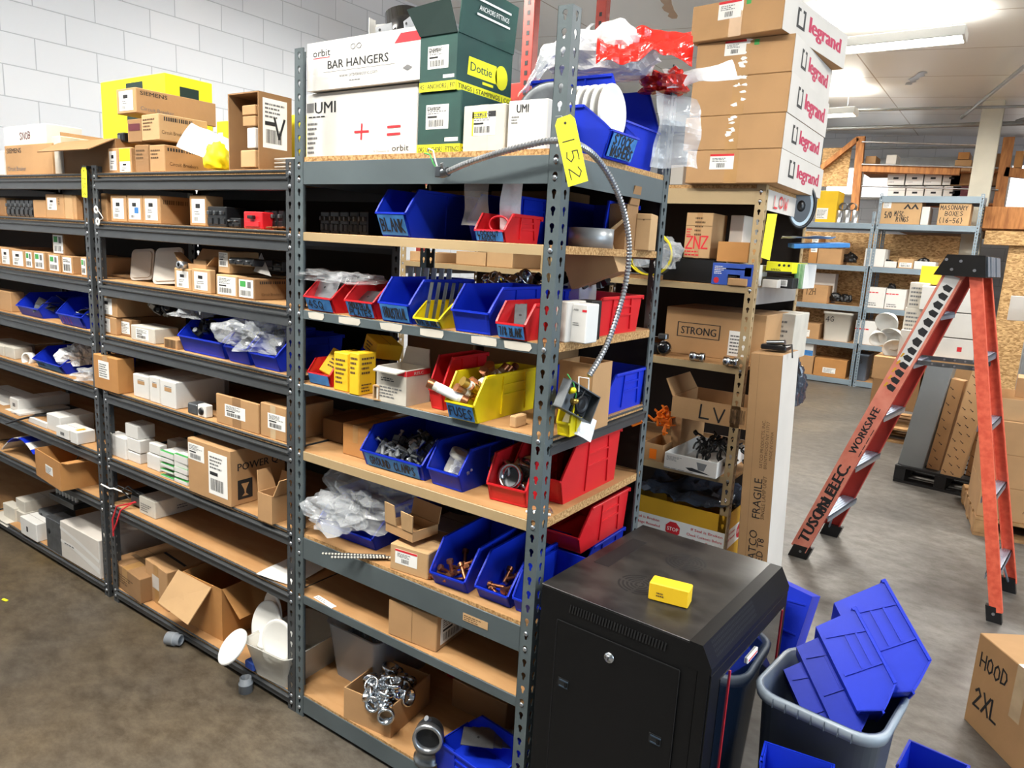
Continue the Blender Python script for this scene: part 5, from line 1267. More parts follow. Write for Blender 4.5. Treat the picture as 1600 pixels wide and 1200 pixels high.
# --- bottom shelf, left
t = thing('lamp_tray', 'black tray with rows of small white bulbs, bottom shelf far left', 'tray', (-2.03, .10, L8 + .17))
mb = MB(); mb.box(0, .26, 0, .2, -.0, .03, 'black_plastic', .003); mb.build('tray_body', t)
mb = MB()
for i in range(7):
    for j in range(4): mb.cyl((.03 + i * .033, .03 + j * .045, .03), (.03 + i * .033, .03 + j * .045, .055), .009, 'white_plastic', n=8)
tag(mb.build('bulb', t), None, None, kind='stuff')
low = [('small white carton highest at the left edge, bottom shelf', 6, 24, 785, .03, None, 806, 40), ('white carton lowest at the left edge, bottom shelf', -12, 12, 808, .0, L8, None, 30),
       ('white carton supporting the bulb tray, bottom shelf', 26, 40, 777, .05, None, 800, 110), ('white carton under the one supporting the bulb tray', 24, 38, 795, .04, L8, None, 70)]
for nm, a, b, tp, y, z, bt, dp in low: B(nm, a, b, tp, y, z, bot=bt, dpx=dp, m='white_dirty', tape=None, name='small_carton')
B('upright white carton with a black slot at the front, bottom shelf', 33, 58, 806, -.01, L8, d=.08, m='white_card', tape=None, prints=[('r', 'F', .38, .3, .48, .6, 'ink')], name='small_carton')
for nm, a, b, tp, y, dp in (('rear dark grey metal box with round knockout, bottom shelf', 62, 80, 795, .06, 120), ('front dark grey metal box next to the shoe box, bottom shelf', 74, 97, 806, .0, 125)):
    t = B(nm, a, b, tp, y, L8, dpx=dp, m='dull_steel', tape=None, name='metal_box')
    mb = MB(); mb.lathe([(0, .001), (.014, .001), (.014, 0)], (.03, 0, .09), (0, -1, 0), 'black_matte', 16); mb.build('knockout', t)
B('large white and grey carton with curved stripe left of post 153, bottom shelf', 97, 157, 813, -.005, L8, d=.36, m='card_grey', tape=None, prints=[('p', 'F', [(0, .5), (.3, .5), (1, .28), (1, .12), (.3, .4), (0, .42)], 0, 0, 0, 'white_card'), ('p', 'F', [(0, .86), (.5, .72), (1, .5), (1, .42), (.5, .62), (0, .78)], 0, 0, 0, 'white_card'), ('l', 'F', .1, .42, .5, .5, 'ink_grey', 1)])
B('pale grey carton behind post 153, lower of two, bottom shelf', 179, 222, 838, .25, L8, d=.15, m='card_grey', tape=None)
B('pale grey carton behind post 153, upper of two, bottom shelf', 179, 222, 802, .25, None, bot=836, d=.15, m='card_grey', tape=None)
P2('battered brown carton with caved in top right of post 153, bottom shelf', (174, 908), (220, 944), 872, L8, .30, m='card_dark', tape='F', prints=[('l', 'F', .2, .3, .8, .7, 'ink_brown', 4), ('r', 'T', .1, .25, .95, .32, 'ink_brown')])
P2('brown carton with glossy tape and grey sticker, second on the bottom shelf', (229, 931), (263, 957), 872, L8, .17, m='card', tape='FULL', tapemat='tape', labels=[('F', .32, .38, .62, .72, 'grey')], prints=[('r', 'T', .0, .45, .95, .52, 'ink')])
t = P2('open brown carton with a big square flap folded over its front, bottom shelf', (287, 970), (348, 1002), 893, L8, .33, m='card_orange', top='open', tape=None, flaps={'R': (-48, .13)})
mb = MB(); hh = .2
mb.slab([(-.02, -.004, .215), (.19, -.004, .205), (.165, -.09, .08), (-.05, -.075, .095)], .004, 'card_light'); mb.build('flap', t)
# clear tub of white plates
t = thing('clear_tub', 'clear plastic tub of white plates at the right end of the bottom shelf', 'tub', (-.23, -.03, L8), radians(4))
mb = MB(); tb = [rrect(.09, .12, .03, 0), rrect(.115, .15, .035, .13), rrect(.12, .155, .035, .13), rrect(.108, .143, .03, .126), rrect(.085, .115, .025, .005)]
tb = [[(x + .1, y + .14, z) for x, y, z in r] for r in tb]; mat('tub', '#e3e1d8', .25, alpha=.62); loft(mb, tb, 'tub', True, True); mb.build('tub_body', t)
def disc(label, c, r, ax, group=None, m='white_plastic'):
    mb = MB(); mb.lathe([(0, .002), (r * .3, .004), (r * .8, .005), (r * .93, .009), (r, .006), (r, .0), (r * .9, .0), (0, 0)], (0, 0, 0), ax, m, 32); o = mb.build('round_plate', None, c); tag(o, label, 'plate', group); return o
disc('white oval plate tipped over the shelf edge at the left of the tub', (-.262, -.06, L8 + .105), .066, (-.25, -.75, .75))
disc('largest white ring plate standing at the back of the tub', (-.25, .1, L8 + .17), .085, (-.3, -1, .1))
disc('white plate leaning in the middle of the tub', (-.22, .05, L8 + .16), .085, (-.1, -1, .35))
disc('white plate nearest the tall unit in the tub', (-.115, .02, L8 + .15), .075, (.1, -1, .2))
disc('white plate lying low inside the tub', (-.15, .06, L8 + .10), .07, (.1, -.5, .7))
mb = MB(); mb.box(0, .05, 0, .03, 0, .03, 'ink_blue', .003); tag(mb.build('small_box', None, (-.27, -.01, L8)), 'tiny blue box under the tipped plate, bottom shelf', 'box')
# pieces on the floor
for lb, px, py, ax, l, r in (('grey plastic coupling lying on the floor below the open carton', 262, 1006, (.80, .35, 0), .06, .025), ('grey plastic coupling standing on the floor near the tall unit', 384, 1080, (0, 0, 1), .055, .024)):
    p = on(px, py, 'z', 0); mb = MB(); mb.lathe([(r * .75, 0), (r, 0), (r, l * .55), (r * 1.04, l * .56), (r * 1.04, l * .62), (r * .85, l * .64), (r * .85, l), (r * .65, l), (r * .65, .004), (r * .75, 0)], (0, 0, 0), ax, 'grey_plastic', 24)
    mb.lathe([(0, .004), (r * .65, .004)], (0, 0, 0), ax, 'black_matte', 20)
    p.z = r * 1.04 if ax[2] == 0 else 0; tag(mb.build('pipe_coupling', None, tuple(p)), lb, 'coupling')
mb = MB(); mb.box(0, .03, 0, .012, 0, .006, 'yellow_card', .002); tag(mb.build('tape_scrap', None, tuple(on(2, 938, 'z', 0)), .2), 'scrap of yellow tape on the floor at the left edge', 'scrap')
# yellow number tags
def numtag(label, x, y, z, word, tilt, face='F', h=.14, w=.042):
    t = thing('number_tag', label, 'tag', (x, y, z), rot=tilt)
    mb = MB(); mb.prism([(-w / 2 + .008, 0, 0), (w / 2 - .008, 0, 0), (w / 2, 0, -.012), (w / 2, 0, -h), (-w / 2, 0, -h), (-w / 2, 0, -.012)], (0, -.0008, 0), 'tag_yellow'); mb.cyl((0, .0005, -.014), (0, -.0014, -.014), .003, 'ink', n=10); mb.build('tag_plate', t)
    f = Face((0, -.0009, -h * .18), (0, 0, -1), (1, 0, 0), (0, -1, 0)); mb = MB(); f.hand(mb, word, .012, -.013, .026, 'ink', width=h * .66, th=.0022, off=.0003); mb.build('tag_number', t)
    mb = MB(); mb.tube([(0, .0, -.012), (-.006, .004, .004), (-.02, .006, .008)], .0008, 5, 'zinc'); mb.build('wire', t)
    return t
numtag('yellow tag numbered 153 hanging on the double post of the left units', -1.248, -.012, 1.822, '153', (0, radians(3), 0), h=.115)
# ================================================================== THE TALL UNIT
# top shelf
t = B('lower white carton with red plus and equals marks on the tall unit', 478, 650, 148, .07, D1, d=.34, m='white_card', tape=None,
  prints=[('b', 'F', 'UMI', .09, .70, .17, 'ink', .20), ('r', 'F', .01, .72, .08, .86, 'ink_grey'), ('l', 'F', .03, .64, .28, .68, 'ink', 1), ('l', 'F', .02, .1, .12, .6, 'ink_grey', 7), ('h', 'F', '+', .47, .27, .26, 'ink_red', .12), ('h', 'F', '=', .76, .26, .26, 'ink_red', .10),
          ('t', 'F', 'orbit', .80, .09, .09, 'ink', .14), ('t', 'F', 'A Division of', .64, .08, .035, 'ink_grey', .14)])
zt1 = t.location.z + (t.children[0].bound_box[1][2])
t = B('white carton marked BAR HANGERS stacked on the red marked one', 480, 656, 69, .055, zt1 + .004, d=.32, m='white_card', top='open', tape=None,
  prints=[('b', 'F', 'BAR HANGERS', .20, .42, .17, 'ink', .54), ('r', 'F', .16, .355, .80, .362, 'ink_grey'), ('t', 'F', 'www.orbitelectric.com', .31, .22, .085, 'ink_grey', .34), ('t', 'F', 'orbit', .06, .70, .15, 'ink', .165), ('r', 'F', .06, .66, .22, .675, 'ink_red'),
          ('p', 'F', [(.79, .74), (1, .74), (1, .92), (.84, .92)], 0, 0, 0, 'ink_red'), ('t', 'F', 'OO', .41, .75, .12, 'ink_grey', .10), ('l', 'F', .4, .13, .56, .17, 'ink_grey', 1), ('p', 'F', [(.86, .25), (.9, .31), (.94, .25), (.9, .19)], 0, 0, 0, 'ink_grey')], flaps={'L': (-70, .03)})
zt2 = zt1 + t.children[0].bound_box[1][2]
t = thing('recessed_can_light', 'black can light with silver brackets on top of the white cartons', 'light fitting', (.305, .14, zt2 - .01), rot=(radians(-8), radians(-12), .3))
mb = MB(); mb.lathe([(.052, 0), (.052, .085), (.046, .085), (.046, .004)], (0, 0, 0), (0, 0, 1), 'black_gloss', 28); mb.lathe([(0, .01), (.05, .01)], (0, 0, 0), (0, 0, 1), 'black_gloss', 28); mb.build('can', t)
for x, r_z in ((-.035, 0), (.042, -.5)):
    mb = MB(); mb.X = Matrix.Translation((x, -.06, 0)) @ Matrix.Rotation(r_z, 4, 'Z'); mb.box(-.026, .026, 0, .003, 0, .04, 'zinc', .001); mb.box(-.026, .026, 0, .03, .0, .003, 'zinc'); mb.lathe([(0, .001), (.004, .001)], (-.012, 0, .012), (0, -1, 0), 'ink', 10); mb.lathe([(0, .001), (.004, .001)], (-.012, 0, .028), (0, -1, 0), 'ink', 10); mb.build('bracket', t)
mb = MB(); mb.box(0, .05, 0, .003, 0, .05, 'clear_lid'); mb.box(0, .003, -.03, 0, 0, .06, 'clear_lid'); tag(mb.build('clear_bracket', None, (.2, .12, zt2), .2), 'small clear plastic bracket left of the black can light', 'bracket')
def band(t, w, d, h, lo, hi, txt1, txt2):
    fc = box_faces(w, d, h); mb = MB()
    for k, tx_ in (('F', txt1), ('R', txt2)):
        fr, W, H = fc[k]; fr.rect(mb, 0, lo * H, W, hi * H, 'yellow_card', .0006)
        fr.text(mb, tx_, W * .03, (lo + (hi - lo) * .27) * H, (hi - lo) * H * .5, 'ink', width=W * .95, off=.001, bold=1)
    mb.build('printed_band', t)
t = B('lower dark green carton with yellow band on the tall unit', 651, 718, 146, .06, D1, d=.20, m='green_card', tape=None, labels=[('F', .2, .42, .72, .8, 'ship')], prints=[('b', 'F', 'Dottie', .23, .71, .06, 'ink', .3), ('r', 'F', .65, .22, .95, .28, 'paper')])
bb = t.children[0].bound_box; w_, d2, h_ = bb[6][0], bb[6][1], bb[6][2]; band(t, w_, d2, h_, .01, .18, 'ORS | ANCHORS | FITTINGS', 'STAMPINGS'); zg = D1 + h_
t = B('upper dark green carton with raised flaps and yellow band', 655, 712, 58, .055, zg, dpx=797, m='green_card', top='open', tape=None, labels=[('F', .22, .4, .78, .8, 'ship')],
  prints=[('b', 'F', 'Dottie', .25, .70, .07, 'ink', .32), ('r', 'F', .65, .22, .95, .28, 'paper'), ('p', 'R', [(.18, .33), (.2, .66), (.7, .66), (.72, .33)], 0, 0, 0, 'yellow_card'), ('b', 'R', 'Dottie', .23, .42, .16, 'green_card', .38),
          ('p', 'R', [(.80 + .12 * cos(a * pi / 8), .48 + .23 * sin(a * pi / 8)) for a in range(16)], 0, 0, 0, 'yellow_card'), ('r', 'R', .45, .24, .65, .29, 'yellow_card')])
bb = t.children[0].bound_box; w_, d2, h_ = bb[6][0], bb[6][1], bb[6][2]; band(t, w_, d2, h_, .0, .17, 'RS | ANCHORS | FIT', 'TINGS | STAMPINGS | CO')
mb = MB(); mb.slab([(w_, .002, h_), (w_, d2, h_), (w_ + .01, d2, h_ + .12), (w_ + .01, .002, h_ + .13)], .0035, 'green_card')
f = Face((w_ + .004, 0, h_), (0, 1, 0), (.08, 0, 1), (1, 0, -.08))
for q in ((.25, .055, .85, .060), (.25, .090, .85, .095)): f.rect(mb, q[0] * d2, q[1], q[2] * d2, q[3], 'paper', .004)
f.text(mb, 'ANCHORS FITTINGS', .28 * d2, .068, .012, 'paper', width=.54 * d2, off=.004); mb.build('flap', t)
mb = MB(); mb.slab([(0, 0, h_), (w_, 0, h_), (w_ - .012, -.02, h_ + .075), (-.03, -.02, h_ + .065)], .0035, 'green_dark'); mb.build('flap', t)
t = B('whitish rounded carton with a yellow and white sticker, tall unit', 722, 787, 166, .03, D1, d=.15, m='white_dirty', tape='FULL', tapemat='white_dirty', labels=[('F', .22, .36, .78, .86, 'ship')], prints=[('r', 'F', .22, .72, .58, .86, 'yellow_card'), ('r', 'F', .6, .74, .78, .86, 'ink'), ('r', 'F', .22, .36, .26, .86, 'yellow_card'), ('b', 'F', 'SP-1', .34, .75, .08, 'ink', .2)])
B('white carton between the rounded carton and the corner post', 791, 852, 158, .03, D1, d=.10, m='white_card', tape=None, prints=[('b', 'F', 'UMI', .22, .76, .16, 'ink', .3), ('l', 'F', .1, .55, .35, .72, 'ink_grey', 3)])
# bins facing the side, filled with round white plates
bin_('blue bin of round white plates facing sideways, blue tape label on its lip', (.955, .16, D1), (.165, .28, .125), radians(90), words=['STOCK', 'WASHERS'], lip=.52, run=.28)
bin_('large blue bin behind the bin of white plates', (.90, .335, D1), (.24, .30, .235), radians(90), lip=.5, run=.15)
for i in range(6):
    disc('round white plate standing in the sideways blue bin', (.80 + i * .022, .245, D1 + .115), .071, (1, .0 , .12 - .02 * i), 'white plates in the sideways bin')
disc('large grey metal ring standing at the rear of the sideways bin', (.765, .20, D1 + .10), .095, (.5, -1, .1), m='dull_steel')
o = blob('plastic_bag', 'big white plastic bag bulging over the large blue bin', 'bag', (.74, .46, D1 + .31), (.15, .10, .085), 'bag_white', 21, None, None, .3, 34)
o = sheet('plastic_bag', 'thin clear bag sheet draped from the white bag towards the corner post', 'bag', (.70, .30, D1 + .28), .22, .22, 'bag', 8, .05, rot=(radians(35), radians(-35), 0))
o = sheet('plastic_bag', 'red printed plastic bag lying on the white bag', 'bag', (.90, .42, D1 + .325), .25, .13, 'bag_red', 9, .05, 26, scale=10, rot=(radians(55), radians(-2), radians(28)))
o = blob('plastic_bag', 'crumpled red bag hanging at the rear of the big bin', 'bag', (.90, .56, D1 + .245), (.055, .05, .035), 'bag_red', 23, None, None, .5, 26)
o = sheet('plastic_bag', 'white bag end sticking out towards the tall carton stack', 'bag', (.99, .60, D1 + .275), .20, .07, 'bag_white', 12, .04, rot=(radians(40), radians(-8), radians(40)))
o = sheet('plastic_bag', 'clear bag hanging down at the rear post', 'bag', (.95, .56, D1 + .12), .14, .2, 'bag', 14, .05, rot=(radians(80), 0, radians(50)))

# second shelf of the tall unit
for i in range(5): breaker('dark terminal block in the tight row at the left of the second shelf, tall unit', 499 + i * 15, 512.5 + i * 15, 330, .12, D2, .06, group='dark terminal blocks', poles=2)
B('blue bin with tape label BLANK on the second shelf of the tall unit', 584, 635, 293, .0, D2, d=.40, fn='bin', words=['BLANK'], lip=.50, run=.12)
B('blue bin pushed back behind the red bin, second shelf', 727, 775, 300, .12, D2, d=.3, fn='bin')
lb = B('red bin of plastic bags with a two line tape label, second shelf', 738, 790, 331, .0, D2, d=.16, fn='bin', m='red', words=['LOCKOUT', 'TAGOUT'], lip=.42)
o = sheet('plastic_bag', 'clear bag standing in the red bin, second shelf', 'bag', (.63, .07, D2 + .11), .09, .14, 'bag', 31, .02, rot=(radians(82), 0, 0))
o = sheet('plastic_bag', 'cloudy white bag at the right of the red bin, second shelf', 'bag', (.735, .08, D2 + .10), .05, .15, 'bag_white', 33, .03, rot=(radians(84), 0, .3))
mb = MB(); mb.tube([(.015 * cos(a) * 2, 0, .02 * sin(a)) for a in [i * .4 for i in range(12)]], .003, 6, 'red_trim'); mb.box(-.045, .04, .0, .03, -.045, -.025, 'red', .004); tag(mb.build('lockout_clasp', None, in_bin(lb, 0, .25, .62)), 'red clasp lying in the front of the red bin', 'clasp')
B('blue bin at the back of the second shelf seen past the corner post', 868, 945, 312, .34, D2, d=.2, fn='bin', run=.05)
t = thing('tape_roll', 'wide roll of silver tape lying flat on the second shelf', 'tape roll', (.862, solve(922, None, (.862, 0, D2), 'y'), D2))
mb = MB(); mb.lathe([(.04, 0), (.06, 0), (.06, .05), (.04, .05), (.04, 0)], (0, 0, 0), (0, 0, 1), 'duct', 40); mb.build('tape', t); mb = MB(); mb.lathe([(.038, .001), (.04, .001), (.04, .049), (.038, .049), (.038, .001)], (0, 0, 0), (0, 0, 1), 'card', 40); mb.build('cardboard_core', t)
B('brown open carton with a raised flap behind the tape roll, second shelf', 948, 975, 318, .36, D2, dpx=992, m='card_dark', top='open', tape=None, flaps={'R': (80, .05)})
B('small pale carton with a tuck flap by the rear post, second shelf', 990, 1014, 333, .42, D2, d=.10, m='card_light', tape=None, prints=[('r', 'F', .02, .84, .98, .85, 'ink_brown'), ('p', 'F', [(.44, .84), (.56, .84), (.5, .8)], 0, 0, 0, 'ink_brown')], rz=.25)

# third shelf of the tall unit
B('red bin labelled 4 SQ at the left end of the third shelf', 473, 520, 437, -.012, D3, d=.27, fn='bin', m='red', words=['4SQ'], lip=.5)
B('red bin labelled INDUSTRIAL PLATES, third shelf', 536, 585, 440, -.012, D3, d=.27, fn='bin', m='red', words=['INDUSTRIAL', 'PLATES'], lip=.5)
B('blue bin with crumpled handwritten tape between red and yellow bins', 588, 641, 432, -.012, D3, d=.27, fn='bin', words=['INDUSTRIAL'], lip=.45)
B('narrow yellow bin of upright plates, third shelf', 643, 688, 470, -.012, D3, d=.27, fn='bin', m='yellow', words=['4/A BLANK'], lip=.38)
B('blue bin without label left of the red bin at the corner, third shelf', 701, 765, 443, -.012, D3, d=.27, fn='bin', lip=.48)
B('red bin with tape label 7/8 BLANK beside the corner post', 771, 822, 470, -.014, D3, d=.2, fn='bin', m='red', words=['7/8 BLANK'], lip=.45)
B('blue bin behind the red corner bin, third shelf', 776, 850, 445, .22, D3, d=.25, fn='bin')
def plates(label, group, n, px, y, z, w_, h_, dx, lean, m='steel', rz=0, dz=.0):
    x = solve(px, None, (0, y, z), 'x')
    for i in range(n):
        mb = MB(); mb.box(-w_ / 2, w_ / 2, 0, .003, 0, h_, m, .0012); mb.lathe([(0, .0005), (.004, .0005)], (0, 0, h_ * .5), (0, -1, 0), 'ink', 8)
        tag(mb.build('steel_plate', None, (x + dx * i, y + .016 * i, z + dz), rot=(radians(-lean), 0, rz)), label, 'plate', group)
plates('bright square steel plate in clear film in the bin labelled 4 SQ', 'plates in the 4 SQ bin', 4, 500, .02, D3 + .035, .11, .08, .004, 28, 'zinc')
plates('flat steel plate piled in the bin labelled INDUSTRIAL PLATES', 'plates in the industrial bin', 5, 566, .03, D3 + .04, .095, .055, .0, 55, 'steel')
plates('tall grey plate standing in the narrow yellow bin', 'plates in the yellow bin', 5, 664, .01, D3 + .01, .012, .11, .012, 12, 'steel', 0)
plates('clear wrapped plate standing behind the blue and yellow bins', 'wrapped plates at the back', 6, 636, .13, D3 + .01, .016, .14, .016, 10, 'duct', .4)
plates('black handled blade lying in the red corner bin', 'blades in the corner bin', 4, 812, .02, D3 + .03, .03, .08, -.01, 50, 'dull_steel', .6)
bag('clear film over the plates at the left end of the third shelf', (.06, .06, D3 + .10), (.08, .06, .02), 'bag', 41)
bag('clear film over the plates in the second red bin, third shelf', (.19, .07, D3 + .10), (.07, .07, .018), 'bag', 42)
scatter('big_coupling', 'shiny black and steel fitting heaped behind the unlabelled blue bin', 'fitting', 'fittings behind the blue bins', (.56, .32, D3 + .10), (.09, .06, .035), 6, 9, 1.4, .7)
scatter('chunk', 'small dark part heaped at the back by the corner post', 'part', 'dark parts at the back of the third shelf', (.76, .40, D3 + .12), (.12, .06, .03), 14, 10, 1.4, .9)
B('white carton with red corner print on the side of the third shelf', 884, 914, 473, .085, D3, d=.06, m='white_card', tape=None, prints=[('r', 'F', .75, .8, .98, .86, 'ink_red'), ('b', 'F', 'ABB', .3, .82, .05, 'ink_grey', .25), ('l', 'F', .3, .45, .8, .55, 'ink_grey', 2)])
B('pale carton left of the white carton, behind the corner post', 866, 883, 470, .06, D3, d=.1, m='card_grey', tape=None)
t = bin_('large red bin seen from its side, third shelf right', (.70, .19, D3), (.225, .31, .105), 0, m='red')
B('black film lined box between the white carton and large red bin', 896, 922, 468, .15, D3, d=.05, m='black_matte', tape=None)
t = thing('cardboard_box', 'tilted open brown carton lying on the large red bin', 'box', (.80, .30, D3 + .115), rot=(0, radians(-24), radians(12)))
mb = MB(); mb.box(0, .14, 0, .004, 0, .11, 'card'); mb.box(0, .14, .14, .144, 0, .11, 'card'); mb.box(0, .004, .004, .14, 0, .11, 'card'); mb.box(.136, .14, .004, .14, 0, .11, 'card_light'); mb.box(.004, .136, .004, .14, 0, .004, 'card'); mb.build('box_body', t)
mb = MB(); mb.slab([(.14, 0, .11), (.14, .144, .11), (.20, .13, .13), (.20, .01, .13)], .003, 'card_light'); mb.build('flap', t)
B('clear plastic case standing behind the white carton, third shelf', 885, 905, 408, .35, D3 + .08, d=.1, m='clear_lid', tape=None, name='clear_case', cat='case')

# fourth shelf
B('blue bin lying far back at the left of the fourth shelf, tall unit', 480, 560, 520, .33, D4, d=.2, fn='bin')
B('small red bin with blue tape at left, fourth shelf of tall unit', 479, 517, 560, .015, D4, d=.16, fn='bin', m='red', words=[''], lip=.5)
t = carton('open yellow carton leaning in the small red bin', (.05, .05, D4 + .04), (.085, .04, .085), radians(14), m='amber_card', tape=None, tilt=(radians(-30), radians(20), radians(14)), top='closed', prints=[('l', 'F', .2, .3, .8, .7, 'ink_brown', 3)])
carton('yellow carton lying at the back over the row of upright yellow ones', (.13, .16, D4 + .11), (.09, .09, .05), radians(-20), m='amber_card', tape=None, prints=[('l', 'F', .2, .2, .8, .8, 'ink_brown', 3)], tilt=(radians(-8), radians(14), radians(-20)))
B('left of two upright yellow cartons, fourth shelf', 521, 543, 549, .01, D4, d=.08, m='amber_card', tape=None, prints=[('l', 'F', .15, .2, .9, .9, 'ink_brown', 6)])
B('right of two upright yellow cartons, fourth shelf', 545, 560, 550, .0, D4, dpx=587, m='amber_card', tape=None, prints=[('l', 'R', .15, .08, .9, .3, 'ink_brown', 3), ('l', 'R', .15, .5, .9, .95, 'ink_brown', 4), ('l', 'F', .15, .5, .9, .95, 'ink_brown', 4)])
t = B('white carton with a red band, flaps open, fourth shelf', 588, 634, 571, .0, D4, dpx=671, m='white_dirty', top='open', tape=None, flaps={'F': (-12, .03), 'B': (82, .05)}, prints=[('l', 'F', .15, .62, .85, .74, 'ink', 2), ('l', 'F', .1, .15, .9, .5, 'ink_grey', 4), ('p', 'F', [(.62, .98), (1, .98), (1, .83), (.7, .83)], 0, 0, 0, 'ink_red'), ('r', 'R', 0, .83, 1, .98, 'ink_red'), ('b', 'R', 'RELC', .3, .86, .08, 'white_dirty', .4)])
t = thing('cardboard_box', 'small square brown tube lying with its dark open end forward, fourth shelf', 'box', (.345, -.004, D4), radians(8))
mb = MB(); mb.box(0, .06, 0, .07, 0, .0035, 'card_light'); mb.box(0, .06, 0, .07, .04, .0435, 'card_light'); mb.box(0, .0035, 0, .07, .0035, .04, 'card_light'); mb.box(.0565, .06, 0, .07, .0035, .04, 'card_light'); mb.box(.02, .024, .0, .07, .0035, .04, 'card_dark'); mb.build('box_body', t)
B('red bin standing between the tube box and the yellow bin', 667, 691, 556, .03, D4, d=.2, fn='bin', m='red', lip=.4)
fb = B('yellow bin heaped with fuses and labelled FUSES', 692, 742, 582, -.025, D4, d=.29, fn='bin', m='yellow', words=['FUSES'], lip=.42, run=.15)
fx = .5
def fuse(label, c, rot, L=.085, r=.0125, body='card_dark', group=None):
    t = thing('fuse', label, 'fuse', c, group=group, rot=rot)
    mb = MB(); mb.cyl((0, 0, .016), (0, 0, L - .016), r * .93, body, n=16); mb.build('barrel', t)
    for a, b in ((0, .017), (L - .017, L)):
        mb = MB(); mb.cyl((0, 0, a), (0, 0, b), r, 'copper' if body != 'white_plastic' else 'brass', n=16); mb.build('end_cap', t)
    mb = MB(); mb.cyl((0, 0, .026), (0, 0, L - .030), r * .96, 'paper', n=16); mb.build('paper_label', t)
rnd = random.Random(12)
cols = ['card_dark', 'copper', 'white_plastic', 'maroon', 'card_dark', 'dull_steel']
for i in range(26):
    a, b = rnd.uniform(-1, 1), rnd.uniform(0, 1)
    fuse('cartridge fuse heaped in the yellow bin', in_bin(fb, a * .22, .14 + b * .5, .36 + .42 * rnd.random() + b * .12), (radians(rnd.uniform(35, 110)), radians(rnd.uniform(-20, 20)), rnd.choice((0, pi)) + rnd.uniform(-.35, .35)), rnd.uniform(.05, .075), rnd.uniform(.009, .014), cols[i % 6], 'fuses in the yellow bin')
fuse('large cartridge fuse lying across the lip of the yellow bin', in_bin(fb, .10, .07, .42), (radians(12), radians(-68), radians(12)), .115, .0135, 'ivory')
carton('small pale block beside the corner post, fourth shelf', (.80, .03, D4), (.02, .05, .03), 0, m='card_light', tape=None, name='small_box')
B('yellow bin at the right corner of the fourth shelf', 866, 891, 625, .05, D4, d=.08, fn='bin', m='yellow')
B('tall brown carton standing open behind the hanging metal box', 868, 920, 562, .14, D4, dpx=949, m='card', top='open', tape=None)
bin_('blue bin seen from its side at the rear of the fourth shelf', (.72, .32, D4), (.205, .26, .115), 0)
# fifth shelf
B('brown carton in the corner at the far left of the fifth shelf', 470, 502, 655, .17, D5, d=.25, m='card', tape=None)
B('brown carton between two others, fifth shelf left', 504, 534, 652, .14, D5, d=.25, m='card_dark', tape=None)
B('brown carton touching the ground clamp bin, fifth shelf', 535, 575, 660, .07, D5, d=.25, m='card_orange', tape='F')
gc = P2('wide blue bin with tape label GROUND CLAMPS', (560, 726), (662, 756), 668, D5, .30, fn=bin_, words=['GROUND CLAMPS'], lip=.45, run=.2)
pf = P2('blue bin of pipe fittings right of the ground clamp bin', (664, 757), (718, 774), 692, D5, .32, fn=bin_, lip=.45, run=.15)
rc = P2('red bin at the corner end of the fifth shelf', (756, 781), (823, 798), 712, D5, .22, fn=bin_, m='red', lip=.42, run=.2)
fill(gc, 'clamp', 'dark steel ground clamp heaped in the wide blue bin', 'clamp', 'ground clamps in the wide bin', 36, 13, y1=.7)
fill(pf, 'strap', 'steel strap piece in the fitting bin', 'strap', 'straps in the fitting bin', 14, 14, y0=.3, y1=.8)
mb = MB(); mb.lathe([(.016, 0), (.024, 0), (.026, .01), (.026, .055), (.031, .057), (.031, .075), (.024, .075)], (0, 0, 0), (.35, .15, .9), 'ivory', 24); mb.lathe([(0, .07), (.026, .07)], (0, 0, 0), (.35, .15, .9), 'ivory', 24); tag(mb.build('threaded_plug', None, in_bin(pf, -.18, .2, .2)), 'cream threaded plug at the front of the fitting bin', 'plug')
bag('clear bag next to the cream plug in the fitting bin', in_bin(pf, .18, .14, .35), (.025, .03, .035), 'bag', 52)
fill(rc, 'big_coupling', 'large dull fitting lying in the red corner bin', 'fitting', 'fittings in the red corner bin', 8, 16, y0=.3)
disc('dull round steel cover leaning in the red corner bin', in_bin(rc, .05, .3, .42), .042, (.2, -.8, .6), m='dull_steel')
bin_('red bin seen from its side, third from the corner, fifth shelf', (.74, .135, D5), (.17, .33, .16), 0, m='red', lip=.45)
scatter('big_coupling', 'steel fitting heaped in the tall red side bin', 'fitting', 'fittings in the tall red side bin', (.825, .30, D5 + .13), (.05, .10, .035), 12, 17, 1.5, .9)
mb = MB(); mb.tube([(0, 0, .003), (.01, .03, .003), (.03, .045, .006), (.045, .03, .004)], .003, 8, 'zinc'); mb.tube([(-.01, -.01, .003), (.05, .015, .003)], .004, 8, 'white_plastic'); tag(mb.build('hook', None, (.87, .05, D5)), 'steel J hook lying on the fifth shelf beside the red bin', 'hook')
scatter('orange_clip', 'orange plastic part stacked at the rear post, fifth shelf', 'part', 'orange parts at the rear post', (.90, .54, D5 + .15), (.02, .02, .04), 4, 18, 1.0, 1.0)
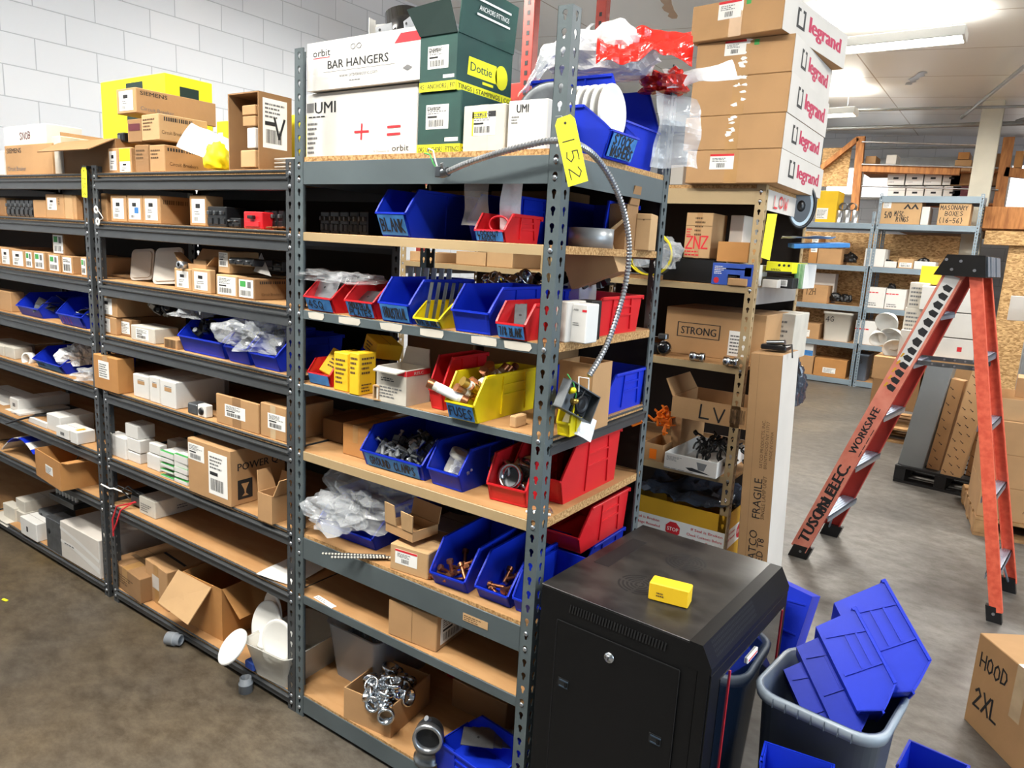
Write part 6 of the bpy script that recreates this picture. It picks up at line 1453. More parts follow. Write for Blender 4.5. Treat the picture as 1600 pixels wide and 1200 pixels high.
# sixth shelf
P2('blue bin stuffed with clear bags at the left of the sixth shelf', (493, 832), (584, 866), 772, D6, .34, fn=bin_, lip=.35, run=.3)
bag('big crumpled clear bag bulging from the left blue bin, sixth shelf', (.21, .14, D6 + .11), (.16, .13, .075), 'bag', 61, rough=.5)
bag('second clear bag at the front of the left blue bin, sixth shelf', (.13, .05, D6 + .08), (.10, .07, .05), 'bag', 62, rough=.5)
scatter('bolt', 'zinc bolt inside the clear bags', 'bolt', 'bolts in the clear bags', (.18, .10, D6 + .06), (.09, .07, .05), 24, 19, 1.5, 1.0)
for i in range(2):
    t = thing('staple_strip', 'beaded steel strip sticking out over the beam, sixth shelf', 'strip', (.215 + i * .04, -.075, D6 + .008), radians(36 + i * 5), 'beaded strips')
    mb = MB(); mb.box(0, .19, 0, .012, 0, .004, 'dull_steel'); mb.build('strip_body', t)
    mb = MB(); [mb.ball((.004 + k * .0095, 0, .004), .0038, 'ivory', 6) for k in range(20)]; mb.build('bead_row', t)
P2('brown carton with red edged label, an open carton on top, sixth shelf', (609, 888), (668, 907), 848, D6, .16, m='card_light', tape=None, labels=[('F', .14, .3, .72, .85, 'redtop')])
t = thing('cardboard_box', 'small open carton with upright flaps on the labelled brown carton', 'box', (.375, .03, D6 + .098), radians(-6))
mb = MB(); mb.box(0, .12, 0, .004, 0, .03, 'card'); mb.box(0, .12, .096, .1, 0, .03, 'card'); mb.box(0, .004, .004, .096, 0, .03, 'card'); mb.box(.116, .12, .004, .096, 0, .03, 'card'); mb.box(.004, .116, .004, .096, 0, .003, 'card'); mb.build('box_body', t)
for q, m_ in (([(0, 0, .03), (.05, 0, .03), (.05, -.01, .095), (.01, -.012, .098)], 'card_light'), ([(.075, .0, .03), (.12, 0, .03), (.13, -.008, .085), (.08, -.01, .088)], 'card_light'), ([(.12, .1, .03), (0, .1, .03), (0, .11, .08), (.12, .11, .08)], 'card')):
    mb = MB(); mb.slab(q, .003, m_); mb.build('flap', t)
t = thing('tape_roll', 'dark grey roll lying high behind the open carton, sixth shelf', 'tape roll', (.47, .30, D6 + .115)); mb = MB(); mb.lathe([(.03, 0), (.07, 0), (.07, .05), (.03, .05), (.03, 0)], (0, 0, 0), (0, .1, 1), 'black_plastic', 32); mb.build('tape', t)
B('grey white carton under the dark roll, sixth shelf', 655, 730, 818, .25, D6, d=.2, m='card_grey', tape=None)
cb = P2('blue bin of copper bolts, sixth shelf', (668, 913), (728, 934), 850, D6, .32, fn=bin_, lip=.36, run=.2)
cb2 = P2('blue bin beside the corner post, copper bolts at its bottom, sixth shelf', (738, 935), (795, 957), 872, D6, .32, fn=bin_, lip=.36, run=.22)
fill(cb, 'copper_bolt', 'copper coloured bolt in the left of two copper bolt bins', 'bolt', 'copper bolts, left bin', 26, 20, lo=.15, hi=.7, y0=.1, y1=.45, tiltmax=1.7)
fill(cb2, 'copper_bolt', 'copper coloured bolt in the bin beside the corner post', 'bolt', 'copper bolts, corner bin', 18, 21, lo=.1, hi=.5, y0=.1, y1=.4, tiltmax=1.7)
bin_('blue bin under the red one, seen from the side, sixth shelf', (.745, .30, D6), (.165, .25, .10), 0)
bin_('red bin stacked on the side blue bin, sixth shelf', (.735, .25, D6 + .102), (.18, .30, .13), 0, m='red')
bin_('blue bin reaching past the side of the sixth shelf near the cabinet', (.835, .03, D6), (.135, .22, .105), 0)
# seventh shelf
P2('plain brown carton with code label on its side, seventh shelf', (606, 990), (681, 1020), 936, D7, .17, m='card', tape=None, labels=[('R', .12, .12, .8, .85, 'ship')], prints=[('r', 'F', .497, 0, .503, 1, 'ink_brown')])
mb = MB(); Face((0, 0, 0), (1, 0, 0), (0, 1, 0), (0, 0, 1)).slabrect(mb, 0, 0, .10, .02, 'paper', .0006).lines(mb, .005, .004, .09, .016, 2, 'ink_grey', .001); tag(mb.build('sticker', None, (.075, .012, D7 + .0005), -.12), 'long printed sticker lying on the left of the seventh shelf', 'sticker')
mb = MB(); mb.tube([(0, 0, 0), (.25, .25, .01)], .003, 6, 'dull_steel'); mb.tube([(.02, -.02, 0), (.28, .22, .01)], .003, 6, 'dull_steel'); tag(mb.build('steel_rods', None, (.55, .3, D7 + .004)), 'thin steel rods lying at the back of the seventh shelf', 'rod')
# bottom shelf
P2('open brown carton heaped with shiny couplings, bottom shelf of tall unit', (537, 1121), (610, 1154), 1074, D8, .21, m='card', top='open', tape=None)
scatter('big_coupling', 'shiny steel coupling heaped in the open carton, bottom shelf', 'coupling', 'couplings in the open carton', (.345, .08, D8 + .085), (.052, .06, .03), 24, 22, 1.5, .8)
t = thing('conduit_elbow', 'large grey cast elbow fitting on the bottom shelf', 'fitting', (.575, .03, D8))
mb = MB(); mb.lathe([(.04, 0), (.046, 0), (.046, .012), (.04, .014), (.04, .05), (.047, .052), (.047, .06)], (0, 0, 0), (0, 0, 1), 'steel', 28); mb.build('collar', t)
pts = [(.0 + .05 * (1 - cos(a)), -.05 * 0 - .0, .06 + .055 * sin(a)) for a in [i * (pi / 2) / 8 for i in range(9)]]; mb = MB(); mb.tube(pts, [.044 - .0004 * i for i in range(9)], 24, 'steel', caps=False); mb.build('bend', t)
mb = MB(); mb.lathe([(.038, 0), (.045, 0), (.045, .02), (.036, .02), (.036, .002)], (.05, 0, .115), (1, -.2, 0), 'zinc', 28); mb.lathe([(0, .004), (.037, .004)], (.05, 0, .115), (1, -.2, 0), 'black_matte', 24); mb.build('threaded_ring', t)
mb = MB(); mb.cyl((-.05, 0, .02), (-.058, 0, .02), .007, 'zinc', n=8); mb.cyl((-.05, 0, .045), (-.058, 0, .045), .007, 'zinc', n=8); mb.cyl((.03, 0, .15), (.04, -.01, .165), .008, 'zinc', n=8); mb.build('clamp_screw', t)
t.rotation_euler = (0, 0, radians(-52))
bin_('blue bin lying across the bottom shelf next to the cabinet', (.605, .19, D8), (.18, .26, .10), radians(-97), lip=.5)
plates('grey steel plate lying in the bottom blue bin', 'plates in the bottom bin', 4, 745, .10, D8 + .06, .10, .06, .02, 70, 'steel', .5)
B('yellow bin at the back of the bottom shelf', 645, 690, 1000, .40, D8, d=.15, fn='bin', m='yellow')
B('red bin at the back of the bottom shelf', 693, 745, 1010, .38, D8, d=.15, fn='bin', m='red')
B('dark brown carton at the back of the bottom shelf', 705, 790, 1060, .27, D8, d=.14, m='card_dark', tape=None)
t = thing('clear_tote', 'clear plastic tote of bluish bags at the left of the bottom shelf', 'tote', (.13, .28, D8))
mb = MB(); mat('tote_clear', '#b9c4d0', .2, alpha=.55); loft(mb, [rrect(.11, .13, .03, 0), rrect(.13, .155, .035, .20), rrect(.135, .16, .035, .205), rrect(.12, .145, .03, .2), rrect(.1, .12, .025, .005)], 'tote_clear', True, True); mb.build('tote_body', t)
blob('plastic_bag', 'bluish bag filling the clear tote', 'bag', (.13, .28, D8 + .10), (.10, .12, .09), 'bag_dark', 71)
B('grey translucent tray standing behind the open carton, bottom shelf', 555, 600, 1000, .32, D8, d=.03, m='clear_lid', tape=None, name='lid_or_tray', cat='tray')
# dark cartons added at the back to deepen the shade between shelves
k = 0
for z, hh in ((D2, .16), (D4, .15), (D6, .2)):
    for (x, wd) in ((.06, .3), (.40, .28)):
        k += 1
        carton('dark brown carton added at the back of the tall unit to deepen its shade', (x, .44, z), (wd, .14, hh), 0, m='card_dark', tape=None, group='added dark cartons at the back of the tall unit')
# stickers on the front beams
for i, (a, b) in enumerate(((480, 505), (528, 562), (592, 627), (655, 692), (735, 775), (786, 830))):
    x0 = solve(a, None, (0, -.004, 1.375), 'x'); x1 = solve(b, None, (0, -.004, 1.375), 'x'); mb = MB(); rnd = random.Random(i)
    q = [(x0 + rnd.uniform(0, .006), 1.364), (x0 + .3 * (x1 - x0), 1.362), (x1 - rnd.uniform(0, .01), 1.363), (x1, 1.372), (x1 - rnd.uniform(0, .006), 1.382), (x0 + .5 * (x1 - x0), 1.3835), (x0, 1.381)]
    mb.prism([(x, -.0005, z) for x, z in q], (0, -.0007, 0), 'white_dirty'); o = mb.build('torn_sticker', main, -Vector((W_ / 2, .3, 0)))
x0 = solve(722, None, (0, -.004, .6), 'x'); mb = MB(); f = Face((x0, -.0006, .6), (1, 0, 0), (0, 0, 1), (0, -1, 0)); f.slabrect(mb, 0, 0, .085, .022, 'card_light', .0006); f.lines(mb, .004, .003, .08, .02, 3, 'ink_brown', off=.001); mb.build('rating_sticker', main, -Vector((W_ / 2, .3, 0)))
numtag('yellow tag numbered 152 hanging at the top corner of the tall unit', .962, -.064, 1.888, '152', (0, radians(-17), radians(12)), h=.145, w=.046)
# flexible conduit with a square box
t = thing('flexible_conduit', 'spiral steel conduit looped round the corner post with an open metal box at its end', 'conduit', (0, 0, 0))
pts = [on(700, 268, 'y', -.03), on(730, 255, 'y', -.04), on(775, 240, 'y', -.045), on(820, 228, 'y', -.045), on(860, 220, 'y', -.045), on(893, 222, 'y', -.045), on(925, 240, 'x', .975), on(950, 272, 'x', .98), on(969, 312, 'x', .985), on(980, 355, 'x', .985), on(983, 400, 'x', .985), on(976, 450, 'x', .98), on(962, 500, 'x', .98), on(945, 545, 'x', .98), on(920, 588, 'x', .978)]
P = []
for i in range(len(pts) - 1):     # smooth the path
    p0 = pts[max(i - 1, 0)]; p1 = pts[i]; p2 = pts[i + 1]; p3 = pts[min(i + 2, len(pts) - 1)]
    for s in range(10):
        q = s / 10; P.append(.5 * ((2 * p1) + (-p0 + p2) * q + (2 * p0 - 5 * p1 + 4 * p2 - p3) * q * q + (-p0 + 3 * p1 - 3 * p2 + p3) * q ** 3))
P.append(pts[-1])
# resample with ridges every 4.5 mm
out = []; rad = []; d = 0.0; step_ = .00225; k = 0
for a, b in zip(P, P[1:]):
    L = (b - a).length
    while d < L: out.append(tuple(a.lerp(b, d / L))); rad.append(.0078 if (k // 2) % 2 == 0 else .0060); k += 1; d += step_
    d -= L
mb = MB(); mb.tube(out, rad, 10, 'zinc', smooth=False); mb.build('spiral_tube', t)
mb = MB(); a = pts[0]; mb.cyl(tuple(a), tuple(a + Vector((-.022, 0, -.004))), .012, 'steel', n=12); mb.box(a.x - .034, a.x - .016, a.y - .012, a.y + .012, a.z - .014, a.z + .012, 'steel', .002); mb.cyl((a.x - .006, a.y - .01, a.z + .006), (a.x - .006, a.y - .018, a.z + .018), .004, 'zinc', n=8); mb.build('end_connector', t)
for mm, pp in (('white_plastic', [(-.03, 0, 0), (-.04, -.004, .03), (-.045, -.006, .05), (-.06, -.006, .055), (-.068, 0, .05)]), ('ink_green', [(-.03, 0, 0), (-.045, -.005, .02), (-.055, -.006, .04), (-.075, -.004, .045)])):
    mb = MB(); mb.tube([tuple(a + Vector(p)) for p in pp], .002, 6, mm); mb.build('wire', t)
c = on(902, 627, 'x', .972)
bx = thing('metal_box_end', None, None); bpy.data.objects.remove(bx)
mb = MB(); mb.X = Matrix.Translation(c) @ Matrix.Rotation(radians(78), 4, 'Z') @ Matrix.Rotation(radians(26), 4, 'Y')
mb.box(-.062, .062, .012, .015, -.036, .036, 'dull_steel', .001)
for q in ((-.062, .062, -.036, -.033), (-.062, .062, .033, .036)): mb.box(q[0], q[1], -.014, .013, q[2], q[3], 'dull_steel')
mb.box(-.062, -.059, -.014, .013, -.036, .036, 'dull_steel'); mb.box(.059, .062, -.014, .013, -.036, .036, 'dull_steel'); jb = mb.build('metal_box', t)
mb2 = MB(); mb2.X = mb.X; mb2.lathe([(.024, 0), (.024, .012), (.020, .014), (.016, .01), (.010, .012), (0, .012)], (.022, .012, 0), (0, -1, 0), 'black_plastic', 24); mb2.box(-.004, .050, .006, .012, -.028, .028, 'black_plastic', .003); mb2.build('socket', jb)
for p, m_ in (((-.045, -.004, .012), 'yellow'), ((-.022, -.004, -.008), 'brass')):
    mb2 = MB(); mb2.X = mb.X; mb2.lathe([(.004, 0), (.009, 0), (.006, .016), (0, .018)], p, (0, -1, .3), m_, 12); mb2.build('wire_nut', jb)
for pp, m_ in (([(-.07, .0, .045), (-.05, -.012, .03), (-.03, -.014, .01), (-.02, -.01, -.005)], 'ink_green'), ([(.0, -.01, .03), (-.01, -.016, .01), (-.025, -.012, -.004)], 'ink'), ([(-.02, -.01, .02), (-.045, -.016, .05), (-.01, -.016, .06), (.01, -.012, .035)], 'white_plastic')):
    mb2 = MB(); mb2.X = mb.X; mb2.tube(pp, .0018, 6, m_); mb2.build('wire', jb)
o = sheet('plastic_bag', 'torn clear bag hanging below the metal box of the conduit', 'bag', (.965, .10, 1.185), .09, .06, 'bag_white', 77, .03, rot=(radians(60), radians(30), radians(60)))
# ================================================================== TAN UNIT
T1 = 1.8992
leg = dict(m='card', tape='FULL', tapemat='tape')
# five cartons stacked
z = T1; rows = [(1070, 1215, 236, 290, 1281, .0, ('F', .26, .42, .52, .88, 'redtop')), (1067, 1222, 184, None, 1281, 0, None), (1077, 1230, 125, None, 1289, 0, None), (1085, 1237, 69, None, 1294, 0, ('F', .3, .58, .52, .98, 'redtop')), (1078, 1222, 11, None, 1318, radians(-7), ('F', .3, .5, .55, .98, 'redtop'))]
names_ = ['bottom', 'second from bottom', 'middle', 'second from top', 'topmost and twisted']
yy = 1.45
for i, (a, b, tp, bt, dp, rz, lab) in enumerate(rows):
    t = B('%s of five long brown cartons with red lettering, stacked on the tan unit' % names_[i] if i != 4 else 'topmost, twisted one of five long brown cartons with red lettering on the tan unit', a, b, tp, yy + (.0 if i != 4 else -.02), z + .001, dpx=dp, rz=rz, labels=[lab] if lab else [], name='cardboard_box', **leg)
    bb = t.children[0].bound_box[6]; w_, d2, h_ = bb
    fr = box_faces(w_, d2, h_)['R'][0]; mb = MB()
    fr.slabrect(mb, 0, 0, d2, h_, 'card_grey', .0005)
    fr.text(mb, 'legrand', d2 * .36, h_ * .36, h_ * .42, 'legrand_red', width=d2 * .52, off=.001, bold=5)
    fr.rect(mb, d2 * .18, h_ * .28, d2 * .3, h_ * .8, 'ink', .001); fr.rect(mb, d2 * .205, h_ * .36, d2 * .275, h_ * .72, 'card_grey', .0012); fr.rect(mb, d2 * .225, h_ * .5, d2 * .255, h_ * .8, 'card_grey', .0013)
    mb.build('printed_end', t)
    if i in (1, 2, 3):      # white crinkled bits of torn tape on the front
        mb = MB(); rnd = random.Random(i); F_ = box_faces(w_, d2, h_)['F'][0]
        for q in range(9):
            cx, cy = w_ * .5 + rnd.uniform(-.02, .02), h_ * rnd.uniform(.25, .98); F_.poly(mb, [(cx + rnd.uniform(.004, .02) * cos(a), cy + rnd.uniform(.003, .009) * sin(a)) for a in (0, 1.1, 2.2, 3.3, 4.4, 5.4)], 'paper', .0008 + q * 1e-5)
        mb.build('wrinkled_tape', t)
    if i >= 3:
        mb = MB(); box_faces(w_, d2, h_)['F'][0].rect(mb, w_ * .60, h_ * .8, w_ * .65, h_ * .95, 'teal' if 'teal' in MATS else 'ink_green', .001); mb.build('round_sticker', t)
    z = t.location.z + h_
B('dark grey wire crate end between the rear post and the carton stack', 1040, 1062, 212, 1.62, T1, d=.3, m='black_plastic', tape=None, name='crate', cat='crate')
B('grey clear case at the left below the carton stack', 1046, 1066, 258, 1.50, T1, d=.1, m='clear_lid', tape=None, name='clear_case', cat='case')
# shelf at 1.50
T2 = 1.5016
B('long black metal box on the tan unit below the printed carton', 1035, 1112, 402, 1.55, T2, d=.4, m='black_plastic', tape=None, name='metal_box')
zz2 = T2 + .105
B('brown carton with red stamped printing on the tan unit', 1067, 1108, 332, 1.55, None, bot=402, dpx=1130, m='card_light', tape='FULL', tapemat='card', prints=[('r', 'F', 0, .71, 1, .72, 'ink_brown'), ('h', 'F', 'ZNZ', .08, .22, .26, 'ink_red', .8), ('l', 'F', .05, .05, .9, .2, 'ink_red', 2), ('l', 'F', .35, .5, .75, .95, 'ink_brown', 5), ('l', 'F', .05, .5, .3, .68, 'ink_red', 3)])
B('small plain orange brown carton on the blue and white box', 1119, 1168, 377, 1.53, None, bot=408, d=.2, m='card_orange', tape=None)
B('dark blue and white printed box with red dot on the tan unit', 1111, 1174, 410, 1.50, T2, d=.2, m='white_card', tape=None, prints=[('r', 'F', 0, 0, 1, 1, 'ink_blue'), ('r', 'F', .08, .72, .8, .78, 'ink_red'), ('r', 'F', .4, .2, .7, .5, 'paper'), ('r', 'F', .8, .45, .96, .85, 'paper'), ('p', 'F', [(.12 + .07 * cos(a * pi / 6), .2 + .14 * sin(a * pi / 6)) for a in range(12)], 0, 0, 0, 'ink_red'), ('l', 'F', .42, .22, .68, .48, 'ink', 3), ('l', 'F', .05, .5, .35, .9, 'paper', 5)])
B('tiny brown block at the foot of the blue printed box', 1136, 1166, 434, 1.49, T2, d=.05, m='card', tape=None, name='small_box')
t = thing('cable_coil', 'yellow cable coil in a clear bag at the left end of the tan unit shelf', 'coil', (.50, 1.48, T2))
for k in range(4):
    mb = MB(); r = .10 - .006 * k; mb.tube([(r * cos(a), .02 * k - .03, r + .01 + r * .9 * sin(a)) for a in [i * 2 * pi / 28 for i in range(29)]], .004, 6, 'yellow' if k < 2 else 'dull_steel'); mb.build('coil_loop', t)
bag('clear grey bag bulging beside the yellow cable coil', (.53, 1.47, T2 + .10), (.08, .07, .09), 'bag', 81)
B('pale clear folded carton behind the red stamped one', 1131, 1152, 336, 1.68, T2, d=.2, m='card_grey', tape=None)
for i in range(3): B('blue grey stack of trays at the back of the tan unit', 1142 + i * 9, 1149 + i * 9, 345, 1.95, T2, d=.1, m='duct', tape=None, group='blue grey trays', name='tray', cat='tray')
B('yellow and black printed box at the right end of the tan unit', 1196, 1237, 408, 1.62, T2 + .06, d=.25, m='yellow_card', tape=None, prints=[('r', 'F', 0, 0, 1, .16, 'ink'), ('l', 'F', .2, .22, .8, .42, 'ink', 2)] + [('p', 'F', [(cx + .05 * cos(a * pi / 5), .7 + .12 * sin(a * pi / 5)) for a in range(10)], 0, 0, 0, 'ink') for cx in (.5, .68, .86)])
B('black box with barcode under the yellow printed one, tan unit', 1194, 1238, 432, 1.62, T2, d=.25, m='black_matte', tape=None, labels=[('F', .5, .2, .8, .8, 'barcode_only')])
B('pinkish brown small box left of the barcode', 1190, 1214, 436, 1.55, T2, d=.05, m='card_grey', tape=None)
B('white and green catalogues standing at the rear corner of the tan unit', 1239, 1254, 412, 1.70, T2, d=.2, m='white_card', tape=None, name='catalogue', cat='book', prints=[('k', 'F', 0, 0, 1, 1, 'ink_green')])
o = sheet('paper_sheet', 'white papers piled on the blue folder at the tan unit', 'paper', (1.05, 1.80, 1.715), .20, .22, 'paper', 5, .015, rot=(0, radians(-3), .3))
mb = MB(); mb.box(-.08, .13, -.12, .12, 0, .018, 'painter_tape', .002); tag(mb.build('folder', None, (1.07, 1.80, 1.672), rot=(radians(2), radians(-4), .35)), 'light blue folder lying across boxes at the right end of the tan unit', 'folder')
mb = MB(); mb.slab([(0, 0, 0), (.035, .01, 0), (.03, .0, -.18), (-.0, -.02, -.17)], .001, 'tag_yellow'); tag(mb.build('yellow_tape', None, (.955, 1.52, 1.79)), 'strip of yellow tape hanging at the post of the tan unit', 'tape')
# speaker
t = thing('speaker', 'oval loudspeaker with pale blue cone hanging at the end of the tan unit', 'speaker', tuple(on(1252, 322, 'y', 1.98)), rot=(0, 0, radians(38)))
mb = MB(); ring = lambda a, b, y: [(a * cos(q), y, b * sin(q)) for q in [i * 2 * pi / 32 for i in range(32)]]
loft(mb, [ring(.062, .098, .0), ring(.066, .102, -.006), ring(.056, .09, -.010), ring(.052, .086, -.004)], 'black_plastic', True, False); loft(mb, [ring(.062, .098, 0), ring(.035, .035, .05), ring(.032, .032, .07)], 'black_plastic', False, True); mb.build('basket', t)
mat('cone', '#b7cbd8', .5); mb = MB(); loft(mb, [ring(.052, .086, -.004), ring(.018, .026, .012)], 'cone', False, False); mb.build('cone', t)
mb = MB(); mb.ball((0, .004, 0), .02, 'black_plastic', 14, (1, .8, 1.3)); mb.build('dust_cap', t)
# handwritten word on the side beam
mb = MB(); f = Face((.948, 1.62, 1.815), (0, 1, 0), (0, 0, 1), (1, 0, 0)); f.hand(mb, 'LOW', .0, .008, .045, 'ink_red', width=.2, th=.007)
tan = [o for o in COL.objects if o.get('label') == 'tan steel shelving unit under the tall stack of cartons'][0]
o = mb.build('handwriting', tan, (-tan.location.x, -tan.location.y, -tan.location.z))
# shelf at 1.17
T3 = 1.1735
B('large brown carton with bold black lettering in a frame, tan unit', 1036, 1190, 478, 1.66, T3, d=.35, m='card', tape=None, labels=[('F', .66, .1, .85, .62, 'lines')], prints=[('b', 'F', 'STRONG', .17, .45, .16, 'ink', .36), ('r', 'F', .13, .38, .57, .395, 'ink'), ('r', 'F', .13, .68, .57, .695, 'ink'), ('r', 'F', .13, .38, .14, .69, 'ink'), ('r', 'F', .56, .38, .57, .69, 'ink')])
B('white lined brown carton at the right end of the middle tan shelf', 1193, 1235, 488, 1.9, T3, d=.25, m='white_dirty', tape=None, prints=[('l', 'F', .1, .3, .8, .9, 'ink_grey', 6)])
t = thing('camera_mount', 'black camera bracket with round lens lying before the printed carton', 'bracket', (solve(1022, None, (0, 1.53, T3), 'x'), 1.53, T3))
mb = MB(); mb.box(-.12, .02, 0, .05, 0, .05, 'black_plastic', .01); mb.build('bracket_body', t); mb = MB(); mb.lathe([(0, .03), (.018, .03), (.03, .02), (.032, 0), (.02, -.03)], (.045, 0, .034), (.3, -1, .2), 'black_gloss', 20); mb.build('lens', t); mb = MB(); mb.box(.01, .05, 0, .03, .07, .095, 'steel', .004); mb.build('clamp', t)
for lb, px, py in (('chrome fitting at the middle of the tan shelf edge', 1090, 563), ('small chrome fitting near the tan post', 1142, 571)):
    mb = MB(); mb.lathe([(.012, 0), (.018, 0), (.018, .02), (.014, .022), (.014, .04), (.019, .042), (.019, .06), (.012, .06)], (0, 0, 0), (1, .1, 0), 'chrome', 18); p = on(px - 12, py, 'z', T3); p.z += .02; tag(mb.build('pipe_coupling', None, tuple(p)), lb, 'coupling')
# shelf at .70
T4 = .7015
B('white carton with goblet picture full of black straps, tan unit', 1037, 1118, 706, 1.44, T4, dpx=1163, m='white_card', top='open', tape=None, prints=[('r', 'F', 0, .03, 1, .95, 'card_grey'), ('l', 'F', .04, .55, .35, .85, 'ink_grey', 4), ('p', 'F', [(.62, .78), (.82, .76), (.77, .3), (.66, .3)], 0, 0, 0, 'ink_grey'), ('p', 'F', [(.42, .3), (.55, .36), (.8, .2), (.9, .12), (.5, .14)], 0, 0, 0, 'ink'), ('l', 'F', .0, .04, .9, .09, 'ink', 1)])
scatter('black_tie', 'black mounting strap heaped in the white goblet carton', 'strap', 'black straps in the white carton', (.84, 1.60, T4 + .06), (.09, .09, .07), 34, 91, 1.2, 1.0)
B('brown carton with inner flap raised behind the white goblet carton', 1045, 1060, 630, 1.60, T4, d=.3, m='card', tape=None)
B('open brown carton marked LV resting across boxes on the tan unit', 1048, 1176, 618, 1.50, None, bot=650, d=.30, m='card', top='open', tape=None, prints=[('h', 'F', 'LV', .36, .15, .62, 'ink', .30), ('k', 'F', .72, .2, .9, .85, 'ink_brown')], flaps={'L': (60, .08)})
scatter('orange_clip', 'orange plastic clip heaped in the carton at the rear post', 'clip', 'orange clips in the carton', (.585, 1.58, T4 + .13), (.035, .05, .08), 16, 92, 1.5, 1.1)
B('brown carton of orange clips between the rear post and white carton', 1003, 1034, 690, 1.50, T4, d=.2, m='card', top='open', tape=None, prints=[('r', 'F', .35, .1, .7, .7, 'orange_plastic')])
B('white panel box standing at the right end of the lower tan shelf', 1176, 1200, 655, 1.75, T4, d=.02, m='white_card', tape=None)
bag('bag of red and white pieces hanging at the end of the tan unit', (1.0, 2.1, 1.02), (.05, .08, .13), 'bag_dark', 95)
# yellow battery carton below
t = carton('yellow carton with STOP label and black plastic lining under the tan unit', (.50, 1.50, .10), (.44, .42, .43), 0, m='gold_card', top='open', tape=None)
fc = box_faces(.44, .42, .43)
for k in ('F', 'R'):
    f, W, H = fc[k]; mb = MB(); f.slabrect(mb, 0, H * .62, W, H * .82, 'paper', .0006); c = (W * .47, H * .72)
    f.poly(mb, [(c[0] + .036 * cos(pi / 8 + q * pi / 4), c[1] + .036 * sin(pi / 8 + q * pi / 4)) for q in range(8)], 'ink_red', .001); f.text(mb, 'STOP', c[0] - .026, c[1] - .008, .017, 'paper', width=.052, off=.0014, bold=1)
    f.text(mb, 'If Seal is Broken', W * .66, H * .76, .012, 'ink_red', width=W * .32, off=.001, bold=1); f.text(mb, 'Check Contents Before', W * .62, H * .70, .012, 'ink_red', width=W * .36, off=.001, bold=1); f.text(mb, 'Signing Receipt', W * .68, H * .645, .012, 'ink_red', width=W * .28, off=.001, bold=1)
    f.text(mb, 'If Seal is Broken', W * .02, H * .76, .012, 'ink_red', width=W * .3, off=.001, bold=1); f.text(mb, 'Package Resealed', W * .03, H * .70, .012, 'ink_red', width=W * .3, off=.001, bold=1)
    mb.build('warning_label', t)
sheet('plastic_liner', 'black plastic liner gathered over the yellow STOP carton', 'liner', (.73, 1.70, .56), .44, .42, 'bag_dark', 61, .05, 18, rot=(0, 0, 0), scale=9)
# tall lamp carton leaning beside the tan unit
pt = on(1183, 572, 'y', 1.42); t = carton('tall narrow brown carton printed FRAGILE standing beside the tan unit', (1.03, 1.46, 0), (.125, .20, 1.25), radians(-3), m='card', tape=None, tilt=(radians(1.5), radians(-2.2), radians(-3)),
   prints=[('b', 'F', 'FRAGILE', .66, .46, .026, 'ink', None, pi / 2), ('t', 'F', 'SINGLE LAMP UNIT', .80, .46, .012, 'ink_brown', None, pi / 2), ('b', 'F', 'SATCO', .62, .30, .026, 'ink', None, pi / 2), ('t', 'F', 'LED T8', .85, .30, .022, 'ink', None, pi / 2), ('t', 'F', 'SATCO PRODUCTS, INC.', .62, .63, .010, 'ink_brown', None, pi / 2), ('t', 'F', 'BRENTWOOD NY 11717', .76, .63, .010, 'ink_brown', None, pi / 2), ('t', 'F', 'MADE IN CHINA', .90, .66, .009, 'ink_brown', None, pi / 2), ('r', 'F', .28, 0, .285, 1, 'ink_brown'), ('r', 'R', 0, 0, 1, 1, 'card_grey')])
for p in t.children:
    if p.name.startswith('printed'):
        pass
mb = MB(); mb.box(-.05, .05, -.04, .04, 0, .02, 'black_plastic', .004); mb.cyl((-.03, -.02, .025), (.04, -.03, .035), .01, 'steel', n=10); mb.tube([(.03, -.02, .02), (.07, -.04, .03), (.08, -.05, -.02)], .003, 6, 'black_plastic'); tag(mb.build('wall_box', None, (1.05, 1.52, 1.262)), 'black and steel fixture lying on top of the tall narrow carton', 'fixture')
rack('steel_shelving', 'second tan shelving bay half hidden behind the tall grey unit', -.99, -.04, 1.5, 2.2, 4, 1.93, TS, tn, panels=[(1.503, 1.88), (1.175, 1.485), (.703, 1.155), (.1, .685)])
for i, (a, b) in enumerate(((640, 680), (712, 758), (760, 800))): B(('left', 'middle', 'right')[i] + ' brown carton seen through the gap above the third shelf of the tall unit', a, b, 392, 1.53, T2, d=.3, m='card_light', tape=None)
# ================================================================== bins in and around the can
def basis(loc, xv, yv, zv): return Matrix(((xv.x, yv.x, zv.x, loc.x), (xv.y, yv.y, zv.y, loc.y), (xv.z, yv.z, zv.z, loc.z), (0, 0, 0, 1)))
nrm = Vector((.12, -.78, .62)).normalized(); P1 = on(1346, 1122, 'z', .575)
def plane_hit(px, py):
    d = ray(px, py); return CAM + d * ((P1 - CAM).dot(nrm) / d.dot(nrm))
P2_ = plane_hit(1272, 972); dv = (P2_ - P1); Ld = dv.length; dv.normalize(); hv = dv.cross(nrm) * 1.0
if hv.dot(r_) < 0: hv = -hv
def tbin(label, base, W, D, H, group=None, dvec=None, hvec=None):
    y = dvec or dv; zv = hvec or hv; xv = y.cross(zv)
    t = thing('stacking_bin', label, 'bin', (0, 0, 0), group=group)
    t.matrix_world = basis(base + xv * (W / 2 if xv.dot(nrm) < 0 else -W / 2), xv, y, zv)
    bin_body(W, D, H, 'blue', run=.2, lip=.5).build('bin_body', t); return t
tbin('frontmost of the nested blue bins, ribbed side up, in the trash can', P1, .20, Ld, .11)
tbin('wide blue bin whose open side faces right, highest in the trash can', P1 + hv * .07 - nrm * .02 + dv * .02, .20, Ld * 1.1, .14)
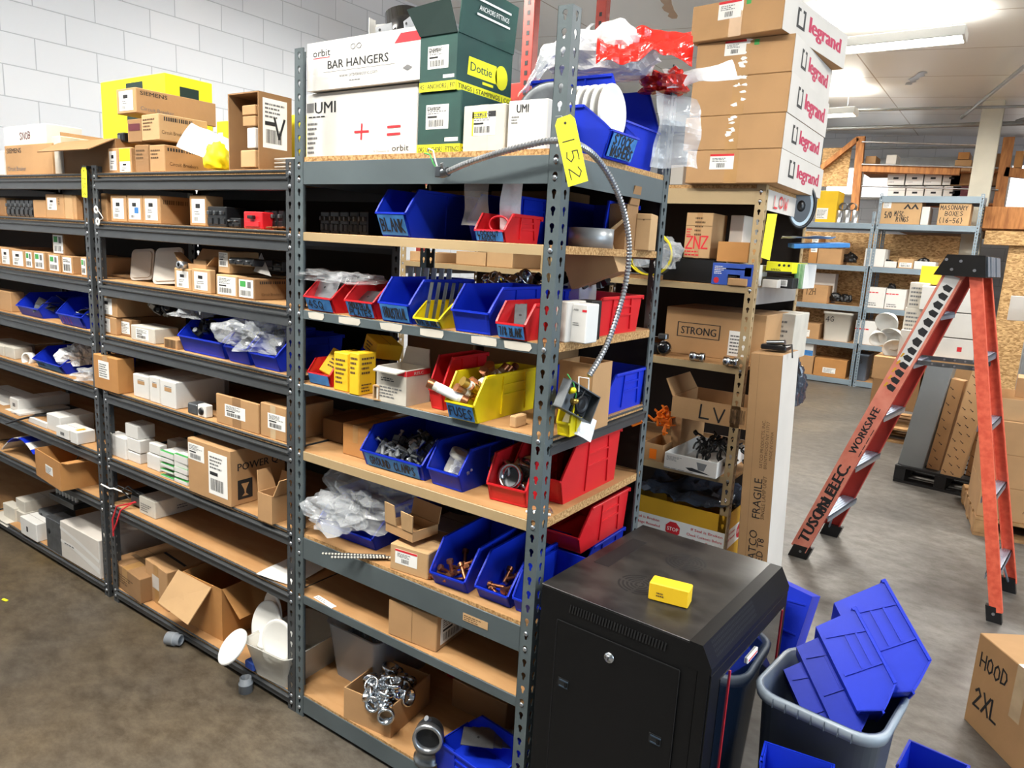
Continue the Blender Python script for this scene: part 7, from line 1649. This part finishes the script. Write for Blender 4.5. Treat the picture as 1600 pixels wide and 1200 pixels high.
tbin('blue bin wedged behind the frontmost nested one in the trash can', P1 - hv * .06 - nrm * .06 - dv * .02, .19, Ld, .11)
tbin('blue bin lowest and darkest at the left side of the nest in the can', P1 - hv * .11 - nrm * .12 - dv * .04, .19, Ld * .95, .11)
d2v = (Vector((.1, .35, .9))).normalized(); h2v = d2v.cross(Vector((0, -1, .3)).normalized()); h2v = h2v.normalized()
tbin('blue bin standing on end in the can beside the glass door', on(1200, 1050, 'z', .48) + Vector((.04, .06, 0)), .17, .22, .12, None, d2v, -h2v)
tbin('small ribbed blue bin behind the one standing on end', on(1215, 985, 'z', .62) + Vector((.02, .05, 0)), .14, .16, .10, None, (d2v + Vector((.3, 0, 0))).normalized(), None) if False else None
bin_('blue bin upright before the trash can at the bottom edge of the picture', (1.495, .075, .385), (.155, .10, .11), radians(8))
bin_('blue bin on the floor right of the trash can, bottom edge of the picture', (1.72, .80, .0), (.17, .20, .14), radians(-6), rot=None)
bin_('blue bin under the upright one at the bottom edge', (1.495, .075, .265), (.155, .10, .115), radians(8))
carton('brown carton marked HOOD 2XL at the right edge of the picture', (1.883, 1.50, 0), (.45, .36, .345), radians(-54.9), m='card', tape='F', tapemat='clear_tape', labels=[('T', .2, .35, .7, .75, 'lines')], prints=[('h', 'F', 'HOOD', .07, .68, .15, 'ink', .30), ('h', 'F', '2XL', .07, .25, .20, 'ink', .28)])
# ================================================================== middle distance
def pal(label, x, y, w, d, h, m, rz=0):
    t = thing('pallet', label, 'pallet', (x, y, 0), rz)
    mb = MB()
    for k in range(3): mb.box(w * k * .44, w * k * .44 + w * .12, 0, d, .02, h - .02, m)
    mb.build('stringer', t); mb = MB()
    for k in range(5): mb.box(0, w, d * k / 4.9, d * k / 4.9 + d * .14, h - .018, h, m)
    mb.build('top_deck', t); mb = MB()
    for k in range(3): mb.box(0, w, d * k / 2.5, d * k / 2.5 + d * .14, 0, .018, m)
    mb.build('bottom_deck', t); return t
pal('black plastic pallet under the grey panel and patterned cartons', 1.235, 4.64, .62, .8, .13, 'black_matte', radians(-6))
PZ = .131
t = thing('steel_enclosure', 'tall grey steel enclosure leaning upright on the black pallet', 'panel', (1.245, 4.68, PZ), rot=(radians(-3), radians(6), radians(-6)))
mb = MB(); mb.box(0, .17, 0, .16, 0, .80, 'door_grey', .004); mb.build('panel_body', t); mb = MB(); mb.box(-.001, 0, .03, .12, .45, .62, 'duct'); mb.build('side_plate', t)
def patt(label, x, y, w, d, h, rot, m='card_light'):
    t = carton(label, (x, y, PZ), (w, d, h), rot[2], m=m, tape=None, tilt=rot); mb = MB()
    for k in ('F',):
        f, W, H = box_faces(w, d, h)[k]; n = int(H / .06)
        for i in range(n):
            for j in range(max(1, int(W / .05))):
                cx, cy = .02 + j * .05 + (.025 if i % 2 else 0), .03 + i * .06
                if cx < W - .02: f.poly(mb, [(cx - .012, cy + .006), (cx - .009, cy + .009), (cx + .012, cy - .006), (cx + .009, cy - .009)], 'ink', .001); f.poly(mb, [(cx + .004, cy - .010), (cx + .014, cy - .01), (cx + .012, cy)], 'ink', .001)
    mb.build('printed_marks', t); return t
patt('brown carton with small black marks next to the grey enclosure', 1.435, 4.72, .09, .12, .70, (radians(-2), radians(5), radians(-6)), 'card')
patt('tallest patterned carton standing in the middle of the black pallet', 1.535, 4.62, .13, .13, .86, (radians(-3), radians(6), radians(-6)))
patt('patterned brown carton right of the tallest one on the black pallet', 1.69, 4.72, .09, .15, .66, (0, radians(3), radians(-6)), 'card_dark')
pal('wooden pallet under the stack of cartons at the right edge', 1.80, 3.74, 1.0, .8, .12, 'pallet_wood', radians(8))
c8, s8 = cos(radians(8)), sin(radians(8))
for i in range(3):
    carton('%s carton of the right hand pallet stack' % ('lowest', 'middle', 'uppermost closed')[i], (1.80, 3.76, .121 + i * .205), (.56, .5, .204), radians(8), m='card', tape='T', prints=[('h', 'F', 'ADL-ADJ-27', .42, .3, .12, 'ink_brown', .5), ('t', 'F', 'PC 277V', .5, .12, .12, 'ink_brown', .3), ('r', 'F', .48, .55, .56, .8, 'ink'), ('l', 'F', .58, .55, .75, .8, 'ink', 3)])
    carton('%s carton of the right hand pallet stack, second column' % ('lowest', 'middle', 'uppermost closed')[i], (1.80 + .565 * c8, 3.76 + .565 * s8, .121 + i * .205), (.4, .5, .204), radians(8), m='card', tape=None)
carton('open topped taped carton on the right hand pallet stack', (1.82, 3.80, .737), (.5, .45, .13), radians(8), m='card_light', top='open', tape=None, flaps={'L': (40, .08)})
B('small carton tilted on top of the right hand stack', 1585, 1600, 590, 3.9, .87, d=.2, m='card', tape=None)
B('large grey steel cabinet standing behind the right hand stack', 1557, 1640, 488, 4.9, 0, d=.6, m='door_grey', tape=None, name='steel_cabinet', cat='cabinet')
B('kraft wrapped sheet leaning at the right behind the grey cabinet', 1573, 1600, 462, 5.6, None, bot=500, d=.05, m='card_grey', tape=None, name='wrapped_sheet', cat='sheet')
# white cartons seen through the ladder
for i, (tp, bt, nm) in enumerate(((524, 556, 'lowest'), (485, 522, 'middle'), (447, 483, 'topmost'))):
    B('%s of three big white cartons behind the ladder' % nm, 1436, 1528, tp, 6.2, None, bot=bt, d=.6, m='white_card', tape=None, prints=[('r', 'F', .62, .4, .70, .62, 'ink_red'), ('l', 'F', .1, .15, .3, .3, 'ink_grey', 1)] if i == 0 else [('l', 'F', .15, .15, .3, .25, 'ink_grey', 1)])
B('wide brown carton carrying the three big white cartons behind the ladder', 1430, 1535, 560, 6.15, 0.15, d=.7, m='card', tape=None)
pal('wooden pallet under the cartons behind the ladder', solve(1360, None, (0, 6.0, 0), 'x'), 6.0, .95, .9, .14, 'pallet_wood')
for lb, a, b, tp, bt, y, mm in (('white striped carton left of the big white cartons, upper', 1417, 1445, 441, 480, 6.25, 'white_dirty'), ('white striped carton left of the big white cartons, lower', 1409, 1437, 480, 518, 6.25, 'white_dirty'), ('beige carton at the bottom left of the big white cartons', 1402, 1430, 515, 552, 6.2, 'card_grey'),
    ('amber carton lying open on the white cartons behind the ladder', 1436, 1463, 415, 443, 6.4, 'amber_card'), ('low brown carton under the white reflectors', 1361, 1400, 556, 590, 6.1, 'card'), ('brown carton below the low one with the reflectors', 1357, 1398, 590, 640, 6.1, 'card_dark'), ('brown carton beside the pallet end behind the ladder', 1400, 1430, 553, 640, 6.15, 'card_dark')):
    B(lb, a, b, tp, y, None, bot=bt, d=.4, m=mm, tape=None, prints=[('l', 'F', .1, .1, .9, .9, 'ink_grey', 5)] if 'striped' in lb else [])
for k, (px, py, r) in enumerate(((1385, 505, .11), (1372, 530, .08), (1392, 530, .12), (1396, 545, .1))):
    p = on(px, py, 'y', 6.25); mb = MB(); mb.lathe([(0, .1), (r * .5, .1), (r * .8, .05), (r, 0), (r * .96, 0), (r * .75, .045), (0, .09)], (0, 0, 0), (.3 * (-1) ** k, .9, .5), 'white_plastic', 24)
    tag(mb.build('lamp_reflector', None, tuple(p)), ('highest white lamp reflector heaped left of the white cartons', 'small lamp reflector at the left of the heap', 'large lamp reflector in the middle of the heap', 'lowest lamp reflector of the heap')[k], 'reflector')
# ================================================================== far shelving
F1, F2, F3, F4, F5 = 2.152, 1.602, 1.072, .577, .082
FB = [('amber carton with white label beside the loudspeaker, far shelf', 1273, 1304, 298, F1, 'amber_card', [('F', .02, .1, .6, .45, 'lines')], []),
      ('far carton hand marked 5/0 MISC RINGS', 1373, 1436, 312, F1, 'card_light', [('F', .05, .65, .25, .98, 'lines')], [('h', 'F', '5/0', .12, .25, .25, 'ink', .17), ('h', 'F', 'MISC.', .36, .33, .2, 'ink', .28), ('h', 'F', 'RINGS', .42, .1, .2, 'ink', .3), ('p', 'F', [(.56, .62), (.66, .85), (.76, .62), (.71, .62), (.66, .74), (.61, .62)], 0, 0, 0, 'ink'), ('p', 'F', [(.74, .62), (.84, .85), (.94, .62), (.89, .62), (.84, .74), (.79, .62)], 0, 0, 0, 'ink')]),
      ('white carton between the two hand marked far cartons', 1437, 1449, 323, F1, 'white_card', [], []),
      ('far carton hand marked MASONARY BOXES', 1463, 1513, 318, F1, 'card_light', [], [('h', 'F', 'MASONARY', .05, .72, .2, 'ink', .85), ('h', 'F', 'BOXES', .22, .44, .2, 'ink', .55), ('h', 'F', '(16-56)', .05, .12, .22, 'ink', .75)]),
      ('white cartons piled at the post, far shelf under the 5/0 carton', 1349, 1380, 388, F2, 'white_card', [], []), ('low white carton, far shelf under the 5/0 carton', 1381, 1400, 408, F2, 'white_card', [], []),
      ('small open carton of white parts, far shelf middle', 1402, 1426, 404, F2, 'card_light', [('F', .1, .1, .9, .6, 'code')], []), ('long low white carton, far shelf middle right', 1427, 1460, 408, F2, 'white_card', [], []),
      ('open brown tray carton, far shelf left bay', 1276, 1313, 388, F2, 'card', [], []), ('brown carton with white sticker left of the tray carton, far shelf', 1262, 1275, 368, F2, 'card_orange', [('F', .2, .4, .95, .95, 'lines')], []),
      ('left white carton with red band, far shelf', 1350, 1380, 448, F3, 'white_card', [], [('l', 'F', 0, .72, 1, .84, 'ink_red', 1), ('l', 'F', .1, .1, .9, .3, 'ink_grey', 2)]), ('right white carton with red band, far shelf', 1381, 1412, 451, F3, 'white_card', [], [('l', 'F', 0, .72, 1, .84, 'ink_red', 1), ('l', 'F', .1, .1, .9, .3, 'ink_grey', 2)]),
      ('brown carton stamped in black, far shelf left bay', 1253, 1291, 444, F3, 'card', [], [('h', 'F', '12H', .1, .45, .35, 'ink_brown', .4)]),
      ('brown carton with white sticker beside the grey tote, far shelf', 1243, 1278, 503, F4, 'card', [('F', .1, .1, .6, .55, 'lines')], []), ('white carton with red band low behind the ladder, far shelf', 1333, 1366, 500, F4, 'white_card', [], [('l', 'F', 0, .62, 1, .74, 'ink_red', 1)]),
      ('large brown carton with white sticker on the lowest far shelf', 1270, 1320, 558, F5, 'card_orange', [('F', .28, .2, .68, .5, 'lines')], []), ('brown carton left of the large one on the lowest far shelf', 1236, 1268, 553, F5, 'card', [], [])]
for i, (nm, a, b, tp, z, mm, lb, prn) in enumerate(FB): B(nm, a, b, tp, 9.12, z, d=.4, m=mm, tape=None, labels=lb, prints=prn)
B('lilac box behind the stamped brown carton, far shelf', 1266, 1300, 426, 9.4, F3, d=.2, m='card_grey', tape=None); B('blue and white box on the brown carton, lowest far shelf', 1252, 1269, 536, 9.15, None, bot=556, d=.2, m='white_card', tape=None, prints=[('r', 'F', 0, 0, 1, .5, 'painter_tape')])
def tote(label, px0, px1, tp, y, z, m, words=None):
    x0 = solve(px0, None, (0, y, z), 'x'); x1 = solve(px1, None, (0, y, z), 'x'); h = solve(None, tp, (x0, y, z), 'z') - z; w_ = (x1 - x0) / 2
    t = thing('storage_tote', label, 'tote', ((x0 + x1) / 2, y + .2, z)); mb = MB()
    loft(mb, [rrect(w_ * .86, .17, .03, 0), rrect(w_ * .98, .2, .03, h * .92), rrect(w_ * 1.05, .21, .03, h * .92), rrect(w_ * 1.05, .21, .03, h)], m, True, True); mb.build('tote_body', t)
    if words: mb = MB(); Face((-w_ * .8, -.197, h * .66), (1, 0, 0), (0, 0, 1), (0, -1, 0)).hand(mb, words, 0, 0, h * .18, 'ink', off=.008); mb.build('handwriting', t)
    return t
tote('pale grey plastic tote hand marked on its front, far shelf', 1282, 1326, 486, 9.12, F4, 'tote', '4G')
tote('slate blue plastic tote on the lowest far shelf', 1329, 1352, 552, 9.12, F5, 'bin_grey', 'AB')
for k in range(3):
    x = solve(1309 + k * 13, None, (0, 9.2, F1), 'x'); mb = MB(); mb.lathe([(.045, 0), (.045, .16), (.04, .16), (.04, .01), (0, .01)], (0, 0, 0), (0, 0, 1), 'zinc', 20); tag(mb.build('metal_can', None, (x, 9.2, F1)), ('left', 'middle', 'right')[k] + ' one of three metal cans on the far shelf, left bay', 'can')
    mb = MB(); mb.lathe([(.05, 0), (.05, .14), (.044, .14), (.044, 0)], (0, 0, 0), (0, 1, 0), 'duct', 20)
    if k < 2: tag(mb.build('duct_ring', None, (x + .04, 9.2, F1 + .215)), ('left', 'right')[k] + ' steel ring lying on the metal cans, far shelf', 'ring')
for k, (px, py, z, s) in enumerate(((1329, 405, F2, .08), (1322, 462, F3, .07), (1306, 462, F3, .07), (1390, 400, F2, .05), (1443, 402, F2, .07), (1262, 490, F4, .06), (1360, 440, F3, .05), (1395, 438, F3 + .22, .05))):
    p = on(px, py, 'y', 9.3); blob('black_hardware', ('black tool beside the post, far shelf left bay', 'black part with grey plate, far shelf left bay', 'black box shaped part, far shelf left bay', 'dark roll on the far shelf under the 5/0 carton', 'blue grey lump on the far shelf middle', 'black heap in the far carton', 'black heap above the left red banded carton', 'black heap above the right red banded carton')[k], 'part', (p.x, 9.3, z + s), (s, s * .8, s), 'black_plastic', 100 + k)
# ================================================================== wooden store room and loft behind the far shelving
def plank(name, label, x0, x1, y0, y1, z0, z1, m='wood', cat='beam', kind='structure', group=None):
    mb = MB(); mb.box(x0, x1, y0, y1, z0, z1, m, .003); return tag(mb.build(name), label, cat, group, kind)
plank('wall_loft', 'oriented strand board wall behind the far shelving', -1.3, 1.08, 9.80, 9.82, 0, 2.05, 'osb', 'wall')
plank('wall_store', 'oriented strand board wall of the store room at right', 1.62, 4, 9.6, 9.62, 0, 2.0, 'osb', 'wall')
plank('trim_2', 'edge board above the store room', 1.35, 4, 9.5, 9.6, 1.95, 2.12, 'osb', 'trim')
plank('trim_3', 'wooden rim beam of the loft', 1.3, 4, 9.6, 9.66, 2.15, 2.42, 'wood', 'trim')
plank('floor_loft', 'loft floor over the store room', .2, 4, 9.66, 12.6, 2.13, 2.17, 'wood', 'floor')
y0 = 10.4
def at(px, py): p = on(px, py, 'y', y0); return p.x, p.z
def board(label, p, q, wpx, name='timber_post'):
    (xa, za), (xb, zb) = at(*p), at(*q); w_ = wpx / F * 11.0; mb = MB(); d = Vector((xb - xa, 0, zb - za)); n = Vector((-d.z, 0, d.x)).normalized() * w_ / 2
    mb.prism([(xa + n.x, y0, za + n.z), (xa - n.x, y0, za - n.z), (xb - n.x, y0, zb - n.z), (xb + n.x, y0, zb + n.z)], (0, .09, 0), 'wood'); return tag(mb.build(name), label, 'beam')
board('upright timber post left of the white file boxes', (1345, 213), (1333, 345), 11); board('upright timber post right of the steel column', (1577, 214), (1556, 345), 13)
board('horizontal timber rail above the white file boxes', (1347, 262), (1500, 267), 11); board('sloping timber brace in front of the strand board', (1283, 262), (1340, 216), 7); board('horizontal timber rail at the right picture edge', (1570, 268), (1640, 275), 12)
(xa, za), (xb, zb) = at(1275, 290), at(1328, 228); plank('trim_6', 'square strand board sheet behind the carton stack', xa, xb, y0 + .15, y0 + .17, za, zb, 'osb', 'board')
(xa, za), (xb, zb) = at(1347, 268), at(1560, 268); plank('trim_4', 'loft shelf above the white file boxes', xa, xb, 10.5, 11.1, za - .02, za, 'wood', 'shelf')
(xa, za), (xb, zb) = at(1380, 313), at(1560, 313); plank('trim_5', 'loft shelf under the white file boxes', xa, xb, 10.55, 11.1, za - .04, za - .01, 'wood', 'shelf')
for k, py in enumerate((222, 257, 291)):
    (xa, za), (xb, zb) = at(1347, py), at(1560, py + 6); mb = MB(); mb.tube([(xa, y0 - .02, za), (xb, y0 - .02, zb)], .012, 6, 'zinc'); tag(mb.build('steel_cable', None), ('top', 'middle', 'lowest')[k] + ' steel railing cable of the loft', 'cable')
for r, (tp, bt) in enumerate(((269, 289), (291, 312))):
    for c in range(4):
        a = 1385 + c * 29
        t = B('white file box, %s row, %s from the left on the loft' % (('upper', 'lower')[r], ('first', 'second', 'third', 'fourth')[c]), a, a + 27, tp, 10.6, None, bot=bt, d=.35, m='white_card', tape=None, prints=[('r', 'F', .35, .45, .65, .6, 'ink'), ('r', 'F', 0, .7, 1, .72, 'ink_grey'), ('l', 'F', .1, .2, .6, .3, 'ink_grey', 1)], name='file_box')
for lb, a, b, tp, bt, mm in (('brown carton high left of the steel column on the loft', 1490, 1516, 250, 268, 'card'), ('larger brown carton below it, left of the steel column', 1484, 1518, 268, 290, 'card_dark'), ('maroon carton at the bottom left of the steel column', 1486, 1518, 291, 312, 'maroon'), ('orange brown carton topmost left of the steel column', 1496, 1514, 238, 249, 'card_orange'), ('brown carton right of the steel column on the loft', 1546, 1566, 240, 290, 'card_dark'), ('orange carton at the right picture edge on the loft', 1583, 1596, 236, 262, 'card_orange'), ('brown carton small on the loft beside the left timber post', 1350, 1366, 244, 266.5, 'card'), ('grey electrical box on the far wall rail', 1382, 1398, 242, 267, 'card_grey'), ('grey bundle at the bottom right of the steel column', 1543, 1560, 292, 318, 'duct')):
    B(lb, a, b, tp, 10.6, None, bot=bt, d=.4, m=mm, tape=None)
# pallet racking painted red, far left behind the tall unit
for k, (a, b) in enumerate(((770, 792), (806, 826))):
    x0 = solve(a, None, (0, 3.2, 2.2), 'x'); x1 = solve(b, None, (0, 3.2, 2.2), 'x')
t = thing('pallet_rack', 'red pallet rack frame rising behind the tall grey unit', 'shelving', (solve(818, None, (0, 3.0, 2.2), 'x'), 3.0, 0))
for dx, dy in ((0, 0), (-.0, 1.0)):
    mb = MB(); mb.box(dx - .045, dx + .045, dy - .035, dy + .035, 0, 3.6, 'rack_red', .003)
    for q in range(40): mb.box(dx - .012, dx + .012, dy - .0365, dy - .035, .9 + q * .065, .93 + q * .065, 'black_matte')
    mb.build('upright', t)
mb = MB(); mb.box(-.02, .02, .03, .97, 2.75, 2.79, 'rack_red'); mb.box(-.02, .02, .03, .97, 2.0, 2.04, 'rack_red'); mb.tube([(0, .03, 2.05), (0, .97, 2.7)], .02, 6, 'rack_red'); mb.build('brace', t)
mb = MB(); mb.box(-.95, -.04, -.03, .03, 2.62, 2.74, 'rack_red', .003); mb.build('beam', t)
mb = MB(); mb.box(-.98, -.90, -.035, .035, 0, 2.95, 'rack_red', .003); mb.build('upright', t)
